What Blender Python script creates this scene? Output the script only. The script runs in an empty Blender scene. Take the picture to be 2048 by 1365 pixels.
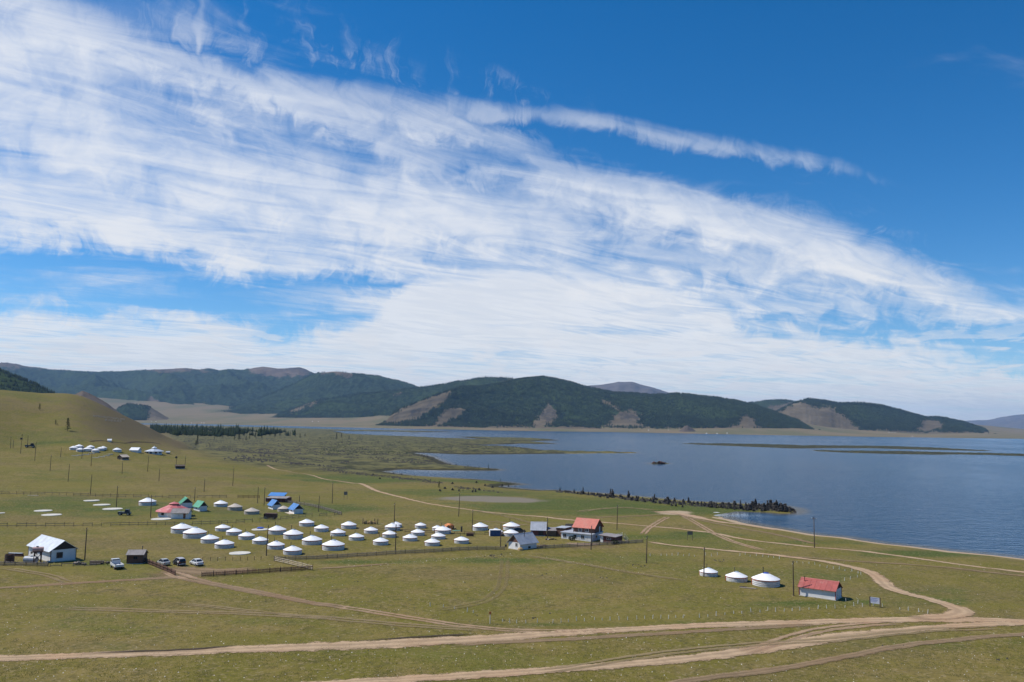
import bpy, bmesh, math, random
import numpy as np
from mathutils import Vector, Matrix

random.seed(7)
rng = np.random.default_rng(11)
sc = bpy.context.scene
COL = sc.collection

# ------------------------------------------------------------------ camera
PW, PH = 2048.0, 1365.0
FOC = 1650.0                      # focal length in photo pixels
CAMH = 37.0                       # height of the lens above the lake
HORC = 847.5                      # row of the true horizon in the middle column
ROLL = math.radians(0.93)
PITCH = math.atan((HORC - PH / 2) * math.cos(ROLL) / FOC)
_F = np.array([0.0, math.cos(PITCH), math.sin(PITCH)])
_U0 = np.array([0.0, -math.sin(PITCH), math.cos(PITCH)])
_R0 = np.array([1.0, 0.0, 0.0])
_R = math.cos(ROLL) * _R0 + math.sin(ROLL) * _U0
_U = math.cos(ROLL) * _U0 - math.sin(ROLL) * _R0
cam_d = bpy.data.cameras.new("camera")
cam_d.sensor_width = 36.0
cam_d.lens = 36.0 * FOC / PW
cam_d.clip_start = 1.0
cam_d.clip_end = 90000.0
cam = bpy.data.objects.new("camera", cam_d)
COL.objects.link(cam)
cam.matrix_world = Matrix(((_R[0], _U[0], -_F[0], 0), (_R[1], _U[1], -_F[1], 0),
                           (_R[2], _U[2], -_F[2], CAMH), (0, 0, 0, 1)))
sc.camera = cam

# ------------------------------------------------------------------ sun, sky, exposure
SUN_EL = math.radians(52)
SUN_AZ = math.radians(-82)        # measured from +Y towards +X: left of the view
SUN_DIR = Vector((math.sin(SUN_AZ) * math.cos(SUN_EL), math.cos(SUN_AZ) * math.cos(SUN_EL), math.sin(SUN_EL)))
sun_d = bpy.data.lights.new("sun", 'SUN')
sun_d.energy = 4.9
sun_d.angle = math.radians(0.53)
sun_d.color = (1.0, 0.95, 0.87)
sun = bpy.data.objects.new("sun", sun_d)
COL.objects.link(sun)
sun.rotation_euler = SUN_DIR.to_track_quat('Z', 'Y').to_euler()
sc.view_settings.view_transform = 'Standard'
sc.view_settings.look = 'None'
sc.view_settings.exposure = 0.0
sc.view_settings.gamma = 1.0
sc.view_settings.use_curve_mapping = False
sc.render.engine = 'CYCLES'
cy = sc.cycles
cy.max_bounces = 6
cy.diffuse_bounces = 2
cy.glossy_bounces = 3
cy.transmission_bounces = 2
cy.transparent_max_bounces = 10
cy.volume_bounces = 0
cy.use_denoising = True
try:
    cy.denoiser = 'OPENIMAGEDENOISE'
except Exception:
    pass


def px_dir(px, py):
    d = _F * FOC + _R * (px - PW / 2) + _U * (PH / 2 - py)
    return d / np.linalg.norm(d)


def azel(px, py):
    d = px_dir(px, py)
    return math.atan2(d[0], d[1]), math.asin(d[2])


class Nodes:
    """small helper for writing node trees"""
    def __init__(self, nt):
        self.nt = nt
        nt.nodes.clear()

    def n(self, typ, **kw):
        nd = self.nt.nodes.new(typ)
        for k, v in kw.items():
            setattr(nd, k, v)
        return nd

    def put(self, sock, v):
        if v is None:
            return
        if isinstance(v, bpy.types.NodeSocket):
            self.nt.links.new(v, sock)
        elif isinstance(v, bpy.types.Node):
            self.nt.links.new(v.outputs[0], sock)
        else:
            if sock.type == 'RGBA' and len(v) == 3:
                v = (*v, 1.0)
            sock.default_value = v

    def m(self, op, a, b=None, c=None, clamp=False):
        nd = self.n('ShaderNodeMath', operation=op, use_clamp=clamp)
        self.put(nd.inputs[0], a)
        self.put(nd.inputs[1], b)
        self.put(nd.inputs[2], c)
        return nd.outputs[0]

    def smooth(self, v, a, b, lo=0.0, hi=1.0):
        nd = self.n('ShaderNodeMapRange', interpolation_type='SMOOTHSTEP')
        self.put(nd.inputs[0], v)
        nd.inputs[1].default_value = a
        nd.inputs[2].default_value = b
        nd.inputs[3].default_value = lo
        nd.inputs[4].default_value = hi
        return nd.outputs[0]

    def lin(self, v, a, b, lo=0.0, hi=1.0):
        nd = self.n('ShaderNodeMapRange')
        self.put(nd.inputs[0], v)
        nd.inputs[1].default_value = a
        nd.inputs[2].default_value = b
        nd.inputs[3].default_value = lo
        nd.inputs[4].default_value = hi
        return nd.outputs[0]

    def mix(self, f, a, b):
        nd = self.n('ShaderNodeMix', data_type='RGBA')
        self.put(nd.inputs[0], f)
        self.put(nd.inputs[6], a)
        self.put(nd.inputs[7], b)
        return nd.outputs[2]

    def noise(self, vec, scale, detail=4.0, rough=0.55, dist=0.0, dims='3D'):
        nd = self.n('ShaderNodeTexNoise', noise_dimensions=dims)
        self.put(nd.inputs['Vector'], vec)
        nd.inputs['Scale'].default_value = scale
        nd.inputs['Detail'].default_value = detail
        nd.inputs['Roughness'].default_value = rough
        nd.inputs['Distortion'].default_value = dist
        return nd.outputs[0]

    def mapping(self, vec, loc=(0, 0, 0), rot=(0, 0, 0), scale=(1, 1, 1)):
        nd = self.n('ShaderNodeMapping')
        self.put(nd.inputs[0], vec)
        nd.inputs[1].default_value = loc
        nd.inputs[2].default_value = rot
        nd.inputs[3].default_value = scale
        return nd.outputs[0]


def build_sky():
    w = bpy.data.worlds.new("World")
    sc.world = w
    w.use_nodes = True
    w.cycles.sampling_method = 'MANUAL'
    w.cycles.sample_map_resolution = 256
    N = Nodes(w.node_tree)
    sky = N.n('ShaderNodeTexSky', sky_type='NISHITA', sun_disc=False)
    sky.sun_elevation = SUN_EL
    sky.sun_rotation = SUN_AZ
    sky.altitude = 2000.0
    sky.air_density = 1.0
    sky.dust_density = 0.25
    sky.ozone_density = 3.0
    tc = N.n('ShaderNodeTexCoord')
    sep = N.n('ShaderNodeSeparateXYZ')
    N.put(sep.inputs[0], tc.outputs['Generated'])
    x, y, z = sep.outputs
    az = N.m('ARCTAN2', x, y)
    el = N.m('ARCSINE', z)
    AZR = 1.3
    azn = N.lin(az, -AZR, AZR)

    def curve(pts):
        nd = N.n('ShaderNodeFloatCurve')
        c = nd.mapping.curves[0]
        ps = []
        for p in pts:
            a, e = azel(*p)
            ps.append(((a + AZR) / (2 * AZR), e / 1.2))
        ps = sorted(ps)
        c.points[0].location = (0.0, ps[-1][1])
        c.points[-1].location = (1.0, ps[-1][1])
        for p in ps:
            c.points.new(*p)
        nd.mapping.update()
        N.put(nd.inputs['Value'], azn)
        return N.m('MULTIPLY', nd.outputs[0], 1.2)

    # cloud plane: where each view ray meets a high flat layer
    zz = N.m('ADD', N.m('MAXIMUM', z, 0.0), 0.055)
    cmb = N.n('ShaderNodeCombineXYZ')
    N.put(cmb.inputs[0], N.m('DIVIDE', x, zz))
    N.put(cmb.inputs[1], N.m('DIVIDE', y, zz))
    P = cmb.outputs[0]
    def wind(sx, sy, deg=33.0):
        """coordinates stretched along the wind that drew the cloud band out"""
        nd = N.n('ShaderNodeMapping', vector_type='TEXTURE')
        N.put(nd.inputs[0], P)
        nd.inputs[2].default_value = (0, 0, math.radians(deg))
        nd.inputs[3].default_value = (sx, sy, 1)
        return nd.outputs[0]
    n_big = N.noise(wind(1.7, 0.62), 1.2, 5.0, 0.58, 0.35, '2D')
    n_str = N.noise(wind(0.75, 0.24, 36.0), 1.0, 5.0, 0.62, 1.3, '2D')
    ae0 = N.n('ShaderNodeCombineXYZ')
    N.put(ae0.inputs[0], az)
    N.put(ae0.inputs[1], el)
    warp = N.n('ShaderNodeTexNoise', noise_dimensions='2D')
    N.put(warp.inputs['Vector'], ae0.outputs[0])
    warp.inputs['Scale'].default_value = 16.0
    warp.inputs['Detail'].default_value = 3.0
    wv = N.n('ShaderNodeVectorMath', operation='MULTIPLY_ADD')
    N.put(wv.inputs[0], warp.outputs['Color'])
    wv.inputs[1].default_value = (0.075, 0.055, 0.0)
    N.put(wv.inputs[2], ae0.outputs[0])
    aew = wv.outputs[0]
    # hair-like fibres that hang from the edge, and puffs that shrink towards the horizon
    n_fib = N.noise(N.mapping(aew, rot=(0, 0, math.radians(14)), scale=(30, 9, 1)), 1.0, 5.0, 0.66, 0.4, '2D')
    n_puff = N.noise(N.mapping(aew, rot=(0, 0, math.radians(-12)), scale=(13, 20, 1)), 1.0, 6.0, 0.60, 0.0, '2D')
    n_low = N.noise(N.mapping(P, rot=(0, 0, math.radians(-10)), scale=(0.5, 0.9, 1)), 1.3, 5.0, 0.58, 0.3, '2D')
    elw = N.m('MULTIPLY_ADD', N.m('SUBTRACT', N.m('ADD', N.m('MULTIPLY', n_fib, 0.35), N.m('MULTIPLY', n_puff, 0.65)), 0.5), 0.095, el)

    def band(top, bot, w1, w2, elw=elw):
        t = curve(top)
        a = N.smooth(N.m('SUBTRACT', t, elw), -w1, w1)
        if bot is None:
            return a
        b = N.smooth(N.m('SUBTRACT', elw, curve(bot)), -w2, w2)
        return N.m('MULTIPLY', a, b)

    top1 = [(-500, -500), (-150, -200), (60, -40), (250, 50), (420, 118), (560, 150), (720, 180), (880, 215), (1010, 262),
            (1120, 320), (1300, 345), (1450, 372), (1600, 412), (1740, 480), (1880, 550), (2048, 610), (2400, 690)]
    bot1 = [(-400, 455), (0, 475), (200, 500), (380, 535), (560, 562), (760, 560), (960, 560), (1150, 575), (1400, 618), (1500, 640), (1700, 640),
            (1900, 650), (2048, 662), (2400, 720)]
    b1 = band(top1, bot1, 0.022, 0.018)
    top2 = [(-400, 600), (0, 628), (150, 628), (300, 622), (420, 640), (540, 662), (660, 668), (740, 640), (790, 590), (840, 548), (1000, 530), (1200, 545), (1360, 580),
            (1450, 615), (1490, 655), (1600, 668), (1750, 680), (1900, 700), (2048, 728), (2400, 760)]
    b2 = band(top2, None, 0.020, 0)
    top3 = [(600, 150), (900, 196), (1060, 214), (1200, 226), (1320, 252), (1450, 276), (1560, 296), (1660, 318), (1720, 340), (1800, 372), (2000, 450)]
    bot3 = [(600, 260), (900, 250), (1060, 244), (1200, 262), (1320, 290), (1450, 312), (1560, 330), (1660, 342), (1720, 348), (1800, 366), (2000, 430)]
    b3 = band(top3, bot3, 0.014, 0.012, N.m('MULTIPLY_ADD', N.m('SUBTRACT', elw, el), 0.30, el))

    ae = N.n('ShaderNodeCombineXYZ')
    N.put(ae.inputs[0], az)
    N.put(ae.inputs[1], elw)

    def blob(px, py, sx, sy, rot=0.0):
        a, e = azel(px, py)
        nd = N.n('ShaderNodeMapping', vector_type='TEXTURE')
        N.put(nd.inputs[0], ae.outputs[0])
        nd.inputs[1].default_value = (a, e, 0)
        nd.inputs[2].default_value = (0, 0, math.radians(-rot))
        nd.inputs[3].default_value = (sx * 1.6 / FOC, sy * 1.6 / FOC, 1)
        g = N.n('ShaderNodeTexGradient', gradient_type='QUADRATIC_SPHERE')
        N.put(g.inputs[0], nd)
        return g.outputs['Fac']

    # coverage
    cov = N.m('MULTIPLY', b1, 1.0)
    for (px, py, sx, sy, rt, wt) in [
        (1195, 500, 55, 70, 0, -0.55), (1340, 500, 130, 30, 12, -0.35), (1480, 385, 110, 26, 14, -0.45), (360, 225, 170, 45, 20, -0.42), (620, 270, 170, 32, 18, -0.30),
        (100, 340, 190, 45, 16, -0.30), (900, 300, 120, 28, 14, -0.30), (950, 380, 200, 26, 10, -0.22), (1500, 590, 280, 24, 8, -0.35), (1820, 610, 200, 16, 5, -0.25),
        (250, 330, 260, 90, 10, 0.10), (900, 470, 420, 60, 5, 0.35), (150, 440, 340, 40, 4, 0.35), (1350, 430, 260, 36, 22, 0.35), (1680, 530, 230, 36, 24, 0.45),
        (560, 210, 330, 34, 18, 0.35), (120, 60, 220, 110, 0, 0.2), (1100, 280, 160, 26, 12, 0.1), (1350, 590, 330, 20, 4, 0.25)]:
        cov = N.m('MULTIPLY_ADD', blob(px, py, sx, sy, rt), wt, cov)
    n1 = N.m('ADD', N.m('MULTIPLY', n_big, 0.42), N.m('ADD', N.m('MULTIPLY', n_str, 0.34), N.m('ADD', N.m('MULTIPLY', n_fib, 0.16), N.m('MULTIPLY', n_puff, 0.42))))
    d1 = N.smooth(N.m('ADD', cov, N.m('MULTIPLY', N.m('SUBTRACT', n1, 0.67), 3.0)), 0.0, 1.75)
    d1 = N.m('MULTIPLY', d1, N.smooth(b1, 0.0, 0.22))
    # torn wisps above the main edge
    wis = blob(700, 90, 520, 75, 14)
    wis = N.m('MAXIMUM', wis, N.m('MULTIPLY', blob(1000, 160, 260, 60, 10), 0.95))
    wis = N.m('MAXIMUM', wis, N.m('MULTIPLY', blob(1760, 440, 190, 50, 28), 0.85))
    wis = N.m('MAXIMUM', wis, N.m('MULTIPLY', blob(400, 45, 200, 80, 10), 1.25))
    nw = N.m('ADD', N.m('MULTIPLY', n_fib, 0.6), N.m('ADD', N.m('MULTIPLY', n_puff, 0.3), N.m('MULTIPLY', n_str, 0.3)))
    d_w = N.m('MULTIPLY', N.smooth(N.m('ADD', N.m('MULTIPLY', wis, 0.8), N.m('MULTIPLY', N.m('SUBTRACT', nw, 0.63), 3.2)), 0.25, 1.9), N.smooth(wis, 0.02, 0.45, 0.0, 0.66))
    # the streak reaching right
    d3 = N.m('MULTIPLY', N.smooth(N.m('ADD', b3, N.m('MULTIPLY', N.m('SUBTRACT', nw, 0.58), 2.4)), 0.22, 1.45), N.smooth(b3, 0.05, 0.5, 0.0, 0.50))
    # low deck over the mountains
    cov2 = b2
    for (px, py, sx, sy, rt, wt) in [(260, 575, 420, 26, 2, 0.25), (760, 590, 260, 26, 0, 0.5), (1000, 640, 500, 60, 0, 0.5), (1900, 690, 260, 26, 6, 0.25), (2010, 740, 200, 12, 3, -0.5),
                                     (600, 640, 120, 24, 8, -0.1)]:
        cov2 = N.m('MULTIPLY_ADD', blob(px, py, sx, sy, rt), wt, cov2)
    d2 = N.smooth(N.m('ADD', cov2, N.m('MULTIPLY', N.m('SUBTRACT', N.m('ADD', N.m('MULTIPLY', n_low, 0.75), N.m('MULTIPLY', n_str, 0.25)), 0.5), 2.2)), 0.05, 1.15)
    # small puffs in the low deck
    pz = N.mapping(P, scale=(1.0, 0.55, 1))
    puf = N.noise(pz, 2.2, 4.0, 0.55, 0.0, '2D')
    pm = N.m('MULTIPLY', N.smooth(el, 0.02, 0.05), N.smooth(el, 0.125, 0.085))
    d_p = N.m('MULTIPLY', N.smooth(puf, 0.55, 0.63), pm)

    tint = N.smooth(el, 0.30, 0.04)
    hi = (0.80, 0.84, 0.91, 1)
    lo = (0.93, 0.92, 0.90, 1)
    ccol = N.mix(tint, hi, lo)
    # thicker parts read a little greyer
    ccol = N.mix(N.smooth(n_puff, 0.42, 0.62, 0.0, 0.45), ccol, (0.86, 0.88, 0.92, 1))
    ccol = N.mix(N.m('MULTIPLY', N.smooth(n_low, 0.40, 0.62), N.m('MULTIPLY', tint, 0.45)), ccol, (0.74, 0.765, 0.81, 1))

    ccol = N.mix(N.m('MULTIPLY', N.smooth(N.m('ADD', n_str, N.m('MULTIPLY', n_puff, 0.6)), 0.70, 0.92), N.m('MULTIPLY', tint, 0.6)), ccol, (1.0, 0.985, 0.96, 1))
    ccol = N.mix(N.m('MULTIPLY', N.smooth(N.m('ADD', n_str, N.m('MULTIPLY', n_low, 0.6)), 0.80, 0.62), N.m('MULTIPLY', tint, 0.45)), ccol, (0.70, 0.745, 0.82, 1))
    dens = N.m('MAXIMUM', d1, N.m('MAXIMUM', d3, d_w))
    dens = N.m('MULTIPLY', dens, 0.95)
    dens2 = N.m('MULTIPLY', d2, 0.88)
    keep = N.m('MULTIPLY', N.m('SUBTRACT', 1.0, dens), N.m('SUBTRACT', 1.0, dens2))
    fac = N.m('SUBTRACT', 1.0, keep)
    # background strength is shared, so the cloud colour is divided by it
    S = 0.118
    hsv = N.n('ShaderNodeHueSaturation')
    N.put(hsv.inputs['Color'], sky)
    hsv.inputs['Saturation'].default_value = 1.38
    hsv.inputs['Value'].default_value = 1.10
    cl = N.n('ShaderNodeVectorMath', operation='SCALE')
    N.put(cl.inputs[0], ccol)
    cl.inputs[3].default_value = 1.0 / S
    out = N.mix(fac, hsv.outputs[0], cl.outputs[0])
    cl2 = N.n('ShaderNodeVectorMath', operation='SCALE')
    cl2.inputs[0].default_value = (0.86, 0.865, 0.875)
    cl2.inputs[3].default_value = 1.0 / S
    out = N.mix(N.m('MULTIPLY', d_p, 0.6), out, cl2.outputs[0])
    bg = N.n('ShaderNodeBackground')
    N.put(bg.inputs[0], out)
    bg.inputs[1].default_value = S
    wo = N.n('ShaderNodeOutputWorld')
    N.put(wo.inputs[0], bg)


build_sky()
# ------------------------------------------------------------------ numeric helpers
def hor_y(px):
    return HORC + (px - PW / 2) * math.tan(ROLL)


def proj(x, y, z):
    """world -> photo pixel"""
    dz = z - CAMH
    f = y * _F[1] + dz * _F[2]
    r = x * _R[0] + y * _R[1] + dz * _R[2]
    u = x * _U[0] + y * _U[1] + dz * _U[2]
    f = np.maximum(f, 1e-3)
    return PW / 2 + FOC * r / f, PH / 2 - FOC * u / f


def unproj(px, py, z=0.0):
    d = px_dir(px, py)
    t = (z - CAMH) / d[2]
    return d[0] * t, d[1] * t


def at_range(px, py, depth):
    """point on the pixel's ray at a given forward distance (metres along +Y)"""
    d = px_dir(px, py)
    t = depth / d[1]
    return d[0] * t, depth, CAMH + d[2] * t


def sstep(v, a, b):
    t = np.clip((v - a) / (b - a), 0.0, 1.0)
    return t * t * (3 - 2 * t)


def _hash(ix, iy, seed):
    h = (ix.astype(np.int64) * 374761393 + iy.astype(np.int64) * 668265263 + seed * 974634281) & 0x7fffffff
    h = ((h ^ (h >> 13)) * 1274126177) & 0x7fffffff
    h = h ^ (h >> 16)
    return (h & 0xffff) / 65535.0


def vnoise(x, y, seed=0):
    ix = np.floor(x)
    iy = np.floor(y)
    fx = x - ix
    fy = y - iy
    fx = fx * fx * (3 - 2 * fx)
    fy = fy * fy * (3 - 2 * fy)
    a = _hash(ix, iy, seed)
    b = _hash(ix + 1, iy, seed)
    c = _hash(ix, iy + 1, seed)
    d = _hash(ix + 1, iy + 1, seed)
    return (a * (1 - fx) + b * fx) * (1 - fy) + (c * (1 - fx) + d * fx) * fy


def fbm(x, y, oct=4, seed=0, gain=0.5):
    s = 0.0
    a = 1.0
    t = 0.0
    for i in range(oct):
        s = s + a * vnoise(x * 2 ** i + 17.3 * i, y * 2 ** i - 9.1 * i, seed + i)
        t += a
        a *= gain
    return s / t


def ridged(x, y, oct=4, seed=0):
    s = 0.0
    a = 1.0
    t = 0.0
    for i in range(oct):
        s = s + a * (1 - np.abs(2 * vnoise(x * 2 ** i + 5.7 * i, y * 2 ** i + 3.3 * i, seed + i) - 1))
        t += a
        a *= 0.5
    return s / t


def interp_px(pts, px):
    p = np.array(sorted(pts), dtype=float)
    return np.interp(px, p[:, 0], p[:, 1])


def poly_sd(x, y, poly):
    """signed distance, positive inside"""
    x = np.asarray(x, dtype=float)
    y = np.asarray(y, dtype=float)
    P = np.array(poly)
    Q = np.roll(P, -1, axis=0)
    if x.size < 4000:
        xf, yf = x.ravel()[:, None], y.ravel()[:, None]
        ex, ey = (Q - P)[:, 0], (Q - P)[:, 1]
        t = np.clip(((xf - P[:, 0]) * ex + (yf - P[:, 1]) * ey) / (ex * ex + ey * ey + 1e-12), 0, 1)
        d = np.sqrt(((xf - P[:, 0] - t * ex) ** 2 + (yf - P[:, 1] - t * ey) ** 2).min(axis=1))
        cr = ((P[:, 1] > yf) != (Q[:, 1] > yf)) & (xf < ex * (yf - P[:, 1]) / np.where(ey == 0, 1e-12, ey) + P[:, 0])
        return np.where(cr.sum(axis=1) % 2 == 1, d, -d).reshape(x.shape)
    best = np.full(x.shape, 1e18)
    ins = np.zeros(x.shape, dtype=bool)
    for (ax, ay), (bx, by) in zip(P, Q):
        ex, ey = bx - ax, by - ay
        L = ex * ex + ey * ey + 1e-12
        t = np.clip(((x - ax) * ex + (y - ay) * ey) / L, 0, 1)
        d = (x - ax - t * ex) ** 2 + (y - ay - t * ey) ** 2
        best = np.minimum(best, d)
        if ay != by:
            c = ((ay > y) != (by > y)) & (x < (bx - ax) * (y - ay) / (by - ay) + ax)
            ins ^= c
    d = np.sqrt(best)
    return np.where(ins, d, -d)


# ------------------------------------------------------------------ shorelines (traced where the water meets the land)
SHORE = [(2048, 1118), (1982, 1110), (1901, 1103.5), (1821, 1093), (1767, 1087.5), (1687, 1075.5), (1634, 1071), (1567, 1059.5), (1500, 1049.5), (1482, 1045.5),
         (1471, 1042), (1455, 1039), (1440, 1036.5), (1447, 1034.5), (1435, 1033), (1424, 1031.5), (1438, 1028.5), (1456, 1025.8), (1467, 1023.2), (1485, 1022.8), (1511, 1024.4),
         (1531, 1025), (1561, 1027.6), (1584, 1027), (1591.6, 1022.6), (1586, 1017), (1560, 1012.5), (1500, 1009), (1440, 1006), (1380, 1003.5), (1340, 1000), (1280, 994), (1220, 988.5),
         (1160, 984.5), (1110, 981), (1080, 981), (1029, 977), (998, 974), (1003, 971.6), (1045, 969), (1012, 964.7), (957, 959.6), (892, 956), (834, 952.8), (790, 947.7),
         (761, 943.6), (797, 939.2), (858, 940.8), (927, 941.5), (994, 941.8), (1000, 939), (940, 934), (899, 929.5), (882, 922), (862, 913.5), (824, 905.6), (858, 906.6), (927, 909.4),
         (1012, 909), (1063, 908.4), (1088, 908.2), (1176, 907.2), (1288, 906.6), (1264, 905), (1176, 904), (1117, 902.7), (1099, 902), (1076, 899.8), (1052, 896.3), (1017, 893.4),
         (1000, 892.5), (961, 892.3), (906, 890.6), (961, 890), (1028, 889), (1034, 887.5), (1078, 888.5), (1117, 888), (1073, 884.4), (1030, 883.2), (1088, 882), (1121, 881), (1088, 878), (1000, 876),
         (913, 873.9), (948, 877.2), (971, 880), (898, 877.3), (795, 873), (740, 870.6), (690, 867.8), (681, 864.9), (664, 862.4), (760, 863.3), (830, 864.6), (908, 864.5), (830, 862.6), (700, 860.6),
         (600, 857.4), (500, 854.6), (400, 852.4), (340, 851), (300, 850), (150, 847), (0, 844), (-300, 838)]
NEAR_LAND = [unproj(*p) for p in SHORE]
NEAR_LAND = [(420, -400), (330, 60)] + NEAR_LAND + [(-3500, 2500), (-3500, -400)]
ISLE_A = [(1356, 887.6), (1439, 887.7), (1527, 889.2), (1607, 891.7), (1768, 893), (1874, 896.5), (1990, 902.4), (1955, 902.2), (1848, 899.9), (1741, 897), (1660, 896.6), (1610, 897.4), (1580, 897.2),
          (1500, 894), (1410, 890.4)]
ISLE_B = [(1626, 900.6), (1687, 902.3), (1768, 903), (1848, 904.4), (1955, 906.8), (2048, 908.8), (2250, 913), (2250, 917), (2048, 912.8), (1982, 910.4), (1901, 909.2), (1874, 910), (1768, 908), (1687, 905.6),
          (1634, 902.9)]
ISLE_C = [(1299, 928), (1312, 926.2), (1326, 925.8), (1338, 927.3), (1326, 928.6), (1308, 929)]
ISLE_D = [(818, 865.9), (840, 866.1), (838, 867), (822, 866.9)]
ISLES = [[unproj(*p) for p in q] for q in (ISLE_A, ISLE_B, ISLE_C, ISLE_D)]
FAR_SHORE = [(-400, 834.5), (300, 847.3), (400, 848.8), (600, 853.2), (700, 855.4), (800, 857.6), (1000, 861.5), (1300, 866), (1500, 870), (1767, 874.6), (2048, 878.2), (2500, 887)]
_fs = [unproj(*p) for p in FAR_SHORE]
_fs_t = np.array([math.atan2(a, b) for a, b in _fs])
_fs_r = np.array([math.hypot(a, b) for a, b in _fs])
# foot of the mountains beyond the far plain: row and distance
FOOT = [(-400, 806), (0, 815), (250, 825), (330, 826), (450, 828), (560, 831), (700, 834), (770, 836), (860, 846), (1000, 851.5), (1150, 852.5), (1300, 851), (1450, 852), (1600, 856), (1750, 862),
        (1850, 866), (1950, 862), (2048, 867), (2500, 876)]
FOOT_R = [(-400, 8200), (500, 8000), (700, 7000), (880, 5600), (1100, 5200), (1600, 5600), (2048, 8500), (2500, 9000)]
# the bare grass hill on the left
HILL = [(-900, 790), (-500, 772), (-200, 774), (0, 779), (60, 783.5), (100, 786.5), (125, 785.5), (150, 787), (175, 794), (205, 807), (240, 824), (300, 852), (340, 874), (380, 895), (400, 906), (430, 925), (500, 960)]
HILL_R = 830.0


def ground_z(x, y):
    x = np.asarray(x, dtype=float)
    y = np.asarray(y, dtype=float)
    r = np.hypot(x, y)
    th = np.arctan2(x, y)
    c = np.cos(th)
    px = PW / 2 + FOC * np.tan(np.clip(th, -1.25, 1.25))
    # shores
    sd = poly_sd(x, y, NEAR_LAND)
    wob = (fbm(x / 9, y / 9, 3, 5) - 0.5)
    sd = sd + wob * np.clip(r / 120, 0.6, 6) * 0.8
    slope = 0.055
    cap = 1.7 + 0.7 * (fbm(x / 60, y / 60, 3, 2) - 0.5)
    land = np.where(sd > 0, cap * (1 - np.exp(-np.maximum(sd, 0) * slope / cap)), np.maximum(sd * 0.07, -4))
    # broad rise to the left
    rise = 12.5 * sstep(-x, 70, 330) * sstep(y, 230, 570) * (1 - sstep(y, 640, 860)) * np.where(sd > 0, sstep(sd, 0, 40), 0)
    land = land + rise
    # lava field: knobbly ground between the grass and the far water
    lav = sstep(y, 430, 620) * sstep(sd, 2, 25) * sstep(x + 0.44 * y, 10, 90)
    land = land + lav * (2.4 * (ridged(x / 38, y / 38, 4, 21) - 0.5) + 0.5)
    # the bare hill
    ys = sum(interp_px(HILL, px + k) for k in (-16, -8, 0, 8, 16)) / 5.0
    hc = CAMH + (hor_y(px) - ys) / FOC * (HILL_R * c) - 0.5
    t = sstep(r, 585 + 25 * np.sin(px / 45.0), HILL_R) * 0.55 + 0.45 * np.clip((r - 585) / (HILL_R - 585), 0, 1)
    back = 1 - sstep(r, HILL_R + 20, HILL_R + 620)
    hb = np.maximum(hc - land, 0) * np.where(r < HILL_R, t, back)
    hb = hb * sstep(-th, 0.28, 0.35)
    rel = np.clip(hb / 40, 0, 1)
    land = land + hb + rel * (1.6 * (fbm(x / 26, y / 26, 4, 33) - 0.5)) * np.clip((HILL_R - r) / 90 + 0.15, 0.1, 1)
    # islands
    for q, top in zip(ISLES, (1.5, 1.3, 3.2, 0.8)):
        near = (np.abs(x - np.mean([a for a, b in q])) < 900) & (np.abs(y - np.mean([b for a, b in q])) < 900)
        if near.any():
            s2 = np.full(x.shape, -1e3)
            s2[near] = poly_sd(x[near], y[near], q)
            s2 = s2 + wob * 3
            land = np.maximum(land, np.where(s2 > 0, np.minimum(s2 * (0.28 if top > 3 else 0.09), top) * (0.7 + 0.6 * fbm(x / 12, y / 12, 2, 9)), np.maximum(s2 * 0.07, -4)))
    # the far side of the lake
    rs = np.interp(th, _fs_t, _fs_r)
    fr = interp_px(FOOT_R, px)
    fz = CAMH + (hor_y(px) - interp_px(FOOT, px)) / FOC * fr * c
    k = np.clip((r - rs) / np.maximum(fr / np.maximum(c, .3) * c - rs, 300), -1, 1.8)
    far = np.where(k > 0, np.maximum(fz, 12) * (0.35 * k + 0.65 * k * k), -4.0) + np.where(k > 0, np.minimum(k * 60, 1.0), 0)
    far = far + np.clip(k, 0, 1) * 10 * (fbm(x / 420, y / 420, 3, 44) - 0.5)
    land = np.where((k > -0.02) & (far > land), far, land)
    # small lumps everywhere on the grass
    amp = np.clip(sstep(sd, 3, 30), 0, 1)
    land = land + amp * (0.55 * (fbm(x / 23, y / 23, 3, 12) - 0.5) + 0.16 * (fbm(x / 3.1, y / 3.1, 2, 13) - 0.5)) * np.where(r < 900, 1, 0)
    # the slope the photographer stands on (below and behind the lens)
    kn = 35.2 - 0.385 * np.maximum(y, 0) - 0.10 * np.abs(x) * sstep(np.abs(x), 5, 60)
    kn = np.where(y < 0, 35.2 - 0.06 * np.abs(x) - 0.02 * np.abs(y), kn)
    near = y < 160
    if near.any():
        land = np.where(near, np.logaddexp(land / 1.5, np.clip(kn, -60, 60) / 1.5) * 1.5, land)
    return land


def P(px, py, lift=0.0):
    """where the ray of a photo pixel first meets the ground"""
    d = px_dir(px, py)
    y = np.geomspace(96, 9000, 2600)
    t = y / d[1]
    X = d[0] * t
    Z = CAMH + d[2] * t
    G = ground_z(X, y)
    hit = np.nonzero(G >= Z)[0]
    if len(hit) == 0:
        i = len(y) - 1
        return Vector((X[i], y[i], G[i]))
    i = max(int(hit[0]), 1)
    a, b = Z[i - 1] - G[i - 1], Z[i] - G[i]
    k = a / (a - b) if a != b else 0
    xx = X[i - 1] + (X[i] - X[i - 1]) * k
    yy = y[i - 1] + (y[i] - y[i - 1]) * k
    return Vector((float(xx), float(yy), float(ground_z(np.array([xx]), np.array([yy]))[0]) + lift))


def zat(x, y):
    return float(ground_z(np.array([x]), np.array([y]))[0])


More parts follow.
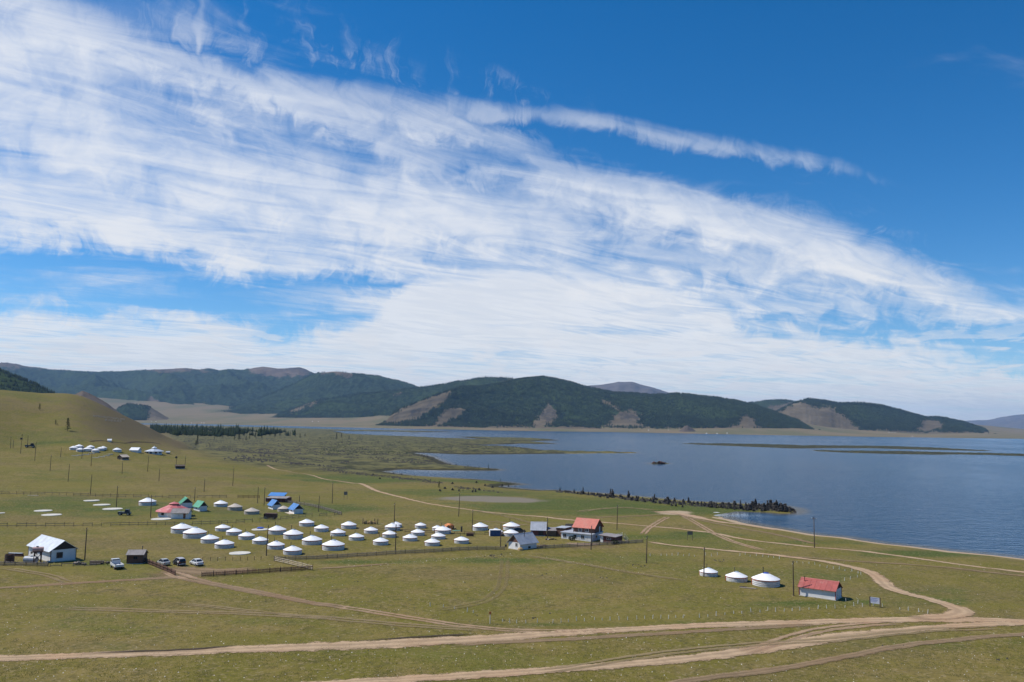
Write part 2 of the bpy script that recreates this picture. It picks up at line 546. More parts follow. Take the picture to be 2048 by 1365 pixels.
# ------------------------------------------------------------------ mesh helpers
def link_mesh(name, verts, faces, mat, parent=None, smooth=False, uvs=None):
    me = bpy.data.meshes.new(name)
    if isinstance(verts, np.ndarray):
        me.vertices.add(len(verts))
        me.vertices.foreach_set("co", np.ascontiguousarray(verts, dtype=np.float32).ravel())
        F = np.asarray(faces, dtype=np.int32)
        n = F.shape[1]
        me.loops.add(F.size)
        me.loops.foreach_set("vertex_index", F.ravel())
        me.polygons.add(len(F))
        me.polygons.foreach_set("loop_start", np.arange(0, F.size, n, dtype=np.int32))
        me.polygons.foreach_set("loop_total", np.full(len(F), n, dtype=np.int32))
        me.update(calc_edges=True)
    else:
        me.from_pydata(verts, [], faces)
        me.update()
    if smooth:
        me.polygons.foreach_set("use_smooth", np.ones(len(me.polygons), dtype=bool))
    if mat is not None:
        me.materials.append(mat)
    o = bpy.data.objects.new(name, me)
    COL.objects.link(o)
    if parent is not None:
        o.parent = parent
    return o


def vattr(o, name, arr):
    """per-vertex colour-like attribute (4 floats)"""
    a = o.data.attributes.new(name, 'FLOAT_COLOR', 'POINT')
    full = np.zeros((len(o.data.vertices), 4), dtype=np.float32)
    full[:, :arr.shape[1]] = arr
    a.data.foreach_set("color", full.ravel())


def grid_faces(nr, nc, wrap=False):
    i = np.arange(nr - 1)[:, None] * nc
    j = np.arange(nc - 1)[None, :]
    a = (i + j).ravel()
    return np.stack([a, a + 1, a + nc + 1, a + nc], axis=1)


def tag(o, label=None, cat=None, group=None, kind=None):
    if label:
        o['label'] = label
    if cat:
        o['category'] = cat
    if group:
        o['group'] = group
    if kind:
        o['kind'] = kind
    return o


# ------------------------------------------------------------------ materials
MATS = {}


def new_mat(name):
    m = bpy.data.materials.new(name)
    m.use_nodes = True
    N = Nodes(m.node_tree)
    b = N.n('ShaderNodeBsdfPrincipled')
    o = N.n('ShaderNodeOutputMaterial')
    N.put(o.inputs[0], b)
    return m, N, b, o


def plain(name, col, rough=0.7, var=0.18, scale=1.5, metal=0.0, bump=0.0, spec=None, streak=None, dirt=None):
    """a worn painted or raw surface: base colour varied by noise in object space"""
    if name in MATS:
        return MATS[name]
    m, N, b, o = new_mat(name)
    tc = N.n('ShaderNodeTexCoord')
    v = tc.outputs['Object']
    if streak:
        v = N.mapping(v, scale=streak)
    n = N.noise(v, scale, 4.0, 0.6)
    c = N.mix(N.smooth(n, 0.3, 0.7), tuple(x * (1 - var) for x in col), tuple(min(1, x * (1 + var)) for x in col))
    if dirt:
        n2 = N.noise(N.mapping(v, loc=(4, 7, 2)), scale * 0.6, 5.0, 0.65)
        c = N.mix(N.smooth(n2, 0.52, 0.70, 0.0, dirt[1]), c, dirt[0])
    N.put(b.inputs['Base Color'], c)
    b.inputs['Roughness'].default_value = rough
    b.inputs['Metallic'].default_value = metal
    if spec is not None:
        b.inputs['Specular IOR Level'].default_value = spec
    if bump:
        bp = N.n('ShaderNodeBump')
        bp.inputs['Strength'].default_value = bump
        bp.inputs['Distance'].default_value = 0.05
        N.put(bp.inputs['Height'], n)
        N.put(b.inputs['Normal'], bp)
    MATS[name] = m
    return m


GRASS_DRY = (0.205, 0.155, 0.048)
GRASS_OLIVE = (0.142, 0.124, 0.023)
GRASS_LUSH = (0.066, 0.092, 0.016)


def ground_material():
    m, N, b, o = new_mat("steppe_grass")
    g = N.n('ShaderNodeNewGeometry')
    pos = g.outputs['Position']
    at = N.n('ShaderNodeAttribute', attribute_name="cover")
    sp = N.n('ShaderNodeSeparateColor')
    N.put(sp.inputs[0], at.outputs['Color'])
    lush, dry, mud = sp.outputs[0], sp.outputs[1], sp.outputs[2]
    at2 = N.n('ShaderNodeAttribute', attribute_name="cover2")
    sp2 = N.n('ShaderNodeSeparateColor')
    N.put(sp2.inputs[0], at2.outputs['Color'])
    sand, farp, lava = sp2.outputs[0], sp2.outputs[1], sp2.outputs[2]
    n_a = N.noise(pos, 0.018, 4.0, 0.6)
    n_b = N.noise(pos, 0.11, 5.0, 0.65)
    n_c = N.noise(pos, 0.9, 4.0, 0.7)
    n_d = N.noise(pos, 4.5, 3.0, 0.7)
    # patchiness of the turf
    n_m = N.noise(N.mapping(pos, scale=(1, 0.55, 1)), 0.30, 5.0, 0.7)
    k = N.m('ADD', N.m('MULTIPLY', n_a, 0.45), N.m('ADD', N.m('MULTIPLY', n_b, 0.5), N.m('MULTIPLY', n_m, 0.25)))
    c = N.mix(N.smooth(k, 0.52, 0.70), GRASS_OLIVE, GRASS_DRY)
    n_w = N.noise(N.mapping(pos, loc=(31, 7, 0), scale=(0.5, 1, 1)), 0.028, 5.0, 0.62)
    c = N.mix(N.smooth(n_w, 0.50, 0.64, 0.0, 0.7), c, (0.158, 0.120, 0.046, 1))
    c = N.mix(N.smooth(n_w, 0.47, 0.36, 0.0, 0.6), c, (0.106, 0.116, 0.023, 1))
    lk = N.m('ADD', lush, N.m('MULTIPLY', N.m('SUBTRACT', N.m('ADD', n_b, n_a), 1.0), 1.6))
    c = N.mix(N.smooth(lk, 0.18, 0.95), c, GRASS_LUSH)
    dk = N.m('ADD', dry, N.m('MULTIPLY', N.m('SUBTRACT', N.m('ADD', n_b, n_m), 1.0), 1.3))
    c = N.mix(N.smooth(dk, 0.25, 1.0), c, (0.160, 0.112, 0.058, 1))
    # short tufts, bare earth specks and pale stalks
    c = N.mix(N.smooth(n_m, 0.52, 0.64, 0.0, 0.45), c, (0.078, 0.076, 0.022, 1))
    c = N.mix(N.smooth(n_c, 0.50, 0.62, 0.0, 0.5), c, (0.062, 0.056, 0.020, 1))
    c = N.mix(N.smooth(n_d, 0.56, 0.70, 0.0, 0.5), c, (0.055, 0.052, 0.024, 1))
    c = N.mix(N.smooth(N.noise(pos, 1.5, 3.0, 0.7), 0.55, 0.63, 0.0, 0.7), c, (0.26, 0.20, 0.105, 1))
    c = N.mix(N.smooth(N.noise(N.mapping(pos, scale=(0.35, 1, 1)), 0.05, 4.0, 0.6), 0.52, 0.66, 0.0, 0.55), c, (0.150, 0.132, 0.026, 1))
    # brown hill turf with cloud shade darkened into the colour, then lava field soil
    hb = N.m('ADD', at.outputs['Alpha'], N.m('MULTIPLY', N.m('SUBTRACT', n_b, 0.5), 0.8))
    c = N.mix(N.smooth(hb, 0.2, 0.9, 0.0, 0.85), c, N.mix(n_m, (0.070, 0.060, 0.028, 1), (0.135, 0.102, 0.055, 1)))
    lk2 = N.m('ADD', lava, N.m('MULTIPLY', N.m('SUBTRACT', n_b, 0.5), 0.5))
    c = N.mix(N.smooth(lk2, 0.3, 0.9), c, N.mix(N.smooth(N.noise(pos, 0.06, 5.0, 0.7), 0.40, 0.62), (0.138, 0.126, 0.050, 1), (0.046, 0.048, 0.024, 1)))
    dk2 = N.m('ADD', at2.outputs['Alpha'], N.m('MULTIPLY', N.m('SUBTRACT', n_b, 0.5), 1.2))
    c = N.mix(N.smooth(dk2, 0.35, 0.75, 0.0, 0.95), c, N.mix(N.smooth(n_c, 0.4, 0.6), (0.020, 0.020, 0.013, 1), (0.050, 0.048, 0.024, 1)))
    # the far plain
    fp = N.mix(N.smooth(N.noise(N.mapping(pos, scale=(1, 0.35, 1)), 0.0035, 5.0, 0.6), 0.40, 0.66), (0.190, 0.145, 0.080, 1), (0.125, 0.118, 0.055, 1))
    c = N.mix(farp, c, fp)
    # mud flats and sand
    mk = N.m('ADD', mud, N.m('MULTIPLY', N.m('SUBTRACT', n_b, 0.5), 0.9))
    c = N.mix(N.smooth(mk, 0.40, 0.85), c, (0.190, 0.165, 0.125, 1))
    sk = N.m('ADD', sand, N.m('MULTIPLY', N.m('SUBTRACT', n_c, 0.5), 0.5))
    c = N.mix(N.smooth(sk, 0.35, 0.8), c, (0.40, 0.30, 0.20, 1))
    N.put(b.inputs['Base Color'], c)
    b.inputs['Roughness'].default_value = 0.95
    b.inputs['Specular IOR Level'].default_value = 0.1
    bp = N.n('ShaderNodeBump')
    bp.inputs['Strength'].default_value = 0.8
    bp.inputs['Distance'].default_value = 0.16
    N.put(bp.inputs['Height'], N.m('ADD', n_c, N.m('MULTIPLY', n_d, 0.5)))
    N.put(b.inputs['Normal'], bp)
    return m


def gsum(px, py, blobs):
    s = np.zeros_like(px)
    for (cx, cyy, sx, sy, w) in blobs:
        s = s + w * np.exp(-((px - cx) / sx) ** 2 - ((py - cyy) / sy) ** 2)
    return s


def build_ground():
    # rings packed as the eye sees them: dense near the shore and the camp, wide far away
    ys = np.concatenate([np.linspace(1500, 880, 640), np.linspace(879.4, 862, 60)])
    r_in = CAMH / ((ys - HORC) / FOC)
    r_in = r_in[r_in < 4000]
    rr = np.concatenate([np.array([0.5, 6, 14, 24, 36, 48, 60, 72, 82]), r_in, np.geomspace(r_in[-1] * 1.02, 26000, 150)])
    t_in = np.linspace(-0.66, 0.66, 1150)
    tt = np.concatenate([np.linspace(-math.pi, -0.68, 60), t_in, np.linspace(0.68, math.pi, 60)])
    R, T = np.meshgrid(rr, tt, indexing='ij')
    X = R * np.sin(T)
    Y = R * np.cos(T)
    Z = ground_z(X.ravel(), Y.ravel()).reshape(X.shape)
    V = np.stack([X.ravel(), Y.ravel(), Z.ravel()], axis=1)
    o = link_mesh("ground", V, grid_faces(len(rr), len(tt))[:, ::-1], ground_material(), smooth=True)
    tag(o, kind="structure")
    px, py = proj(V[:, 0], V[:, 1], V[:, 2])
    fr = Y.ravel() > 20
    px = np.where(fr, px, 1000.0)
    py = np.where(fr, py, 1500.0)
    lush = gsum(px, py, [(1180, 1016, 230, 15, 1.1), (1420, 1020, 120, 12, .8), (900, 985, 190, 9, .75), (700, 958, 110, 9, .8), (980, 965, 90, 6, .6), (760, 924, 110, 5, .9), (640, 1010, 110, 14, .5),
                         (120, 1012, 260, 20, .7), (420, 1030, 200, 14, .5), (1330, 1072, 190, 10, .7), (1640, 1085, 120, 7, .6), (1850, 1108, 160, 8, .8), (1620, 1150, 240, 22, .35), (1900, 1190, 150, 22, .4),
                         (980, 1122, 180, 8, .6), (700, 1125, 90, 5, .7), (120, 886, 60, 5, .8), (240, 950, 60, 8, .45), (190, 1125, 160, 10, .5), (1600, 1208, 160, 9, .5), (1100, 1250, 260, 5, .5), (1450, 1245, 160, 4, .5),
                         (1850, 1290, 230, 18, .35), (110, 1215, 110, 18, .35), (1050, 945, 120, 8, .5), (1000, 880, 150, 5, .6)])
    lush = lush * 1.25 + gsum(px, py, [(780, 962, 140, 5, .7), (960, 990, 60, 5, .4), (1120, 1000, 160, 8, .5), (560, 952, 120, 6, .5), (700, 1020, 140, 8, .5), (1060, 1044, 120, 4, .5)])
    dry = gsum(px, py, [(860, 966, 130, 3.5, .7), (1040, 976, 60, 3, .6), (300, 850, 110, 45, 1.1), (160, 800, 150, 40, .45), (380, 890, 50, 18, .6), (560, 1145, 150, 12, .5), (350, 1148, 60, 14, .8), (160, 1190, 300, 30, .35), (880, 1180, 240, 40, .25), (300, 1260, 400, 30, .3),
                         (1010, 985, 200, 8, .4), (380, 980, 80, 7, .5), (600, 985, 130, 8, .45), (640, 1060, 200, 12, .1), (1190, 1095, 90, 5, .7), (860, 1350, 400, 18, .3), (1160, 1034, 200, 4, .5)])
    mud = gsum(px, py, [(985, 999, 95, 6.5, 1.1), (930, 996, 60, 4, .6), (1050, 1003, 60, 4, .6)])
    sand = gsum(px, py, [(1350, 1026, 40, 5, 1.1), (1400, 1036, 30, 4, .6)])
    Xv, Yv = V[:, 0], V[:, 1]
    sd = poly_sd(Xv, Yv, NEAR_LAND)
    near_right = (px > 1400) & (py > 1035)
    sand = np.maximum(sand, np.where(near_right, 1 - sstep(sd, 2.2, 6.5), 0.0))
    rs = np.interp(np.arctan2(Xv, Yv), _fs_t, _fs_r)
    farp = sstep(np.hypot(Xv, Yv) - rs, -300, 10)
    lava = sstep(Yv, 430, 640) * sstep(sd, 0, 18) * sstep(Xv + 0.44 * Yv, 0, 80) * (1 - farp)
    lava = np.maximum(lava, np.where((np.hypot(Xv, Yv) > 700) & (sd < 0) & (farp < .5), 0.9, 0))
    rim = np.where((px < 1130) & (farp < .5) & (Yv > 300), 1 - sstep(sd, 3, 9 + Yv / 70), 0) * (sd > -5)
    rim = np.maximum(rim * .95, np.where((np.hypot(Xv, Yv) > 500) & (sd < -3) & (farp < .5), 0.62, 0))
    hillm = np.where((Xv < -150) & (Yv > 450) & (Yv < 1200), sstep(V[:, 2], 12, 24), 0) * np.clip(.32 + gsum(px, py, [(300, 850, 120, 60, .65)]), 0, 1)  # bare hill mask: brown turf plus cloud shade painted into its colour
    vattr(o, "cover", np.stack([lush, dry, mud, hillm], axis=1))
    vattr(o, "cover2", np.stack([sand, farp, lava, rim], axis=1))
    return o


def build_lake():
    m, N, b, o_ = new_mat("lake_water")
    g = N.n('ShaderNodeNewGeometry')
    pos = g.outputs['Position']
    at = N.n('ShaderNodeAttribute', attribute_name="depth")
    sp = N.n('ShaderNodeSeparateColor')
    N.put(sp.inputs[0], at.outputs['Color'])
    deep, calm = sp.outputs[0], sp.outputs[1]
    c = N.mix(N.smooth(deep, 0.0, 1.0), (0.10, 0.088, 0.062, 1), (0.006, 0.050, 0.110, 1))
    wind = N.noise(N.mapping(pos, rot=(0, 0, 0.2), scale=(1, 0.45, 1)), 0.004, 4.0, 0.55)
    N.put(b.inputs['Base Color'], c)
    b.inputs['IOR'].default_value = 1.333
    N.put(b.inputs['Roughness'], N.lin(wind, 0.3, 0.7, 0.10, 0.20))
    w1 = N.noise(N.mapping(pos, rot=(0, 0, 0.25), scale=(0.55, 1, 1)), 0.34, 4.0, 0.62)
    w2 = N.noise(N.mapping(pos, rot=(0, 0, 0.25), scale=(0.5, 1, 1)), 0.12, 3.0, 0.6)
    h = N.m('ADD', N.m('MULTIPLY', w1, 2.6), N.m('MULTIPLY', w2, 2.6))
    bp = N.n('ShaderNodeBump')
    N.put(bp.inputs['Strength'], N.m('MULTIPLY', N.lin(calm, 0, 1, 1.0, 0.05), N.lin(wind, 0.35, 0.65, 0.4, 1.0)))
    bp.inputs['Distance'].default_value = 1.0
    N.put(bp.inputs['Height'], h)
    N.put(b.inputs['Normal'], bp)
    ys = np.linspace(1180, 856, 420)
    r_in = CAMH / ((ys - HORC) / FOC)
    rr = np.concatenate([[1.0, 90.0], r_in, np.geomspace(r_in[-1] * 1.05, 11000, 20)])
    tt = np.concatenate([np.linspace(-1.5, -0.68, 20), np.linspace(-0.66, 0.66, 420), np.linspace(0.68, 1.6, 20)])
    R, T = np.meshgrid(rr, tt, indexing='ij')
    X = (R * np.sin(T)).ravel()
    Y = (R * np.cos(T)).ravel()
    V = np.stack([X, Y, np.zeros_like(X)], axis=1)
    o = link_mesh("lake", V, grid_faces(len(rr), len(tt))[:, ::-1], m, smooth=True)
    tag(o, kind="structure")
    z = ground_z(X, Y)
    deep = sstep(-z, 0.0, 0.75)
    px, py = proj(X, Y, np.zeros_like(X))
    calm = gsum(px, py, [(1480, 1030, 55, 7, 1.0), (1420, 1031, 25, 5, .8), (880, 942, 80, 5, .7), (1560, 1034, 50, 5, .6)])
    vattr(o, "depth", np.stack([deep, np.clip(calm, 0, 1)], axis=1))
    return o


# ------------------------------------------------------------------ mountains
def mountain_material(name, forest, bare, far=False):
    m, N, b, o = new_mat(name)
    g = N.n('ShaderNodeNewGeometry')
    pos = g.outputs['Position']
    at = N.n('ShaderNodeAttribute', attribute_name="cover")
    sp = N.n('ShaderNodeSeparateColor')
    N.put(sp.inputs[0], at.outputs['Color'])
    n1 = N.noise(pos, 0.0045, 6.0, 0.65)
    n2 = N.noise(pos, 0.03, 4.0, 0.7)
    n3 = N.noise(pos, 0.0016, 4.0, 0.6)
    f = N.mix(N.smooth(n2, 0.36, 0.66), tuple(x * 0.55 for x in forest), tuple(x * 1.6 for x in forest))
    f = N.mix(N.smooth(n3, 0.45, 0.68, 0.0, 0.5), f, (forest[0] * 2.0, forest[1] * 2.0, forest[2] * 1.3, 1))
    bb = N.mix(N.smooth(n1, 0.35, 0.65), tuple(x * 0.72 for x in bare), tuple(x * 1.15 for x in bare))
    bb = N.mix(N.m('MULTIPLY', sp.outputs[1], N.smooth(n2, 0.40, 0.60, 0.25, 0.85)), bb, (0.055, 0.050, 0.046, 1))
    k = N.m('ADD', sp.outputs[0], N.m('MULTIPLY', N.m('SUBTRACT', N.m('ADD', n1, n2), 1.0), 1.5))
    N.put(b.inputs['Base Color'], N.mix(N.smooth(k, 0.36, 0.62), bb, f))
    b.inputs['Roughness'].default_value = 1.0
    b.inputs['Specular IOR Level'].default_value = 0.0
    bp = N.n('ShaderNodeBump')
    bp.inputs['Strength'].default_value = 0.9
    bp.inputs['Distance'].default_value = 9.0
    N.put(bp.inputs['Height'], n2)
    N.put(b.inputs['Normal'], bp)
    return m


def soft_poly(px, py, poly, w):
    wx = (fbm(px / 9, py / 5, 4, 71) - 0.5) * 22
    wy = (fbm(px / 9, py / 5, 4, 72) - 0.5) * 11
    return sstep(poly_sd(px + wx, py + wy, poly), -w, w)


def mountain(name, label_mat, sil, base, depth_c, depth_b, spur=1.0, seed=1, cols=420, rows=90, bare_polys=(), rock_polys=(), forest_all=True, trees=0, forest_label=None, tree_h=15.0, prof=1.0, edge=9.0,
             forest_line=None):
    pxs = np.linspace(sil[0][0], sil[-1][0], cols)
    ysil = interp_px(sil, pxs)
    ysil = ysil + (fbm(pxs / 26.0, pxs * 0 + seed, 4, seed) - 0.5) * 3.0
    ybas = interp_px(base, pxs) + (fbm(pxs / 18.0, pxs * 0 + seed, 4, seed + 50) - 0.5) * 5.0
    dc = interp_px(depth_c, pxs) if isinstance(depth_c, list) else np.full(cols, float(depth_c))
    db = interp_px(depth_b, pxs) if isinstance(depth_b, list) else np.full(cols, float(depth_b))
    zc = CAMH + (hor_y(pxs) - ysil) / FOC * dc
    tanx = (pxs - PW / 2) / FOC
    zb = np.minimum(CAMH + (hor_y(pxs) - ybas) / FOC * db, ground_z(tanx * db, db) - 2)
    e_ = np.minimum(np.arange(cols), np.arange(cols)[::-1]) / (cols * 0.05)
    zc = zb - 4 + np.maximum(zc - zb + 4, 0) * sstep(e_, 0, 1)
    s = np.concatenate([np.linspace(-0.06, 1.0, rows), np.linspace(1.03, 1.9, 26)])
    S, Cc = np.meshgrid(s, np.arange(cols), indexing='ij')
    D = db[Cc] + (dc - db)[Cc] * S
    X = tanx[Cc] * D
    Sf = np.clip(S, 0, 1)
    pr = (Sf ** prof) * 0.6 + 0.4 * Sf * Sf * (3 - 2 * Sf)
    hgt = (zc - zb)[Cc]
    Zm = zb[Cc] + hgt * pr
    # valleys and spurs running down the slope, strongest half-way up
    K = 900.0
    nz = ridged(X / K + 2.1 * S, D / (K * 1.9), 5, seed + 3) - 0.62
    nz2 = fbm(X / 170, D / 170, 4, seed + 9) - 0.5
    band = np.clip(4 * Sf * (1 - Sf), 0, 1)
    Zm = Zm + band * (nz * 0.75 * spur + nz2 * 0.16) * np.maximum(hgt, 30)
    Zm = np.where(S > 1, zb[Cc] + hgt * (1 - sstep(S, 1.0, 1.9)) * 1.0, Zm)
    Zm = np.where(S < 0, zb[Cc] - 60, Zm)
    # nothing on the near slope rises above the crest line as it is seen
    el = (Zm - CAMH) / D
    elc = ((zc - CAMH) / dc)[Cc]
    lim = elc - (1 - Sf) * 0.0009
    Zm = np.where((S <= 1), np.minimum(Zm, CAMH + lim * D), Zm)
    V = np.stack([X.ravel(), D.ravel(), Zm.ravel()], axis=1)
    px, py = proj(V[:, 0], V[:, 1], V[:, 2])
    f = np.ones(len(V)) if forest_all else np.zeros(len(V))
    for pl in bare_polys:
        f = np.minimum(f, 1 - soft_poly(px, py, pl, edge))
    if forest_line:
        f = np.minimum(f, sstep(py - interp_px(forest_line, px), -3, 3))
    rock = np.zeros(len(V))
    for pl in rock_polys:
        rock = np.maximum(rock, soft_poly(px, py, pl, 3))
    f = f * sstep(S.ravel(), 0.0, 0.05)
    o = link_mesh(name, V, grid_faces(len(s), cols), label_mat, smooth=True)
    tag(o, kind="structure")
    vattr(o, "cover", np.stack([f, rock], axis=1))
    if trees:
        fi = f.reshape(S.shape)
        w = np.clip(fi - 0.12, 0, 1) * (S > 0.03) * (S < 1.02)
        w = w * (0.35 + (np.abs(np.gradient(fi, axis=1)) > 0.01) * 1.2 + (S > 0.93) * 1.6 + (S < 0.3) * .6)
        w = w.ravel() / w.sum()
        idx = rng.choice(len(w), size=trees, p=w)
        jit = rng.uniform(-1, 1, (trees, 2))
        stepx = (pxs[1] - pxs[0]) / FOC
        tx = V[idx, 0] + jit[:, 0] * stepx * V[idx, 1] * 0.6
        ty = V[idx, 1]
        tz = V[idx, 2] - 1.0
        cone_forest(o.name.replace("mountain", "conifer").split(".")[0] + "_forest" if False else "conifer_forest", tx, ty, tz, tree_h, FOREST_MAT, forest_label)
    return o


FOREST_MAT = plain("larch_needles", (0.024, 0.033, 0.015), 0.95, 0.35, 0.02, spec=0.0)


def cone_forest(name, x, y, z, h, mat, label, wid=0.20):
    n = len(x)
    hh = h * rng.uniform(0.65, 1.2, n) if np.isscalar(h) else h
    ww = hh * wid * rng.uniform(0.8, 1.3, n)
    rot = rng.uniform(0, math.pi, n)
    vs = []
    for k in range(4):
        a = rot + k * math.pi / 2
        vs.append(np.stack([x + np.cos(a) * ww, y + np.sin(a) * ww, z + hh * 0.08], axis=1))
    vs.append(np.stack([x + rng.uniform(-.04, .04, n) * hh, y, z + hh], axis=1))
    V = np.stack(vs, axis=1).reshape(-1, 3)
    base = np.arange(n)[:, None] * 5
    F = np.concatenate([base + np.array([[k, (k + 1) % 4, 4]]) for k in range(4)], axis=0)
    o = link_mesh(name, V, F, mat)
    tag(o, label, "forest", kind="stuff")
    return o


def build_mountains():
    M_far = mountain_material("far_range", (0.030, 0.044, 0.022), (0.150, 0.112, 0.080))
    M_mid = mountain_material("forested_slope", (0.028, 0.041, 0.016), (0.145, 0.116, 0.076))
    M_pale = mountain_material("bare_range", (0.06, 0.06, 0.06), (0.135, 0.108, 0.086))
    flat = [(-500, 838), (2600, 838)]
    # H: far blue range on the right edge
    mountain("mountain", M_pale, [(1900, 846), (1935, 842), (1975, 841), (2000, 835.5), (2030, 830.5), (2060, 828), (2200, 826), (2400, 846)], [(1900, 868), (2400, 872)], 24000, 17000, 0.7, 5, 160, 50, forest_all=False)
    # F: flat-topped far mountain
    mountain("mountain", M_pale, [(1100, 790), (1180, 772), (1215, 769), (1227, 767.5), (1238, 764.5), (1266, 765), (1282, 770), (1305, 775), (1340, 786), (1400, 800), (1480, 830)], [(1100, 840), (1480, 850)], 15500, 12000, 0.5, 8,
             160, 40, forest_all=False)
    # C: long range behind the lake on the left
    mountain("mountain", M_far, [(-350, 738), (-120, 730), (0, 726), (15, 725.5), (50, 732), (100, 741), (150, 743), (200, 745), (240, 743.5), (300, 740), (345, 739), (372, 737), (400, 740), (417, 738), (438, 741), (455, 739), (485, 741),
                                 (512, 736), (528, 734), (556, 738), (575, 737.5), (598, 735), (612, 739), (628, 747), (660, 757), (740, 790), (800, 815)],
             [(-350, 806), (0, 812), (330, 824), (560, 829), (800, 836)], 11500, 8300, 1.0, 12, 620, 110,
             bare_polys=[[(-60, 715), (40, 728), (80, 740), (40, 736), (-60, 735)], [(290, 730), (360, 732), (420, 742), (300, 744)], [(486, 728), (640, 728), (640, 745), (600, 752), (560, 757), (545, 752), (500, 744)],
                         [(300, 790), (310, 800), (345, 826), (330, 826), (300, 806)]], rock_polys=[[(400, 736), (430, 736), (430, 741), (400, 741)], [(560, 734), (625, 734), (630, 744), (570, 741)]],
             trees=9000, forest_label="dense conifer forest over the long range at left, behind the lake")
    mountain("mountain", M_far, [(400, 826), (470, 812), (540, 790), (590, 768), (620, 752), (640, 746), (660, 744), (700, 747), (760, 754), (800, 763), (832, 773.5), (870, 790), (930, 815)],
             [(400, 829), (560, 831), (700, 834), (930, 838)], 9000, 7600, 1.0, 17, 360, 90, bare_polys=[[(640, 738), (720, 745), (700, 752), (645, 750)]],
             trees=7000, forest_label="bluish conifer forest on the rounded ridge left of centre")
    # B: dark hill behind the bare one, far left
    mountain("hill", M_mid, [(-350, 700), (-100, 725), (0, 742), (40, 757), (70, 769), (105, 785), (150, 805)], [(-350, 830), (150, 838)], 2900, 2200, 0.8, 23, 180, 60, trees=3500,
             forest_label="dark conifer wood on the steep hill at the left edge", tree_h=13)
    # pale spur and the knoll behind the bare hill
    mountain("hill", M_pale, [(130, 800), (168, 783), (180, 787), (200, 797), (222, 809), (240, 822), (262, 838)], [(130, 838), (262, 842)], 2500, 2200, 0.4, 29, 90, 30, forest_all=False)
    mountain("hill", M_mid, [(225, 832), (243, 816), (262, 808), (285, 811), (300, 813), (318, 822), (345, 837), (362, 842)], [(225, 838), (362, 845)], 6600, 6000, 0.4, 31, 120, 30,
             bare_polys=[[(296, 800), (318, 812), (370, 850), (280, 850), (300, 830)]], trees=700, forest_label="trees on the low knoll behind the bare hill", tree_h=14, edge=9)
    # D: dark ridge in the middle distance
    mountain("mountain", M_mid, [(540, 832), (575, 824), (610, 810), (640, 801), (700, 791), (780, 783), (850, 775), (900, 768), (940, 760), (965, 756), (990, 755), (1025, 757), (1080, 768), (1150, 800)],
             [(540, 832), (700, 834), (770, 836), (1150, 845)], 7400, [(540, 6900), (1150, 6000)], 0.8, 37, 420, 90,
             bare_polys=[[(578, 824), (600, 812), (634, 799), (640, 803), (600, 822), (585, 827)], [(780, 792), (800, 784), (800, 788), (786, 796)], [(1005, 764), (1045, 752), (1040, 762), (1015, 772)]],
             trees=9000, forest_label="dark conifer forest on the low ridge left of the central mountain")
    # E: the big mountain in the centre
    mountain("mountain", M_mid, [(755, 836), (800, 820), (850, 800), (880, 789), (905, 780.5), (925, 776), (960, 775), (1000, 770), (1030, 762), (1060, 756.5), (1085, 755), (1110, 758), (1140, 765.5), (1180, 776), (1205, 782), (1230, 786), (1262, 787.5),
                                 (1300, 790), (1335, 790), (1352, 787), (1380, 790.5), (1430, 796), (1470, 802), (1510, 812), (1560, 829), (1600, 844), (1640, 857)],
             [(755, 838), (860, 848), (1000, 853), (1150, 854), (1300, 853), (1450, 854), (1640, 860)], [(755, 5300), (905, 5500), (1085, 6400), (1350, 6400), (1640, 5600)], [(755, 5100), (1000, 4800), (1300, 4850), (1640, 5200)], 1.0, 41,
             760, 120, bare_polys=[[(750, 842), (800, 818), (860, 792), (906, 777), (900, 790), (890, 805), (868, 818), (850, 828), (832, 842), (800, 850), (760, 850)],
                                   [(884, 828), (905, 816), (925, 812), (930, 824), (905, 842), (870, 860), (860, 852)], [(1060, 850), (1082, 824), (1098, 806), (1112, 818), (1118, 834), (1105, 848), (1085, 862)],
                                   [(1195, 855), (1225, 838), (1240, 824), (1262, 820), (1280, 828), (1279, 846), (1300, 856)], [(1200, 800), (1222, 804), (1240, 820), (1232, 822)],
                                   [(1435, 862), (1470, 848), (1490, 832), (1506, 834), (1512, 846), (1530, 860)], [(740, 850), (1000, 852), (1640, 858), (1640, 880), (740, 880)]],
             rock_polys=[[(850, 810), (868, 800), (862, 814), (848, 820)], [(1080, 832), (1098, 810), (1112, 822), (1112, 838), (1090, 844)], [(1240, 828), (1276, 826), (1276, 842), (1245, 840)], [(820, 822), (840, 815), (836, 826), (815, 832)]],
             trees=30000, forest_label="dense dark conifer forest covering the big central mountain")
    # small cone by the far shore
    mountain("hill", M_pale, [(1352, 866), (1362, 860), (1370, 852.5), (1376, 851.5), (1385, 857), (1398, 866)], [(1352, 867), (1398, 868)], 4700, 4550, 0.3, 47, 40, 14, forest_all=False)
    # G: hills on the right
    mountain("mountain", M_mid, [(1460, 818), (1500, 806), (1530, 802.5), (1570, 801), (1588, 803), (1640, 815), (1700, 850)], [(1460, 850), (1700, 862)], 8600, 7400, 0.6, 53, 160, 50, bare_polys=[[(1535, 812), (1600, 805), (1640, 830), (1560, 830)]],
             trees=2500, forest_label="conifer patches on the hill behind the right shoulder of the central mountain")
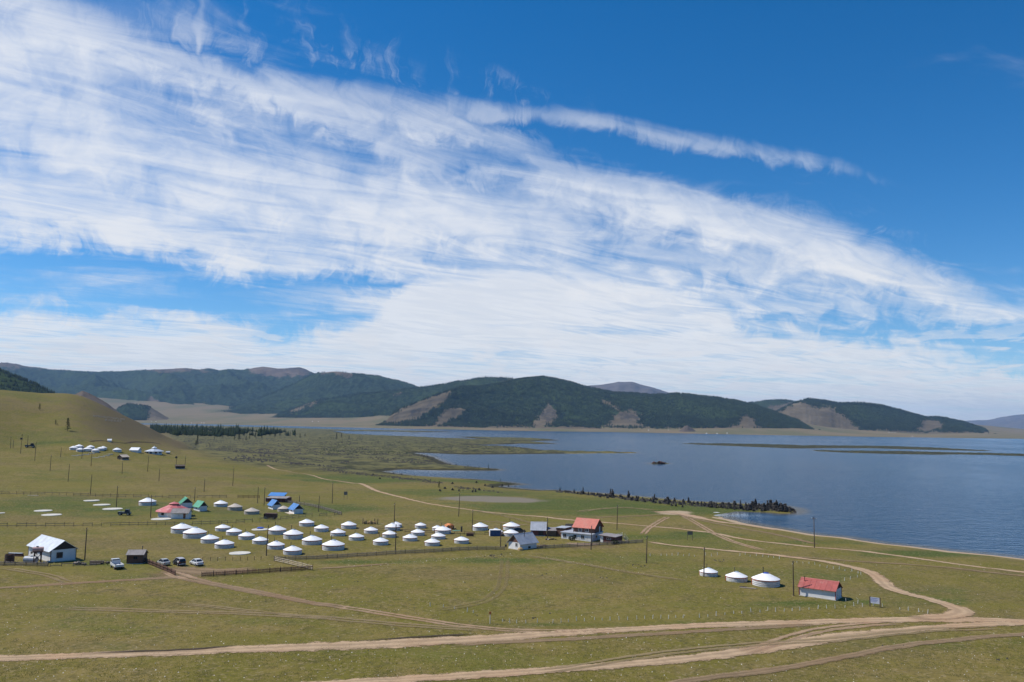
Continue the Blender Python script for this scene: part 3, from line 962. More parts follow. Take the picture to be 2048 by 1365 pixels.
    mountain("mountain", M_mid, [(1500, 852), (1550, 826), (1580, 810), (1600, 803.5), (1620, 798.5), (1650, 801.5), (1680, 807), (1700, 807.5), (1715, 805.5), (1740, 809), (1770, 813.5), (1800, 820), (1830, 829), (1850, 834.5), (1875, 835.5),
                                 (1892, 836.5), (1930, 845), (1965, 857), (1990, 866)], [(1500, 860), (1640, 862), (1750, 864), (1850, 867), (1990, 869)], [(1500, 6600), (1990, 6900)], [(1500, 5600), (1990, 6000)], 0.8, 59, 520, 90,
             bare_polys=[[(1500, 866), (1540, 830), (1604, 800), (1614, 806), (1630, 815), (1648, 812), (1662, 808), (1680, 824), (1695, 836), (1710, 848), (1722, 860), (1700, 880), (1500, 880)],
                         [(1828, 860), (1845, 842), (1862, 836), (1880, 842), (1888, 856), (1870, 866), (1830, 866)], [(1500, 862), (1720, 858), (1840, 862), (1990, 862), (1990, 885), (1500, 885)]],
             trees=14000, forest_label="dark conifer forest on the two-humped hill at right beyond the lake")


build_ground()
build_lake()
build_mountains()


def build_haze():
    m = bpy.data.materials.new("haze_air")
    m.use_nodes = True
    N = Nodes(m.node_tree)
    v = N.n('ShaderNodeVolumePrincipled')
    v.inputs['Color'].default_value = (0.36, 0.62, 1.0, 1)
    v.inputs['Density'].default_value = HAZE
    v.inputs['Anisotropy'].default_value = 0.0
    o_ = N.n('ShaderNodeOutputMaterial')
    N.put(o_.inputs['Volume'], v)
    m.cycles.homogeneous_volume = True
    X, Yb, Yf, Z0, Z1 = 28000, -27000, 31500, -75, 900
    vs = [(sx * X, y, z) for z in (Z0, Z1) for y in (Yb, Yf) for sx in (-1, 1)]
    fs = [(0, 2, 3, 1), (4, 5, 7, 6), (0, 1, 5, 4), (2, 6, 7, 3), (0, 4, 6, 2), (1, 3, 7, 5)]
    o = link_mesh("haze", vs, fs, m)
    tag(o, "thin bluish summer haze over the lake and the mountains", "haze", kind="stuff")


HAZE = 3.0e-5
build_haze()
# ------------------------------------------------------------------ placing things by where they stand on the ground
def Pm(pts):
    """many photo pixels -> ground points (gentle ground: fixed-point on the height)"""
    pts = np.array(pts, dtype=float)
    d = np.array([px_dir(a, b) for a, b in pts])
    z = np.full(len(pts), 2.0)
    for _ in range(10):
        t = (z - CAMH) / d[:, 2]
        z = 0.5 * z + 0.5 * np.clip(ground_z(d[:, 0] * t, d[:, 1] * t), -1, 20)
    t = (z - CAMH) / d[:, 2]
    x, y = d[:, 0] * t, d[:, 1] * t
    return np.stack([x, y, ground_z(x, y)], axis=1)


def PP(px, py):
    if py < 912:
        return P(px, py)
    a = Pm([(px, py)])[0]
    return Vector((float(a[0]), float(a[1]), float(a[2])))


class MB:
    """collects boxes, tubes, lathes and slabs into one mesh"""
    def __init__(self):
        self.v = []
        self.f = []

    def add(self, vs, fs):
        k = len(self.v)
        self.v += [tuple(p) for p in vs]
        self.f += [tuple(i + k for i in q) for q in fs]
        return self

    def box(self, x0, x1, y0, y1, z0, z1):
        vs = [(x, y, z) for z in (z0, z1) for y in (y0, y1) for x in (x0, x1)]
        return self.add(vs, [(0, 2, 3, 1), (4, 5, 7, 6), (0, 1, 5, 4), (2, 6, 7, 3), (0, 4, 6, 2), (1, 3, 7, 5)])

    def hexa(self, vs):
        """8 corners: bottom ring (4, counter-clockwise) then top ring"""
        return self.add(vs, [(3, 2, 1, 0), (4, 5, 6, 7), (0, 1, 5, 4), (1, 2, 6, 5), (2, 3, 7, 6), (3, 0, 4, 7)])

    def slab(self, a, b, c, d, t):
        """a sheet with corners a,b,c,d and thickness t straight down"""
        lo = [(p[0], p[1], p[2] - t) for p in (a, b, c, d)]
        return self.hexa(lo + [a, b, c, d])

    def prism(self, poly, y0, y1):
        """polygon in the xz plane pushed along y"""
        n = len(poly)
        vs = [(x, y0, z) for x, z in poly] + [(x, y1, z) for x, z in poly]
        fs = [tuple(range(n)), tuple(range(2 * n - 1, n - 1, -1))]
        fs += [(i, i + n, (i + 1) % n + n, (i + 1) % n) for i in range(n)]
        return self.add(vs, fs)

    def prism_x(self, poly, x0, x1):
        """polygon in the yz plane pushed along x"""
        n = len(poly)
        vs = [(x0, y, z) for y, z in poly] + [(x1, y, z) for y, z in poly]
        fs = [tuple(range(n - 1, -1, -1)), tuple(range(n, 2 * n))]
        fs += [(i, (i + 1) % n, (i + 1) % n + n, i + n) for i in range(n)]
        return self.add(vs, fs)

    def tube(self, p, q, r0, r1=None, n=8):
        r1 = r0 if r1 is None else r1
        p = Vector(p)
        q = Vector(q)
        w = (q - p).normalized()
        a = w.orthogonal().normalized()
        b = w.cross(a)
        vs = []
        for c, r in ((p, r0), (q, r1)):
            for i in range(n):
                t = 2 * math.pi * i / n
                vs.append(c + a * (math.cos(t) * r) + b * (math.sin(t) * r))
        fs = [(i, (i + 1) % n, (i + 1) % n + n, i + n) for i in range(n)]
        fs += [tuple(range(n - 1, -1, -1)), tuple(range(n, 2 * n))]
        return self.add(vs, fs)

    def lathe(self, prof, n=20, cx=0, cy=0, cap=True, ph=0.0, wob=0.0):
        vs = []
        for (r, z) in prof:
            for i in range(n):
                t = 2 * math.pi * i / n + ph
                k = 1 + wob * math.sin(3 * t + z)
                vs.append((cx + r * k * math.cos(t), cy + r * k * math.sin(t), z))
        fs = []
        for j in range(len(prof) - 1):
            for i in range(n):
                fs.append((j * n + i, j * n + (i + 1) % n, (j + 1) * n + (i + 1) % n, (j + 1) * n + i))
        if cap:
            fs.append(tuple(range(n - 1, -1, -1)))
            fs.append(tuple((len(prof) - 1) * n + i for i in range(n)))
        return self.add(vs, fs)

    def rock(self, c, s, seed, sub=1):
        bm = bmesh.new()
        bmesh.ops.create_icosphere(bm, subdivisions=sub, radius=1.0)
        rd = random.Random(seed)
        for v in bm.verts:
            k = rd.uniform(0.68, 1.18)
            v.co = Vector((v.co.x * s[0] * k + c[0], v.co.y * s[1] * k + c[1], v.co.z * s[2] * k + c[2]))
        bm.verts.index_update()
        self.add([v.co[:] for v in bm.verts], [tuple(v.index for v in f.verts) for f in bm.faces])
        bm.free()
        return self

    def build(self, name, mat, parent=None, smooth=False):
        o = link_mesh(name, self.v, self.f, mat, parent)
        if smooth:
            me = o.data
            me.polygons.foreach_set("use_smooth", np.ones(len(me.polygons), dtype=bool))
            try:
                me.set_sharp_from_angle(angle=math.radians(40))
            except Exception:
                pass
        return o


def thing(name, label, cat, loc, rz=0.0, group=None, s=1.0):
    o = bpy.data.objects.new(name, None)
    o.empty_display_size = 0.3
    COL.objects.link(o)
    o.location = loc
    o.rotation_euler = (0, 0, rz)
    o.scale = (s, s, s)
    return tag(o, label, cat, group)


def copy_tree(o, parent=None):
    c = o.copy()
    COL.objects.link(c)
    c.parent = parent
    for ch in o.children:
        copy_tree(ch, c)
    return c


# ------------------------------------------------------------------ materials for built things
CANVAS = plain("white_canvas", (0.71, 0.70, 0.685), 0.85, 0.05, 0.9, dirt=((0.52, 0.48, 0.42, 1), 0.5))
CANVAS_ROOF = plain("roof_canvas", (0.82, 0.82, 0.82), 0.8, 0.04, 0.7, dirt=((0.60, 0.60, 0.60, 1), 0.4))
BEIGE = plain("beige_felt", (0.50, 0.44, 0.37), 0.9, 0.10, 0.9)
ROPE = plain("rope", (0.25, 0.22, 0.19), 0.9)
BAND = plain("orange_band", (0.60, 0.13, 0.04), 0.8, 0.10)
BANDRED = plain("broad_orange_trim", (0.62, 0.17, 0.03), 0.7, 0.15)
BLUE = plain("blue_cloth", (0.05, 0.12, 0.50), 0.7)
CROWN = plain("crown_cloth", (0.42, 0.50, 0.55), 0.8, 0.15)
IRON = plain("sooty_iron", (0.035, 0.032, 0.030), 0.6)
WOODDK = plain("weathered_wood", (0.105, 0.075, 0.052), 0.85, 0.30, 2.0, streak=(1, 1, 6), bump=0.4)
WOODGY = plain("grey_wood", (0.215, 0.180, 0.145), 0.9, 0.30, 2.0, streak=(1, 1, 6), bump=0.4)
WOODBR = plain("brown_boards", (0.140, 0.066, 0.042), 0.8, 0.25, 1.5, streak=(6, 6, 1), bump=0.3)
WOODRED = plain("red_brown_boards", (0.130, 0.042, 0.034), 0.8, 0.25, 1.5, streak=(6, 6, 1))
PALEWOOD = plain("pale_planks", (0.52, 0.43, 0.33), 0.85, 0.2, 1.5)
WHITEWASH = plain("whitewash", (0.74, 0.73, 0.72), 0.9, 0.05, 0.8, dirt=((0.50, 0.46, 0.41, 1), 0.45))
DARKGABLE = plain("dark_gable_boards", (0.040, 0.032, 0.028), 0.85, 0.3, 1.5, streak=(5, 5, 1))
TIN = plain("tin_roof", (0.56, 0.60, 0.65), 0.42, 0.14, 0.5, metal=0.25, dirt=((0.40, 0.38, 0.36, 1), 0.5))
TINGREY = plain("dull_tin_roof", (0.40, 0.42, 0.46), 0.55, 0.12, 0.6, metal=0.1, dirt=((0.30, 0.27, 0.24, 1), 0.4))
RUSTGREY = plain("rusty_tin_roof", (0.26, 0.235, 0.225), 0.7, 0.2, 0.8, dirt=((0.22, 0.12, 0.08, 1), 0.6))
REDTIN = plain("red_tin_roof", (0.36, 0.080, 0.066), 0.55, 0.14, 0.7, dirt=((0.46, 0.22, 0.18, 1), 0.6))
CORALTIN = plain("coral_tin_roof", (0.52, 0.145, 0.100), 0.55, 0.10, 0.7, dirt=((0.50, 0.26, 0.19, 1), 0.4))
PINKTIN = plain("pink_red_roof", (0.50, 0.125, 0.125), 0.6, 0.10, 0.6, dirt=((0.66, 0.40, 0.38, 1), 0.7))
GREENTIN = plain("green_tin_roof", (0.085, 0.36, 0.215), 0.5, 0.10, 0.8)
BLUETIN = plain("blue_tin_roof", (0.08, 0.24, 0.54), 0.45, 0.10, 0.8)
PINKTANK = plain("faded_pink_tank", (0.50, 0.31, 0.28), 0.6, 0.2, 1.2, dirt=((0.30, 0.13, 0.08, 1), 0.8))
GREYTANK = plain("grey_tank", (0.34, 0.37, 0.42), 0.5, 0.15, 1.0, dirt=((0.42, 0.22, 0.16, 1), 0.6))
RUST = plain("rust", (0.085, 0.038, 0.026), 0.8, 0.35, 1.5)
GLASSDK = plain("dark_glass", (0.018, 0.022, 0.030), 0.12, 0.2, 1.0)
FRAMEWH = plain("white_frame", (0.70, 0.69, 0.67), 0.6, 0.05)
FRAMEDK = plain("dark_trim", (0.07, 0.045, 0.035), 0.7, 0.2)
REDTRIM = plain("red_trim", (0.30, 0.05, 0.04), 0.6, 0.1)
BLUEDOOR = plain("blue_boards", (0.030, 0.075, 0.17), 0.7, 0.2, 1.5)
DOORBR = plain("brown_door", (0.22, 0.085, 0.04), 0.6, 0.15)
CONCRETE = plain("pale_concrete", (0.56, 0.53, 0.47), 0.9, 0.10, 0.9, dirt=((0.38, 0.35, 0.28, 1), 0.5))
LAVA = plain("lava_rock", (0.026, 0.023, 0.021), 0.95, 0.45, 1.6, bump=0.8, dirt=((0.070, 0.058, 0.045, 1), 0.5))
STONE = plain("pale_stone", (0.46, 0.43, 0.38), 0.9, 0.2, 1.2)
CARWHITE = plain("white_car_paint", (0.70, 0.71, 0.72), 0.28, 0.03, 0.6)
CARSILVER = plain("silver_car_paint", (0.52, 0.52, 0.50), 0.3, 0.03, 0.6, metal=0.3)
CARDARK = plain("dark_car_paint", (0.020, 0.020, 0.026), 0.28, 0.05, 0.6)
CARGREY = plain("pearl_roof_paint", (0.42, 0.40, 0.42), 0.3, 0.04, 0.6)
TYRE = plain("tyre_rubber", (0.015, 0.015, 0.015), 0.8)
RIM = plain("wheel_rim", (0.42, 0.42, 0.43), 0.4, 0.1, metal=0.6)
TAIL = plain("tail_lamp", (0.38, 0.02, 0.015), 0.3)
PLATE = plain("number_plate", (0.55, 0.55, 0.52), 0.5)
SIGNBLUE = plain("sign_blue_band", (0.17, 0.22, 0.42), 0.6, 0.15)
SIGNWHITE = plain("sign_white", (0.55, 0.57, 0.66), 0.6, 0.06)
ORANGE = plain("orange_tarpaulin", (0.58, 0.20, 0.06), 0.7, 0.25, 1.2)
STRAW = plain("straw", (0.36, 0.25, 0.115), 0.95, 0.25, 2.5, bump=0.5)
GREENTARP = plain("green_tarpaulin", (0.09, 0.24, 0.17), 0.7, 0.15)
STAKEWHITE = plain("whitewashed_stake", (0.62, 0.60, 0.55), 0.85, 0.15, 3.0)
POLEWOOD = plain("pole_wood", (0.085, 0.058, 0.040), 0.9, 0.25, 1.5, streak=(3, 3, 0.5))
BARK = plain("larch_bark", (0.075, 0.055, 0.042), 0.95, 0.3, 2.0)
NEEDLE = plain("larch_green", (0.034, 0.048, 0.020), 0.9, 0.4, 1.5, spec=0.05)
LEAF = plain("shrub_leaf", (0.030, 0.040, 0.018), 0.9, 0.4, 3.0, spec=0.05)


# ------------------------------------------------------------------ dirt tracks
def track_material(name, col, ruts, strength=1.0):
    m, N, b, o = new_mat(name)
    at = N.n('ShaderNodeAttribute', attribute_name="lane")
    sp = N.n('ShaderNodeSeparateXYZ')
    N.put(sp.inputs[0], at.outputs['Vector'])
    u, fade = sp.outputs[0], sp.outputs[2]
    g = N.n('ShaderNodeNewGeometry')
    pos = g.outputs['Position']
    au = N.m('ABSOLUTE', u)
    n1 = N.noise(pos, 0.35, 5.0, 0.65)
    n2 = N.noise(pos, 1.8, 4.0, 0.65)
    nn = N.m('ADD', N.m('MULTIPLY', n1, 0.6), N.m('MULTIPLY', n2, 0.4))
    edge = N.m('SUBTRACT', 1.0, au)
    if ruts > 0:
        rut = N.m('SUBTRACT', 1.0, N.m('MULTIPLY', N.m('ABSOLUTE', N.m('SUBTRACT', au, 0.55)), 2.6))
        edge = N.m('ADD', N.m('MULTIPLY', rut, ruts), N.m('MULTIPLY', edge, 1 - ruts))
    a = N.smooth(N.m('ADD', edge, N.m('MULTIPLY', N.m('SUBTRACT', nn, 0.5), 1.7)), 0.10, 0.42)
    a = N.m('MULTIPLY', N.m('MULTIPLY', a, fade), strength)
    # faint lanes worn by wheels
    lane = N.m('SINE', N.m('MULTIPLY', u, 9.0))
    c = N.mix(N.smooth(N.m('ADD', nn, N.m('MULTIPLY', lane, 0.10)), 0.38, 0.64), tuple(x * 0.80 for x in col), tuple(min(1, x * 1.12) for x in col))
    c = N.mix(N.smooth(N.noise(pos, 0.08, 3.0, 0.6), 0.45, 0.70, 0.0, 0.45), c, (col[0] * 0.95, col[1] * 0.80, col[2] * 0.72, 1))
    N.put(b.inputs['Base Color'], c)
    b.inputs['Roughness'].default_value = 0.95
    b.inputs['Specular IOR Level'].default_value = 0.1
    bp = N.n('ShaderNodeBump')
    bp.inputs['Strength'].default_value = 0.5
    bp.inputs['Distance'].default_value = 0.05
    N.put(bp.inputs['Height'], n2)
    N.put(b.inputs['Normal'], bp)
    tr = N.n('ShaderNodeBsdfTransparent')
    mx = N.n('ShaderNodeMixShader')
    N.put(mx.inputs[0], a)
    N.put(mx.inputs[1], tr)
    N.put(mx.inputs[2], b)
    N.put(o.inputs[0], mx)
    return m


DIRT = (0.405, 0.288, 0.180)
TRACKS = {0: track_material("dirt_road", DIRT, 0.0), 1: track_material("dirt_ruts", (0.40, 0.275, 0.175), 0.7, 0.75), 2: track_material("faint_ruts", (0.30, 0.225, 0.125), 0.75, 0.62),
          6: track_material("faded_ruts", (0.26, 0.20, 0.10), 0.8, 0.34),
          3: track_material("worn_earth", (0.285, 0.200, 0.120), 0.0, 0.75), 4: track_material("dark_soil", (0.060, 0.046, 0.032), 0.0, 0.9), 5: track_material("beach_sand", (0.42, 0.295, 0.190), 0.0)}
track_count = [0]


def catmull(pts, step):
    pts = np.array(pts)
    p = np.vstack([2 * pts[0] - pts[1], pts, 2 * pts[-1] - pts[-2]])
    out = []
    for i in range(1, len(p) - 2):
        n = max(2, int(np.linalg.norm(p[i + 1] - p[i]) / step))
        t = np.linspace(0, 1, n, endpoint=False)[:, None]
        out.append(0.5 * (2 * p[i] + (p[i + 1] - p[i - 1]) * t + (2 * p[i - 1] - 5 * p[i] + 4 * p[i + 1] - p[i + 2]) * t ** 2 + (3 * p[i] - p[i - 1] - 3 * p[i + 1] + p[i + 2]) * t ** 3))
    out.append(p[-2:-1])
    return np.vstack(out)


def track(px_pts, width, kind=0, name="dirt_track", fade=(4.0, 4.0), step=0.9, lift=None):
    """width: metres, one number or one per point"""
    track_count[0] += 1
    lift = (0.055 + 0.007 * (track_count[0] % 9)) if lift is None else lift
    w3 = Pm(px_pts) if px_pts[0][1] > 905 else np.array([P(*p)[:] for p in px_pts])
    wd = np.array(width if isinstance(width, (list, tuple)) else [width] * len(px_pts), dtype=float)
    c = catmull(np.column_stack([w3[:, :2], wd]), step)
    xy, wd = c[:, :2], c[:, 2]
    tg = np.gradient(xy, axis=0)
    tg /= np.linalg.norm(tg, axis=1)[:, None] + 1e-9
    nr = np.stack([tg[:, 1], -tg[:, 0]], axis=1)
    nc = 9
    u = np.linspace(-1, 1, nc)
    X = xy[:, 0][:, None] + nr[:, 0][:, None] * u * wd[:, None] / 2 * 1.15
    Y = xy[:, 1][:, None] + nr[:, 1][:, None] * u * wd[:, None] / 2 * 1.15
    Z = ground_z(X.ravel(), Y.ravel()) + lift
    V = np.stack([X.ravel(), Y.ravel(), Z], axis=1)
    o = link_mesh(name, V, grid_faces(len(xy), nc), TRACKS[kind], smooth=True)
    s = np.concatenate([[0], np.cumsum(np.linalg.norm(np.diff(xy, axis=0), axis=1))])
    fd = np.ones(len(s))
    if fade[0] > 0:
        fd = np.minimum(fd, np.clip(s / fade[0], 0, 1))
    if fade[1] > 0:
        fd = np.minimum(fd, np.clip((s[-1] - s) / fade[1], 0, 1))
    a = o.data.attributes.new("lane", 'FLOAT_VECTOR', 'POINT')
    L = np.stack([np.tile(u, len(s)), np.repeat(s, nc), np.repeat(fd, nc)], axis=1).astype(np.float32)
    a.data.foreach_set("vector", L.ravel())
    return tag(o, kind="structure")


def build_tracks():
    # the main road across the foreground
    track([(-260, 1328), (0, 1318), (200, 1311), (342, 1306), (478, 1300), (700, 1292), (851, 1285), (1022, 1274), (1193, 1263), (1360, 1254), (1519, 1248), (1690, 1243), (1860, 1239), (1963, 1240), (2048, 1244), (2300, 1256)],
          [3.6, 3.6, 3.7, 3.9, 4.6, 6.2, 6.0, 5.0, 4.2, 4.2, 4.2, 4.2, 4.8, 4.6, 4.2, 4], 0, fade=(0, 0))
    track([(900, 1291), (1022, 1285), (1192, 1275.5), (1360, 1266), (1485, 1258.5), (1640, 1250)], 2.2, 3)
    # the second road and its branches
    track([(330, 1386), (560, 1374), (748, 1362.5), (885, 1355.5), (1022, 1347), (1158, 1337), (1348, 1321), (1519, 1300), (1655, 1278), (1792, 1263), (1929, 1252), (2048, 1248), (2250, 1256)],
          [3.2, 3.3, 3.4, 3.6, 3.6, 3.6, 3.7, 4.4, 4.6, 3.6, 3.3, 3.0, 3], 0, fade=(0, 0))
    track([(1480, 1306), (1519, 1297), (1587, 1274), (1655, 1258.5), (1724, 1251), (1800, 1246)], 3.0, 1)
    track([(1340, 1370), (1382, 1362), (1519, 1345), (1690, 1314.5), (1792, 1294.5), (1929, 1279), (2048, 1270), (2250, 1262)], 2.4, 3, fade=(0, 0))
    track([(1080, 1345), (1300, 1312), (1519, 1289), (1690, 1278), (1850, 1262), (2000, 1256)], 2.6, 2)
    # the winding road on the right
    track([(1820, 1238), (1895, 1234), (1921, 1226.5), (1911, 1216.5), (1860, 1200), (1802, 1185), (1771, 1171), (1754, 1154), (1724, 1140), (1655, 1125), (1613, 1119), (1496, 1106), (1350, 1092), (1291, 1083.5)],
          [4, 5.4, 5.6, 4.6, 3.7, 3.6, 4.0, 4.2, 3.8, 3.1, 2.8, 2.6, 2.4, 2.2], 0)
    track([(1560, 1112), (1607, 1115.5), (1714, 1123.5), (1848, 1132), (2048, 1153), (2250, 1172)], 2.0, 3, fade=(6, 0))
    # the long track from the left hills to the right shore
    track([(535, 930), (544, 936), (563, 941), (590, 946), (619, 950), (653, 959.5), (704, 966.5), (725, 969), (756, 983), (824, 1000.5), (880, 1011.5), (951, 1021.5), (1013, 1028.5), (1085, 1034), (1146, 1041), (1228, 1047), (1302, 1053.5),
           (1373, 1060), (1431, 1067.5), (1490, 1079), (1578, 1089.5), (1634, 1095.5), (1741, 1105), (1848, 1119.5), (1955, 1134), (2048, 1145), (2250, 1168)],
          [2.4, 2, 1.5, 1.2, 1.5, 2, 2.6, 3.2, 2.9, 2.4, 2.2, 2.2, 2.1, 2.6, 2.6, 2.4, 2.4, 2.6, 2.6, 2.6, 2.4, 2.4, 2.6, 2.6, 2.4, 2.4, 2.4], 0, step=1.6, fade=(6, 0))
    track([(1350, 1027), (1364, 1031), (1395, 1048), (1428, 1067), (1470, 1085), (1530, 1102)], 2.6, 1)
    track([(1364, 1030), (1379, 1036.5), (1461, 1053), (1549, 1069), (1637, 1090)], 2.6, 3)
    track([(1300, 1024), (1345, 1026), (1385, 1033), (1411, 1039), (1450, 1046), (1490, 1050.5), (1560, 1062)], [4, 7, 7, 5, 4.5, 4, 3], 5, name="sand_bank")
    track([(1338, 1034), (1302, 1054), (1285, 1070)], 2.4, 1)
    track([(935, 1041), (1000, 1045), (1062, 1052)], 2.2, 3)
    track([(950, 1022), (1010, 1033), (1060, 1046), (1085, 1052)], 2.2, 2)
    track([(1150, 1024), (1240, 1016), (1320, 1022)], 3.4, 2)
    track([(1180, 1036), (1260, 1033), (1330, 1030)], 2.0, 3)
    # tracks by the parking ground on the left
    track([(-200, 1184), (0, 1176.5), (137, 1168), (273, 1160), (359, 1155), (410, 1153)], [2.4, 2.4, 2.6, 3, 4, 4], 3, fade=(0, 5))
    track([(330, 1142), (360, 1152), (393, 1161), (512, 1185), (690, 1216), (817, 1236), (953, 1255), (1056, 1262), (1250, 1263)], [3, 4.5, 3.4, 2.7, 2.4, 2.4, 2.4, 2.4, 2.4], 1)
    track([(370, 1158), (400, 1163), (470, 1177), (560, 1194), (690, 1217)], [5, 4, 3.4, 3, 2.6], 3)
    track([(119, 1217), (307, 1222.5), (512, 1229), (690, 1240.5), (817, 1251.5), (970, 1261)], 2.6, 2)
    track([(359, 1207), (512, 1224), (690, 1240)], 1.8, 2)
    track([(1010, 1118), (1006, 1161), (998, 1181), (970, 1202), (919, 1214), (860, 1222)], 2.6, 6)
    track([(620, 1139), (700, 1134.5), (790, 1128)], 1.6, 3)
    track([(1050, 1112), (1120, 1122), (1192, 1134), (1380, 1163)], 2.0, 2)
    track([(0, 1136), (90, 1150), (140, 1168)], 2.4, 2)
    track([(330, 1136), (380, 1142), (440, 1144), (520, 1138)], [6, 9, 9, 5], 3, name="bare_earth")
    track([(1128, 1086), (1165, 1089), (1205, 1087.5)], [3, 6, 4], 5, name="bare_earth", lift=0.05)
    # foundations of a gully cut along the foot of the bare hill
    track([(178, 884.5), (200, 882), (222, 884), (250, 887), (270, 884.5), (300, 885.5), (322, 889)], 2.4, 4, name="gully", step=2.0)
    # low earth bank left by the road cutting
    track([(150, 1310), (300, 1303.5), (410, 1298.5), (478, 1292)], 0.9, 4, name="road_bank", fade=(8, 4), lift=0.14)
    track([(700, 1285), (800, 1278), (900, 1272), (960, 1268)], 0.8, 4, name="road_bank", fade=(8, 4), lift=0.14)


build_tracks()


# ------------------------------------------------------------------ round felt tents
def ordinal(n):
    ones = ["", "first", "second", "third", "fourth", "fifth", "sixth", "seventh", "eighth", "ninth", "tenth", "eleventh", "twelfth", "thirteenth", "fourteenth", "fifteenth", "sixteenth", "seventeenth", "eighteenth", "nineteenth"]
    tens = {20: ("twentieth", "twenty"), 30: ("thirtieth", "thirty"), 40: ("fortieth", "forty"), 50: ("fiftieth", "fifty"), 60: ("sixtieth", "sixty")}
    if n < 20:
        return ones[n]
    t, o = n // 10 * 10, n % 10
    return tens[t][0] if o == 0 else tens[t][1] + "-" + ones[o]


ORD = ["first", "second", "third", "fourth", "fifth", "sixth", "seventh", "eighth", "ninth", "tenth"]


def make_ger(wall=CANVAS, roof=CANVAS_ROOF, band=BAND, chimney=True, crown=CROWN, broad=False, n=26):
    """a tent of 3 m radius, door towards local +X"""
    t = thing("round_tent", "round tent", "tent", (0, 0, -200))
    w = MB().lathe([(3.02, -0.35), (3.03, 0.0), (3.05, 0.5), (3.04, 1.0), (2.99, 1.42)], n, wob=0.006)
    wl = w.build("wall", wall, t, True)
    MB().lathe([(3.09, 0.30), (3.10, 0.34), (3.09, 0.38)], n, cap=False).lathe([(3.09, 0.68), (3.10, 0.72), (3.09, 0.76)], n, cap=False).lathe([(3.07, 1.04), (3.09, 1.08), (3.07, 1.12)], n, cap=False).build("rope", ROPE, wl)
    MB().lathe([(3.16, 1.40), (3.06, 1.47), (2.30, 1.80), (1.40, 2.20), (0.62, 2.54), (0.0, 2.60)], n, cap=False, wob=0.006).build("roof", roof, t, True)
    b0, b1 = (1.12, 1.41) if broad else (1.19, 1.405)
    MB().lathe([(3.075, b0), (3.10, (b0 + b1) / 2), (3.165, b1)], n, cap=False).build("trim_band", band, t)
    c = MB().lathe([(0.66, 2.50), (0.66, 2.60), (0.52, 2.70), (0.0, 2.73)], 14, cap=False)
    c.hexa([(-0.6, -1.25, 2.12), (0.6, -1.25, 2.12), (0.62, 0.1, 2.70), (-0.62, 0.1, 2.70), (-0.6, -1.25, 2.16), (0.6, -1.25, 2.16), (0.62, 0.1, 2.76), (-0.62, 0.1, 2.76)])
    c.build("crown_flap", crown, t, True)
    d = MB().box(2.92, 3.14, -0.48, 0.48, -0.1, 1.30).build("door", DOORBR, t)
    MB().box(2.95, 3.17, -0.55, -0.48, -0.1, 1.36).box(2.95, 3.17, 0.48, 0.55, -0.1, 1.36).box(2.95, 3.17, -0.48, 0.48, 1.30, 1.36).build("door_frame", BAND, d)
    if chimney:
        MB().tube((0.55, 0.35, 2.3), (0.55, 0.35, 3.75), 0.085, n=7).lathe([(0.15, 3.72), (0.13, 3.86), (0.03, 3.92)], 7, 0.55, 0.35).build("stove_pipe", IRON, t)
    return t


GER = {
    'w': make_ger(), 'n': make_ger(chimney=False), 'b': make_ger(BEIGE, BEIGE, ROPE, False, BEIGE), 'd': make_ger(band=BANDRED, broad=True),
    'u': make_ger(crown=BLUE), 'f': make_ger(band=ROPE, chimney=False, n=18),
}
used = {}


def ger(px, py, w, kind, label, group, name="round_tent"):
    c = PP(px, py)
    d = c.y
    R = w / 2 * d / FOC * 0.985
    fwd = Vector((c.x, c.y, 0)).normalized()
    q = c + fwd * R
    q.z = zat(q.x, q.y)
    src = GER[kind]
    if kind in used:
        t = copy_tree(src)
    else:
        used[kind] = 1
        t = src
    t.location = q
    s = R / 3.0
    t.scale = (s, s, s * random.uniform(0.97, 1.06))
    t.rotation_euler = (0, 0, math.pi / 2 - SUN_AZ + random.uniform(-0.35, 0.35))
    return tag(t, label, "tent", group)


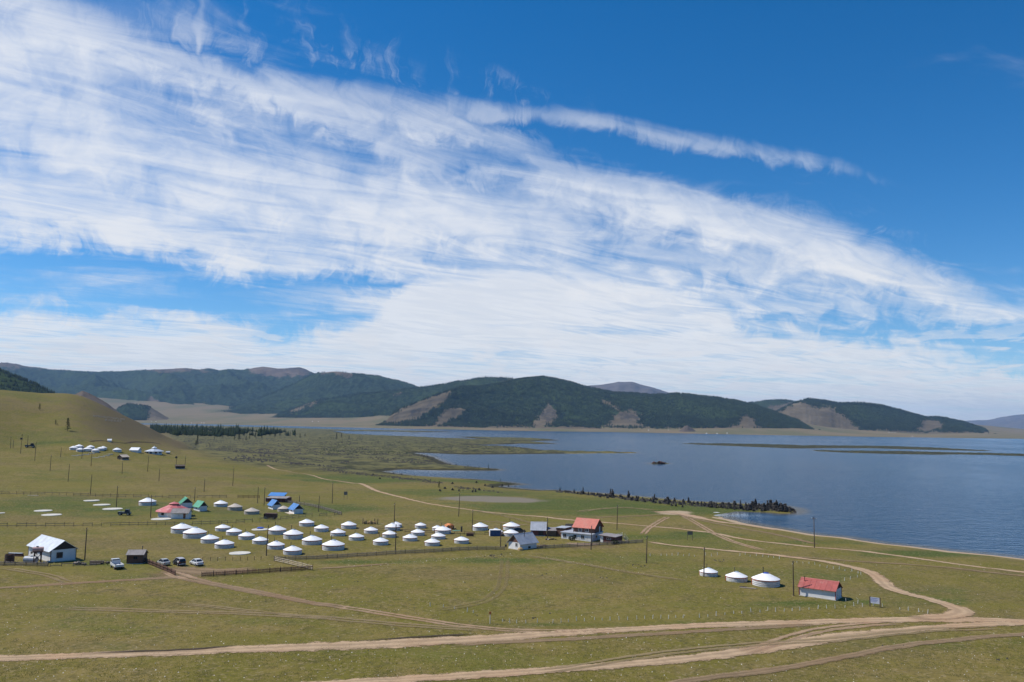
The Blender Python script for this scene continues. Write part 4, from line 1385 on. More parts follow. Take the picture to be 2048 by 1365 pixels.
def build_gers():
    G = "white round tents of the lakeside camp"
    rows = [
        ("the leftmost slanting row in camp", [(363.4, 1067.8, 40.5, 'n'), (389.2, 1077.6, 43.8, 'n'), (419.4, 1087.3, 34, 'w'), (448.5, 1097.8, 36.3, 'w')]),
        ("the second slanting row in camp", [(445.3, 1063.4, 28.6, 'w'), (467.7, 1071.6, 29.8, 'w'), (493, 1080.5, 30.7, 'w'), (520.2, 1089.6, 30.5, 'w'), (551.5, 1099.7, 33.3, 'w'), (584.9, 1111, 35.9, 'w')]),
        ("the third slanting row in camp", [(553.8, 1070.2, 34.7, 'w'), (586.2, 1079.5, 37.7, 'w'), (623.8, 1090.8, 38.7, 'w'), (666.5, 1102, 43.4, 'w')]),
        ("the fourth slanting row in camp", [(613.2, 1053.7, 29.3, 'n'), (642.6, 1064.8, 28.1, 'n'), (675.8, 1073.2, 29.3, 'n'), (712.7, 1082, 29.7, 'w'), (761.3, 1091.4, 30, 'w')]),
        ("the fifth slanting row in camp", [(697.4, 1058.4, 29.8, 'n'), (741.8, 1068.1, 27, 'n'), (778.9, 1076, 27.8, 'n'), (819.9, 1083.4, 28.6, 'n'), (864.4, 1093, 30, 'n')]),
        ("the sixth slanting row in camp", [(792, 1056, 22.7, 'w'), (784.8, 1062.5, 29.7, 'n'), (835.5, 1072.2, 26.9, 'n'), (876.6, 1079.7, 27.8, 'n'), (923, 1088.3, 29.2, 'w')]),
        ("the group before the orange heap", [(841, 1057.5, 22.2, 'w'), (874.5, 1062, 20, 'n'), (885.9, 1069, 31.7, 'w')]),
    ]
    for where, lst in rows:
        for i, (px, py, w, k) in enumerate(lst):
            ger(px, py, w, k, "white round tent, %s from the top of %s" % (ORD[i], where), G)
    ger(960.3, 1062, 31.4, 'n', "white round tent beside the tall pole, left of the tent with the blue porch", G)
    t = ger(991.8, 1071.5, 27, 'w', "white round tent with a dark blue porch in front", G)
    fw = Vector((t.location.x, t.location.y, 0)).normalized()
    # porch towards the camera
    inv = t.matrix_basis.inverted()
    pr = MB().box(-1.9, 1.4, -1.0, 1.2, -0.3, 1.75).build("porch", BLUEDOOR, t)
    pr2 = MB().box(-2.0, 1.5, -1.1, 1.2, 1.75, 1.86).build("porch_roof", FRAMEWH, t)
    pr3 = MB().box(-2.0, -1.9, -1.02, 1.2, -0.3, 1.75).build("porch_side", WHITEWASH, t)
    off = Matrix.Translation(Vector(t.location) - fw * (t.scale[0] * 3.0 + 0.6) + Vector((0, 0, 0))) @ Matrix.Rotation(math.atan2(-fw.x, fw.y) + 0.1, 4, 'Z')
    for p in (pr, pr2, pr3):
        p.matrix_basis = inv @ off
    ger(1022.8, 1061.6, 33.4, 'd', "round tent with a broad orange trim and patterned roof, behind the grey-roofed house", G)
    ger(1021.8, 1074, 29.3, 'n', "white round tent half hidden behind the grey-roofed white house", G)
    # older compound behind
    G2 = "round tents in the fenced compound behind the camp"
    ger(294.8, 1012, 32, 'n', "white round tent left of the red-roofed round house", G2)
    ger(441.3, 1014.6, 26, 'n', "white round tent right of the green-roofed huts", G2)
    ger(469.8, 1021.9, 27.9, 'b', "beige round tent nearest the white one by the green-roofed huts", G2)
    ger(503.3, 1029.8, 28.8, 'b', "beige round tent in front, left of the dark wagon", G2)
    ger(567, 1024, 23.4, 'b', "beige round tent squeezed between the two blue-roofed huts", G2)
    # far camp under the bare hill
    G3 = "small white round tents under the bare hill"
    far = [(147, 900.7, 15.5, "leftmost"), (158, 898, 16, "second from left, in the back"), (160.3, 904.2, 14.6, "third from left, in front"), (175.3, 903.6, 16.6, "in the middle, in front"),
           (181, 899, 14.6, "in the middle, behind"), (190.6, 905.6, 14.5, "foremost, right of the middle"), (201, 902, 14.5, "front one of the right-hand pair"), (206, 900.2, 14, "rear one of the right-hand pair")]
    for px, py, w, d in far:
        ger(px, py, w, 'f', "small white round tent under the bare hill, " + d, G3)
    ger(234, 905, 16.5, 'f', "small white round tent standing alone under the bare hill", G3)
    # the three on the right
    G4 = "three white round tents near the red-roofed shed"
    ger(1417.4, 1154, 35, 'w', "white round tent farthest from the red-roofed shed, behind a pole", G4)
    ger(1473.3, 1165.3, 41.6, 'w', "white round tent in the middle of the three left of the red shed", G4)
    ger(1532, 1175.2, 53, 'u', "large white round tent with a bright blue crown cloth", G4)
    # specks on the far shore
    G5 = "tiny white tents on the far shore"
    for i, (px, py) in enumerate([(303, 843.2), (312, 843.6), (383, 846.8), (403, 846.6), (408, 846.8), (625, 843.8), (637, 844.2), (1242, 848.6), (1297, 861.2), (1337, 860.6), (1413, 867.8), (1434, 867.9), (1454, 867.2), (1778, 865.6),
                     (1784, 865.8), (1790, 866), (1825, 873.4), (1855, 867), (1864, 867.4)]):
        q = P(px, py)
        t = copy_tree(GER['f'])
        t.location = q
        s = random.uniform(0.95, 1.35)
        t.scale = (s, s, s)
        tag(t, "tiny white tent on the far shore of the lake, %s from the left" % ordinal(1 + i), "tent", G5)


build_gers()


# ------------------------------------------------------------------ houses
def corners(L, C, R, Wu=None, Wv=None):
    """left, near and right base corners in the photo -> centre, angle of the C->R side, its length, length of the C->L side"""
    l, c, r = (PP(*q) for q in (L, C, R))
    du, dv = (r - c), (l - c)
    du.z = dv.z = 0
    if dv.length > du.length * 1.15:
        v = dv.normalized()
        u = Vector((v.y, -v.x, 0))
    else:
        u = du.normalized()
        v = Vector((-u.y, u.x, 0))
    lu = Wu if Wu else abs(du.dot(u))
    lv = Wv if Wv else abs(dv.dot(v))
    ctr = c + u * lu / 2 + v * lv / 2
    ctr.z = min(zat(ctr.x, ctr.y), c.z + 0.1)
    return ctr, math.atan2(u.y, u.x), lu, lv


def window(par, face, a, z, w, h, L, W, frame=FRAMEWH, pane=GLASSDK, name="window"):
    """a framed window on a face (x-, x+, y-, y+) at coordinate a along it"""
    f = MB()
    p = MB()
    t = 0.07

    def bx(mb, a0, a1, z0, z1, d0, d1):
        if face == 'y-':
            mb.box(a0, a1, -W / 2 - d1, -W / 2 - d0, z0, z1)
        elif face == 'y+':
            mb.box(a0, a1, W / 2 + d0, W / 2 + d1, z0, z1)
        elif face == 'x-':
            mb.box(-L / 2 - d1, -L / 2 - d0, a0, a1, z0, z1)
        else:
            mb.box(L / 2 + d0, L / 2 + d1, a0, a1, z0, z1)
    bx(f, a - w / 2 - t, a + w / 2 + t, z - t, z, -0.02, 0.06)
    bx(f, a - w / 2 - t, a + w / 2 + t, z + h, z + h + t, -0.02, 0.06)
    bx(f, a - w / 2 - t, a - w / 2, z, z + h, -0.02, 0.06)
    bx(f, a + w / 2, a + w / 2 + t, z, z + h, -0.02, 0.06)
    bx(f, a - 0.03, a + 0.03, z, z + h, -0.02, 0.05)
    o = f.build(name, frame, par)
    bx(p, a - w / 2, a + w / 2, z, z + h, -0.02, 0.02)
    p.build("pane", pane, o)
    return o


def door(par, face, a, w, h, L, W, mat=DOORBR, z0=0.0):
    p = MB()
    k = MB()
    for mb, a0, a1, zz0, zz1, d0, d1 in ((p, a - w / 2, a + w / 2, z0, z0 + h, -0.02, 0.05), (k, a + w / 2 - 0.14, a + w / 2 - 0.07, z0 + h * 0.45, z0 + h * 0.45 + 0.12, 0.05, 0.10)):
        if face == 'y-':
            mb.box(a0, a1, -W / 2 - d1, -W / 2 - d0, zz0, zz1)
        elif face == 'y+':
            mb.box(a0, a1, W / 2 + d0, W / 2 + d1, zz0, zz1)
        elif face == 'x-':
            mb.box(-L / 2 - d1, -L / 2 - d0, a0, a1, zz0, zz1)
        else:
            mb.box(L / 2 + d0, L / 2 + d1, a0, a1, zz0, zz1)
    o = p.build("door", mat, par)
    k.build("handle", IRON, o)
    return o


def gable_roof(t, L, W, z, rise, over, mat, ribs=0.8, end=0.25, thick=0.07, mat2=None):
    k = rise / (W / 2)
    zo = z - over * k
    x0, x1 = -L / 2 - end, L / 2 + end
    top = z + rise + 0.05
    for s, mm in ((-1, mat), (1, mat2 or mat)):
        b = MB()
        a = (x0, s * (W / 2 + over), zo + 0.05)
        c = (x1, s * (W / 2 + over), zo + 0.05)
        b.slab(*([a, c, (x1, 0, top), (x0, 0, top)] if s < 0 else [(x0, 0, top), (x1, 0, top), c, a]), thick)
        if ribs:
            n = max(2, int((x1 - x0) / ribs))
            for i in range(n + 1):
                xx = x0 + 0.02 + (x1 - x0 - 0.09) * i / n
                q = [(xx, s * (W / 2 + over), zo + 0.09), (xx + 0.05, s * (W / 2 + over), zo + 0.09), (xx + 0.05, 0, top + 0.04), (xx, 0, top + 0.04)]
                b.slab(*(q if s < 0 else q[::-1]), 0.05)
        b.build("roof_panel", mm, t)
    MB().prism_x([(-0.16, top - 0.10 * k), (0.16, top - 0.10 * k), (0, top + 0.09)], x0 - 0.01, x1 + 0.01).build("ridge_cap", mat, t)


def gable_house(name, label, ctr, ang, L, W, h, rise, wall=WHITEWASH, roof=TIN, gable=DARKGABLE, over=0.35, end=0.35, trim=FRAMEDK, group=None, cat="house", ribs=0.8, roof2=None):
    """ridge along local X"""
    t = thing(name, label, cat, ctr, ang, group)
    MB().box(-L / 2, L / 2, -W / 2, W / 2, -0.6, h).build("wall", wall, t)
    MB().box(-L / 2 - 0.06, L / 2 + 0.06, -W / 2 - 0.06, W / 2 + 0.06, -0.6, 0.16).build("plinth", CONCRETE, t)
    for s in (-1, 1):
        x0 = s * L / 2
        MB().prism_x([(-W / 2, h), (W / 2, h), (0, h + rise)], min(x0, x0 - s * 0.12) + s * 0.012, max(x0, x0 - s * 0.12) + s * 0.012).build("gable", gable, t)
    gable_roof(t, L, W, h, rise, over, roof, ribs, end, mat2=roof2)
    if trim:
        for sx in (-1, 1):
            for sy in (-1, 1):
                x, y = sx * L / 2, sy * W / 2
                MB().box(x - 0.07, x + 0.07, y - 0.07, y + 0.07, 0.16, h - 0.01).build("corner_trim", trim, t)
    return t


def turn(ctr_ang):
    ctr, ang, lu, lv = ctr_ang
    return ctr, ang + math.pi / 2, lv, lu


def pipe(t, x, y, z0, z1, r=0.09, mat=None):
    return MB().tube((x, y, z0), (x, y, z1), r, n=8).lathe([(r * 1.7, z1 - 0.02), (r * 1.5, z1 + 0.12), (0.02, z1 + 0.2)], 8, x, y).build("chimney", mat or IRON, t)


def build_houses():
    # white house with bright tin roof, lower left
    c, a, L, W = turn(corners((50, 1109.8), (100.6, 1125), (155.5, 1122), Wv=14.5))
    t = gable_house("white_house", "white house with shiny tin gable roof and dark gable, lower left", c, a, L, W, 2.85, 2.0, roof=TIN, over=0.55, end=0.3, ribs=1.1)
    window(t, 'x-', 0.9, 0.9, 1.3, 1.25, L, W, frame=FRAMEDK)
    window(t, 'y+', -1.0, 0.9, 1.1, 1.2, L, W)
    window(t, 'y+', 1.9, 0.9, 1.1, 1.2, L, W)
    # red shed on the right
    c, a, L, W = turn(corners((1598.5, 1191.3), (1671.4, 1202.2), (1693.4, 1200), Wu=4.2))
    t = gable_house("white_shed", "long white shed with red tin roof and red trim, beside the signboard", c, a, L, W, 2.1, 1.35, roof=REDTIN, over=0.42, end=0.25, trim=REDTRIM, cat="shed", ribs=1.0)
    MB().tube((L / 2 - 0.8, 0.9, 2.5), (L / 2 - 0.8, 0.9, 4.0), 0.08).build("chimney", RUST, t)
    door(t, 'x-', 0.3, 1.0, 1.8, L, W, FRAMEWH)
    # grey-roofed white house, centre
    c, a, L, W = corners((1016, 1098), (1039, 1100.7), (1072.4, 1096.3))
    W = max(W, 4.6)
    t = gable_house("white_house", "white house with steep grey tin roof and stove pipe, centre of the picture", c, a, L, W, 2.0, 2.2, roof=TINGREY, over=0.5, end=0.5, gable=WOODBR, trim=None, ribs=0.7)
    window(t, 'x-', -0.9, 0.85, 0.75, 0.95, L, W)
    window(t, 'y-', 0.4, 0.25, 0.8, 0.45, L, W, frame=FRAMEDK)
    pipe(t, -0.3, -0.9, 2.6, 5.2)
    MB().lathe([(0.9, -0.1), (0.8, 0.5), (0.4, 0.85), (0.05, 0.9)], 12, -L / 2 - 0.4, -W / 2 - 0.6).build("cellar_hatch", STRAW, t)
    # barn
    c, a, L, W = corners((1060, 1070), (1062, 1072.3), (1091, 1073), Wv=4.6)
    t = gable_house("timber_barn", "dark red timber barn with broad grey tin roof", c, a, L, W, 2.0, 2.1, wall=WOODRED, roof=TINGREY, over=0.3, end=0.3, gable=WOODDK, trim=None, cat="barn", ribs=0.6)
    door(t, 'y-', 0.8, 1.6, 1.7, L, W, DARKGABLE)
    MB().box(-L / 2 - 0.08, -L / 2, -W / 2, W / 2, 0.1, 2.0).build("side_board", WHITEWASH, t)
    c, a, L, W = corners((1091, 1070), (1093, 1073), (1112, 1073.6), Wv=3.0)
    t = thing("timber_lean_to", "low timber lean-to with brown flat roof, right of the grey-roofed barn", "shed", c, a)
    MB().box(-L / 2, L / 2, -W / 2, W / 2, -0.4, 1.8).build("wall", WOODDK, t)
    MB().slab((-L / 2 - .2, -W / 2 - .3, 1.82), (L / 2 + .2, -W / 2 - .3, 1.82), (L / 2 + .2, W / 2 + .3, 2.5), (-L / 2 - .2, W / 2 + .3, 2.5), .1).build("roof", RUSTGREY, t)
    # two-storey lodge
    C0 = PP(1183, 1084.2)
    L0 = PP(1122.4, 1077.3)
    v = (L0 - C0)
    v.z = 0
    lv = v.length
    v.normalize()
    u = Vector((v.y, -v.x, 0))
    ang = math.atan2(u.y, u.x)
    lu = 8.6
    ctr = C0 + u * lu / 2 + v * lv / 2
    t = thing("two_storey_lodge", "lodge with white ground floor, dark timber upper storey and coral red roof", "house", ctr, ang)
    X0, X1, Y0, Y1 = -lu / 2, lu / 2, -lv / 2, lv / 2
    MB().box(X0, X1, Y0, Y1, -0.5, 2.15).build("wall", WHITEWASH, t)
    MB().slab((X0 - .35, Y0 - .3, 2.22), (X1 + .1, Y0 - .3, 2.42), (X1 + .1, Y1 + .3, 2.42), (X0 - .35, Y1 + .3, 2.22), .12).build("flat_roof", TINGREY, t)
    UX0, UX1, UY0, UY1 = X0 + 2.5, X1 - 0.1, Y0 + 0.15, Y0 + 7.3
    up = MB().box(UX0, UX1, UY0, UY1, 2.2, 4.05).build("upper_wall", WOODBR, t)
    for i in range(14):
        yy = UY0 + 0.1 + i * (UY1 - UY0 - 0.2) / 13
        MB().box(UX0 - 0.03, UX0, yy - 0.03, yy + 0.03, 2.4, 4.02).build("batten", WOODDK, up)
    ux, uw = (UX0 + UX1) / 2, UX1 - UX0
    MB().prism([(UX0, 4.05), (UX1, 4.05), (ux, 6.25)], UY0 + 0.011, UY0 + 0.12).build("gable", WOODBR, t)
    MB().prism([(UX0, 4.05), (UX1, 4.05), (ux, 6.25)], UY1 - 0.12, UY1 - 0.011).build("gable", WOODBR, t)
    ul = UY1 - UY0
    for s in (-1, 1):
        b = MB()
        k = 2.2 / (uw / 2)
        eo = 0.55
        e = [(ux + s * (uw / 2 + eo), UY0 - .4, 4.1 - eo * k), (ux + s * (uw / 2 + eo), UY1 + .4, 4.1 - eo * k), (ux, UY1 + .4, 6.34), (ux, UY0 - .4, 6.34)]
        b.slab(*(e if s > 0 else e[::-1]), .09)
        for i in range(11):
            yy = UY0 - .38 + (ul + .72) * i / 10
            e = [(ux + s * (uw / 2 + eo), yy, 4.14 - eo * k), (ux + s * (uw / 2 + eo), yy + .05, 4.14 - eo * k), (ux, yy + .05, 6.38), (ux, yy, 6.38)]
            b.slab(*(e if s > 0 else e[::-1]), .05)
        b.build("roof_panel", CORALTIN, t)
    # the front faces local -x; the right-hand gable faces local -y
    for yy in (Y0 + 3.0, Y0 + 5.6):
        f = window(t, 'x-', yy, 0.7, 1.0, 1.0, lu, lv)
    window(t, 'x-', Y1 - 1.2, 0.7, 1.0, 1.0, lu, lv)
    door(t, 'x-', Y0 + 4.35, 0.7, 1.75, lu, lv, FRAMEWH)
    for yy in (UY0 + 4.9, UY0 + 2.6):
        o = MB().box(UX0 - .06, UX0, yy - .62, yy + .62, 2.5, 3.55).build("window", FRAMEWH, t)
        MB().box(UX0 - .075, UX0 - .06, yy - .52, yy - .04, 2.6, 3.45).box(UX0 - .075, UX0 - .06, yy + .04, yy + .52, 2.6, 3.45).build("pane", GLASSDK, o)
    o = MB().box(ux + .5, ux + 1.15, UY0 - .06, UY0, 2.3, 4.0).build("door", FRAMEWH, t)
    MB().box(ux - 2.3, ux - 1.3, Y0 - .05, Y0 - .0, 0.9, 1.5).build("window", GLASSDK, t)
    pipe(t, X0 + 1.2, Y1 - 3.6, 2.2, 3.3, .07)
    for i in range(9):
        yy = Y0 + .4 + i * (lv - .8) / 8
        MB().box(X0 - .32, X0, yy - .05, yy + .05, 2.0, 2.1).build("rafter_end", WOODBR, t)
    # annex with outside stair
    c, a, L, W = corners((1200, 1083), (1231, 1087.3), (1247, 1083.8), Wv=5.2, Wu=4.6)
    t = thing("brick_red_annex", "brick-red annex with grey flat roof and outside stair, right of the lodge", "shed", c, a)
    MB().box(-L / 2, L / 2, -W / 2, W / 2, -0.4, 1.95).build("wall", WOODRED, t)
    MB().slab((-L / 2 - .5, -W / 2 - .3, 2.0), (L / 2 + .3, -W / 2 - .3, 2.12), (L / 2 + .3, W / 2 + .5, 2.3), (-L / 2 - .5, W / 2 + .5, 2.2), .12).build("roof", RUSTGREY, t)
    MB().box(-L / 2 - .05, -L / 2, W / 2 - 1.0, W / 2 - .1, -.2, 1.9).build("door", FRAMEWH, t)
    window(t, 'x-', -0.3, 1.0, 1.3, 0.45, L, W)
    st = MB()
    for i in range(9):
        st.box(L / 2 - 1.0 + i * .3, L / 2 - .7 + i * .3, -W / 2 - 1.3, -W / 2 - .35, 1.75 - i * .22, 1.80 - i * .22)
    st.hexa([(L / 2 - 1.0, -W / 2 - 1.34, 1.5), (L / 2 + 1.9, -W / 2 - 1.34, -.4), (L / 2 + 1.9, -W / 2 - 1.30, -.4), (L / 2 - 1.0, -W / 2 - 1.30, 1.5), (L / 2 - 1.0, -W / 2 - 1.34, 1.85), (L / 2 + 1.9, -W / 2 - 1.34, -.1),
             (L / 2 + 1.9, -W / 2 - 1.30, -.1), (L / 2 - 1.0, -W / 2 - 1.30, 1.85)])
    st.build("stair", PALEWOOD, t)
    rl = MB()
    for q in range(6):
        rl.tube((-L / 2 + .2 + q * (L - .4) / 5, -W / 2 - .2, 2.1), (-L / 2 + .2 + q * (L - .4) / 5, -W / 2 - .2, 2.8), .035, n=5)
    rl.tube((-L / 2 + .2, -W / 2 - .2, 2.8), (L / 2 - .2, -W / 2 - .2, 2.85), .035, n=5)
    rl.tube((L / 2 - .9, -W / 2 - 1.3, 2.7), (L / 2 + 1.9, -W / 2 - 1.3, .75), .035, n=5)
    for q in range(4):
        rl.tube((L / 2 - .9 + q * .9, -W / 2 - 1.3, 1.75 - q * .66), (L / 2 - .9 + q * .9, -W / 2 - 1.3, 2.7 - q * .63), .03, n=5)
    rl.build("railing", FRAMEWH, t)
    # timber store behind the lodge
    c, a, L, W = corners((1110, 1070.5), (1112, 1073), (1130, 1074.5), Wv=3.6)
    t = thing("timber_store", "tall brown timber store with grey flat roof, left of the lodge", "shed", c, a)
    MB().box(-L / 2, L / 2, -W / 2, W / 2, -0.4, 2.7).build("wall", WOODBR, t)
    MB().slab((-L / 2 - .2, -W / 2 - .25, 2.72), (L / 2 + .2, -W / 2 - .25, 2.82), (L / 2 + .2, W / 2 + .25, 3.0), (-L / 2 - .2, W / 2 + .25, 2.92), .1).build("roof", TINGREY, t)
    for i in range(6):
        xx = -L / 2 + .2 + i * (L - .4) / 5
        MB().box(xx - .05, xx + .05, -W / 2 - .04, -W / 2, .1, 2.65).build("batten", WOODDK, t)
    c, a, L, W = corners((1132, 1062), (1134, 1064), (1147, 1064.5), Wv=3.0)
    t = gable_house("dark_roofed_shed", "small shed with black gable roof peeping over the lodge", c, a, L, W, 1.4, 0.9, wall=WOODDK, roof=DARKGABLE, trim=None, cat="shed", ribs=0)
    # brown hut by the car park
    c, a, L, W = corners((248.6, 1125.7), (253.3, 1128), (285.5, 1128), Wv=3.0)
    t = gable_house("brown_hut", "small brown hut with grey gable roof and stove pipe, by the parked cars", c, a, L, W, 2.35, 0.75, wall=WOODBR, roof=RUSTGREY, gable=WOODDK, over=.35, end=.3, trim=FRAMEDK, cat="hut", ribs=.5)
    window(t, 'y-', 0.1, 1.2, 0.8, 0.6, L, W, frame=FRAMEDK)
    door(t, 'x-', 0.2, 0.85, 1.9, L, W, PALEWOOD)
    pipe(t, 1.0, 0.6, 2.6, 3.9)
    # green and blue huts
    for nm, lab, Lp, Cp, Rp, roof, h, rise in [
        ("green_roofed_hut", "green-roofed white hut half hidden behind the red round house", (357.7, 1013), (364.4, 1017.5), (386.7, 1017.5), GREENTIN, 2.0, 1.75),
        ("green_roofed_hut", "green-roofed white hut right of the red round house", (387.3, 1020.4), (399, 1023.6), (417, 1023.6), GREENTIN, 1.9, 1.65),
        ("blue_roofed_hut", "blue-roofed white hut left of the small beige tent", (536.3, 1016.9), (545.7, 1019.8), (565, 1019.5), BLUETIN, 1.8, 1.7),
        ("blue_roofed_hut", "blue-roofed white hut with wooden deck, right of the small beige tent", (577.3, 1025.7), (588.5, 1028.6), (607.8, 1028.2), BLUETIN, 1.9, 1.6)]:
        c, a, L, W = turn(corners(Lp, Cp, Rp))
        L = min(max(L, 4.0), 6.5)
        t = gable_house(nm, lab, c, a, L, W, h, rise, wall=WHITEWASH, roof=roof, gable=DARKGABLE, over=.45, end=.3, trim=None, cat="hut", ribs=.6, group="small holiday huts in the compound")
        window(t, 'y+', 0.2, .7, .9, .8, L, W)
        if "deck" in lab:
            MB().box(-L / 2, L / 2, W / 2 + .0, W / 2 + 1.6, 0.05, .18).build("deck", PALEWOOD, t)
    # long building behind with blue roof
    c, a, L, W = corners((520.2, 1001.6), (531, 1003.9), (572.6, 1005.2), Wv=6.5)
    t = thing("blue_roofed_house", "long low house with blue roof at the back and rusty porch roof in front", "house", c, a)
    MB().box(-L / 2, L / 2, -W / 2, W / 2, -.4, 1.7).build("wall", WOODRED, t)
    MB().box(-L / 2 - .05, -L / 2, -W / 2, W / 2, -.3, 1.7).build("end_wall", WHITEWASH, t)
    MB().slab((-L / 2 + .8, -W / 2 - 1.0, 1.75), (L / 2 + .4, -W / 2 - 1.0, 1.75), (L / 2 + .4, 0.2, 2.3), (-L / 2 + .8, 0.2, 2.3), .1).build("porch_roof", RUSTGREY, t)
    MB().slab((-L / 2 - .4, 0.0, 2.36), (L / 2 - 2.2, 0.0, 2.36), (L / 2 - 2.2, W / 2 + .5, 3.5), (-L / 2 - .4, W / 2 + .5, 3.5), .1).build("roof", BLUETIN, t)
    MB().prism_x([(0.0, 1.7), (W / 2, 1.7), (W / 2, 3.2), (0.0, 2.2)], -L / 2, L / 2 - 2.6).build("clerestory", WOODDK, t)
    for i in range(5):
        xx = -L / 2 + 1.0 + i * (L - 1.0) / 4
        MB().box(xx - .06, xx + .06, -W / 2 - .9, -W / 2 - .8, -.2, 1.66).build("porch_post", WOODGY, t)
    # the round house
    c = PP(347, 1036)
    R = 6.0
    fw = Vector((c.x, c.y, 0)).normalized()
    q = c + fw * (R - 0.5)
    q.z = zat(q.x, q.y)
    t = thing("round_house", "eight-sided white house with pinkish red roof and small cupola", "house", q, math.atan2(-fw.x, fw.y))
    MB().lathe([(R - .4, -.4), (R - .4, 2.0)], 8, ph=math.pi / 8).build("wall", WHITEWASH, t)
    MB().lathe([(R + .55, 1.75), (R + .55, 1.85), (1.7, 4.0), (1.7, 3.9)], 8, cap=True, ph=math.pi / 8).build("roof", PINKTIN, t)
    cp = MB().lathe([(1.5, 3.8), (1.5, 4.35)], 8, ph=math.pi / 8).build("cupola", GLASSDK, t)
    MB().lathe([(1.95, 4.30), (1.95, 4.36), (0.3, 4.95), (0.02, 5.1)], 8, ph=math.pi / 8).build("cupola_roof", PINKTIN, cp)
    for k in range(8):
        aa = k * math.pi / 4
        rr = (R - .4) * math.cos(math.pi / 8)
        o = MB()
        ca, sa = math.cos(aa), math.sin(aa)
        f = MB()
        g = MB()
        for mb, w, z0, z1, d in ((f, .62, .7, 1.55, .05), (g, .5, .8, 1.45, .075)):
            vs = []
            for zz in (z0, z1):
                for (dd, ww) in ((-.02, -w), (d, -w), (d, w), (-.02, w)):
                    vs.append(((rr + dd) * ca - ww * sa, (rr + dd) * sa + ww * ca, zz))
            mb.hexa(vs)
        o = f.build("window", FRAMEDK, t)
        g.build("pane", GLASSDK, o)
    c, a, L, W = corners((338.6, 1035.5), (342.2, 1038.6), (376, 1038.9), Wv=3.2)
    t = gable_house("striped_roof_annex", "white annex with striped tin roof and brown door, before the red round house", c, a, L, W, 2.3, 1.1, roof=RUSTGREY, gable=WHITEWASH, over=.45, end=.3, trim=None, cat="house", ribs=.35)
    door(t, 'y-', L / 2 - 1.3, .8, 1.9, L, W)
    # far camp: pavilion, house, huts
    c = P(308, 909.3)
    R = 6.1
    fw = Vector((c.x, c.y, 0)).normalized()
    q = c + fw * R
    q.z = zat(q.x, q.y) - .1
    t = thing("far_pavilion", "white many-sided pavilion with pale blue roof and cupola under the bare hill", "pavilion", q)
    MB().lathe([(R - .9, -1.0), (R - .9, 1.9)], 10).build("wall", WHITEWASH, t)
    MB().lathe([(R + .4, 1.7), (R + .4, 1.8), (1.6, 3.5), (1.6, 3.4)], 10).build("roof", TIN, t)
    cp = MB().lathe([(1.3, 3.3), (1.3, 4.0)], 10).build("cupola", FRAMEWH, t)
    MB().lathe([(1.9, 3.95), (1.9, 4.0), (.3, 5.0), (.03, 5.6)], 10).build("cupola_roof", TIN, cp)
    for k in range(10):
        aa = (k + .5) * math.pi / 5
        rr = (R - .9) * math.cos(math.pi / 10)
        ca, sa = math.cos(aa), math.sin(aa)
        vs = []
        for zz in (.3, 1.5):
            for (dd, ww) in ((-.02, -.7), (.05, -.7), (.05, .7), (-.02, .7)):
                vs.append(((rr + dd) * ca - ww * sa, (rr + dd) * sa + ww * ca, zz))
        MB().hexa(vs).build("window", BLUEDOOR if k % 2 else WOODRED, t)
    c, a, L, W = turn(corners((262, 905), (275.5, 906.3), (283, 906), Wu=4.2, Wv=6.0))
    gable_house("far_white_house", "small white-roofed house beside the far pavilion", c, a, L, W, 1.9, 1.5, roof=CANVAS_ROOF, gable=TINGREY, trim=None, ribs=0)
    c, a, L, W = corners((229, 917.5), (244.4, 920.8), (252, 920), Wu=4.6, Wv=5.0)
    t = gable_house("dark_cabin", "dark log cabin with pale roof below the far white tents", c, a, L, W, 1.9, 1.3, wall=WOODDK, roof=PALEWOOD, gable=WOODBR, trim=None, cat="cabin", ribs=0)
    door(t, 'x-', 0, .9, 1.6, L, W, DARKGABLE)
    c, a, L, W = corners((348, 936), (351, 938), (369, 938.6), Wv=3.2)
    t = gable_house("black_log_hut", "black log hut standing alone on the slope", c, a, L, W, 1.7, .6, wall=DARKGABLE, roof=WOODDK, gable=DARKGABLE, trim=None, cat="hut", ribs=0)
    c = P(219, 884)
    gable_house("white_kiosk", "tiny white kiosk at the foot of the bare hill", c, .4, 2.2, 2.0, 1.2, .7, wall=WHITEWASH, roof=CANVAS_ROOF, trim=None, cat="hut", ribs=0)
    c = P(336, 908)
    gable_house("grey_kiosk", "tiny grey kiosk right of the far pavilion", c, .2, 2.2, 1.8, 1.2, .5, wall=WOODGY, roof=TINGREY, trim=None, cat="hut", ribs=0)


build_houses()
# ------------------------------------------------------------------ fences
def dup_mesh(src, name, parent, loc, rz=0.0, s=(1, 1, 1)):
    o = bpy.data.objects.new(name, src.data)
    COL.objects.link(o)
    o.parent = parent
    o.location = loc
    o.rotation_euler = (0, 0, rz)
    o.scale = s
    return o


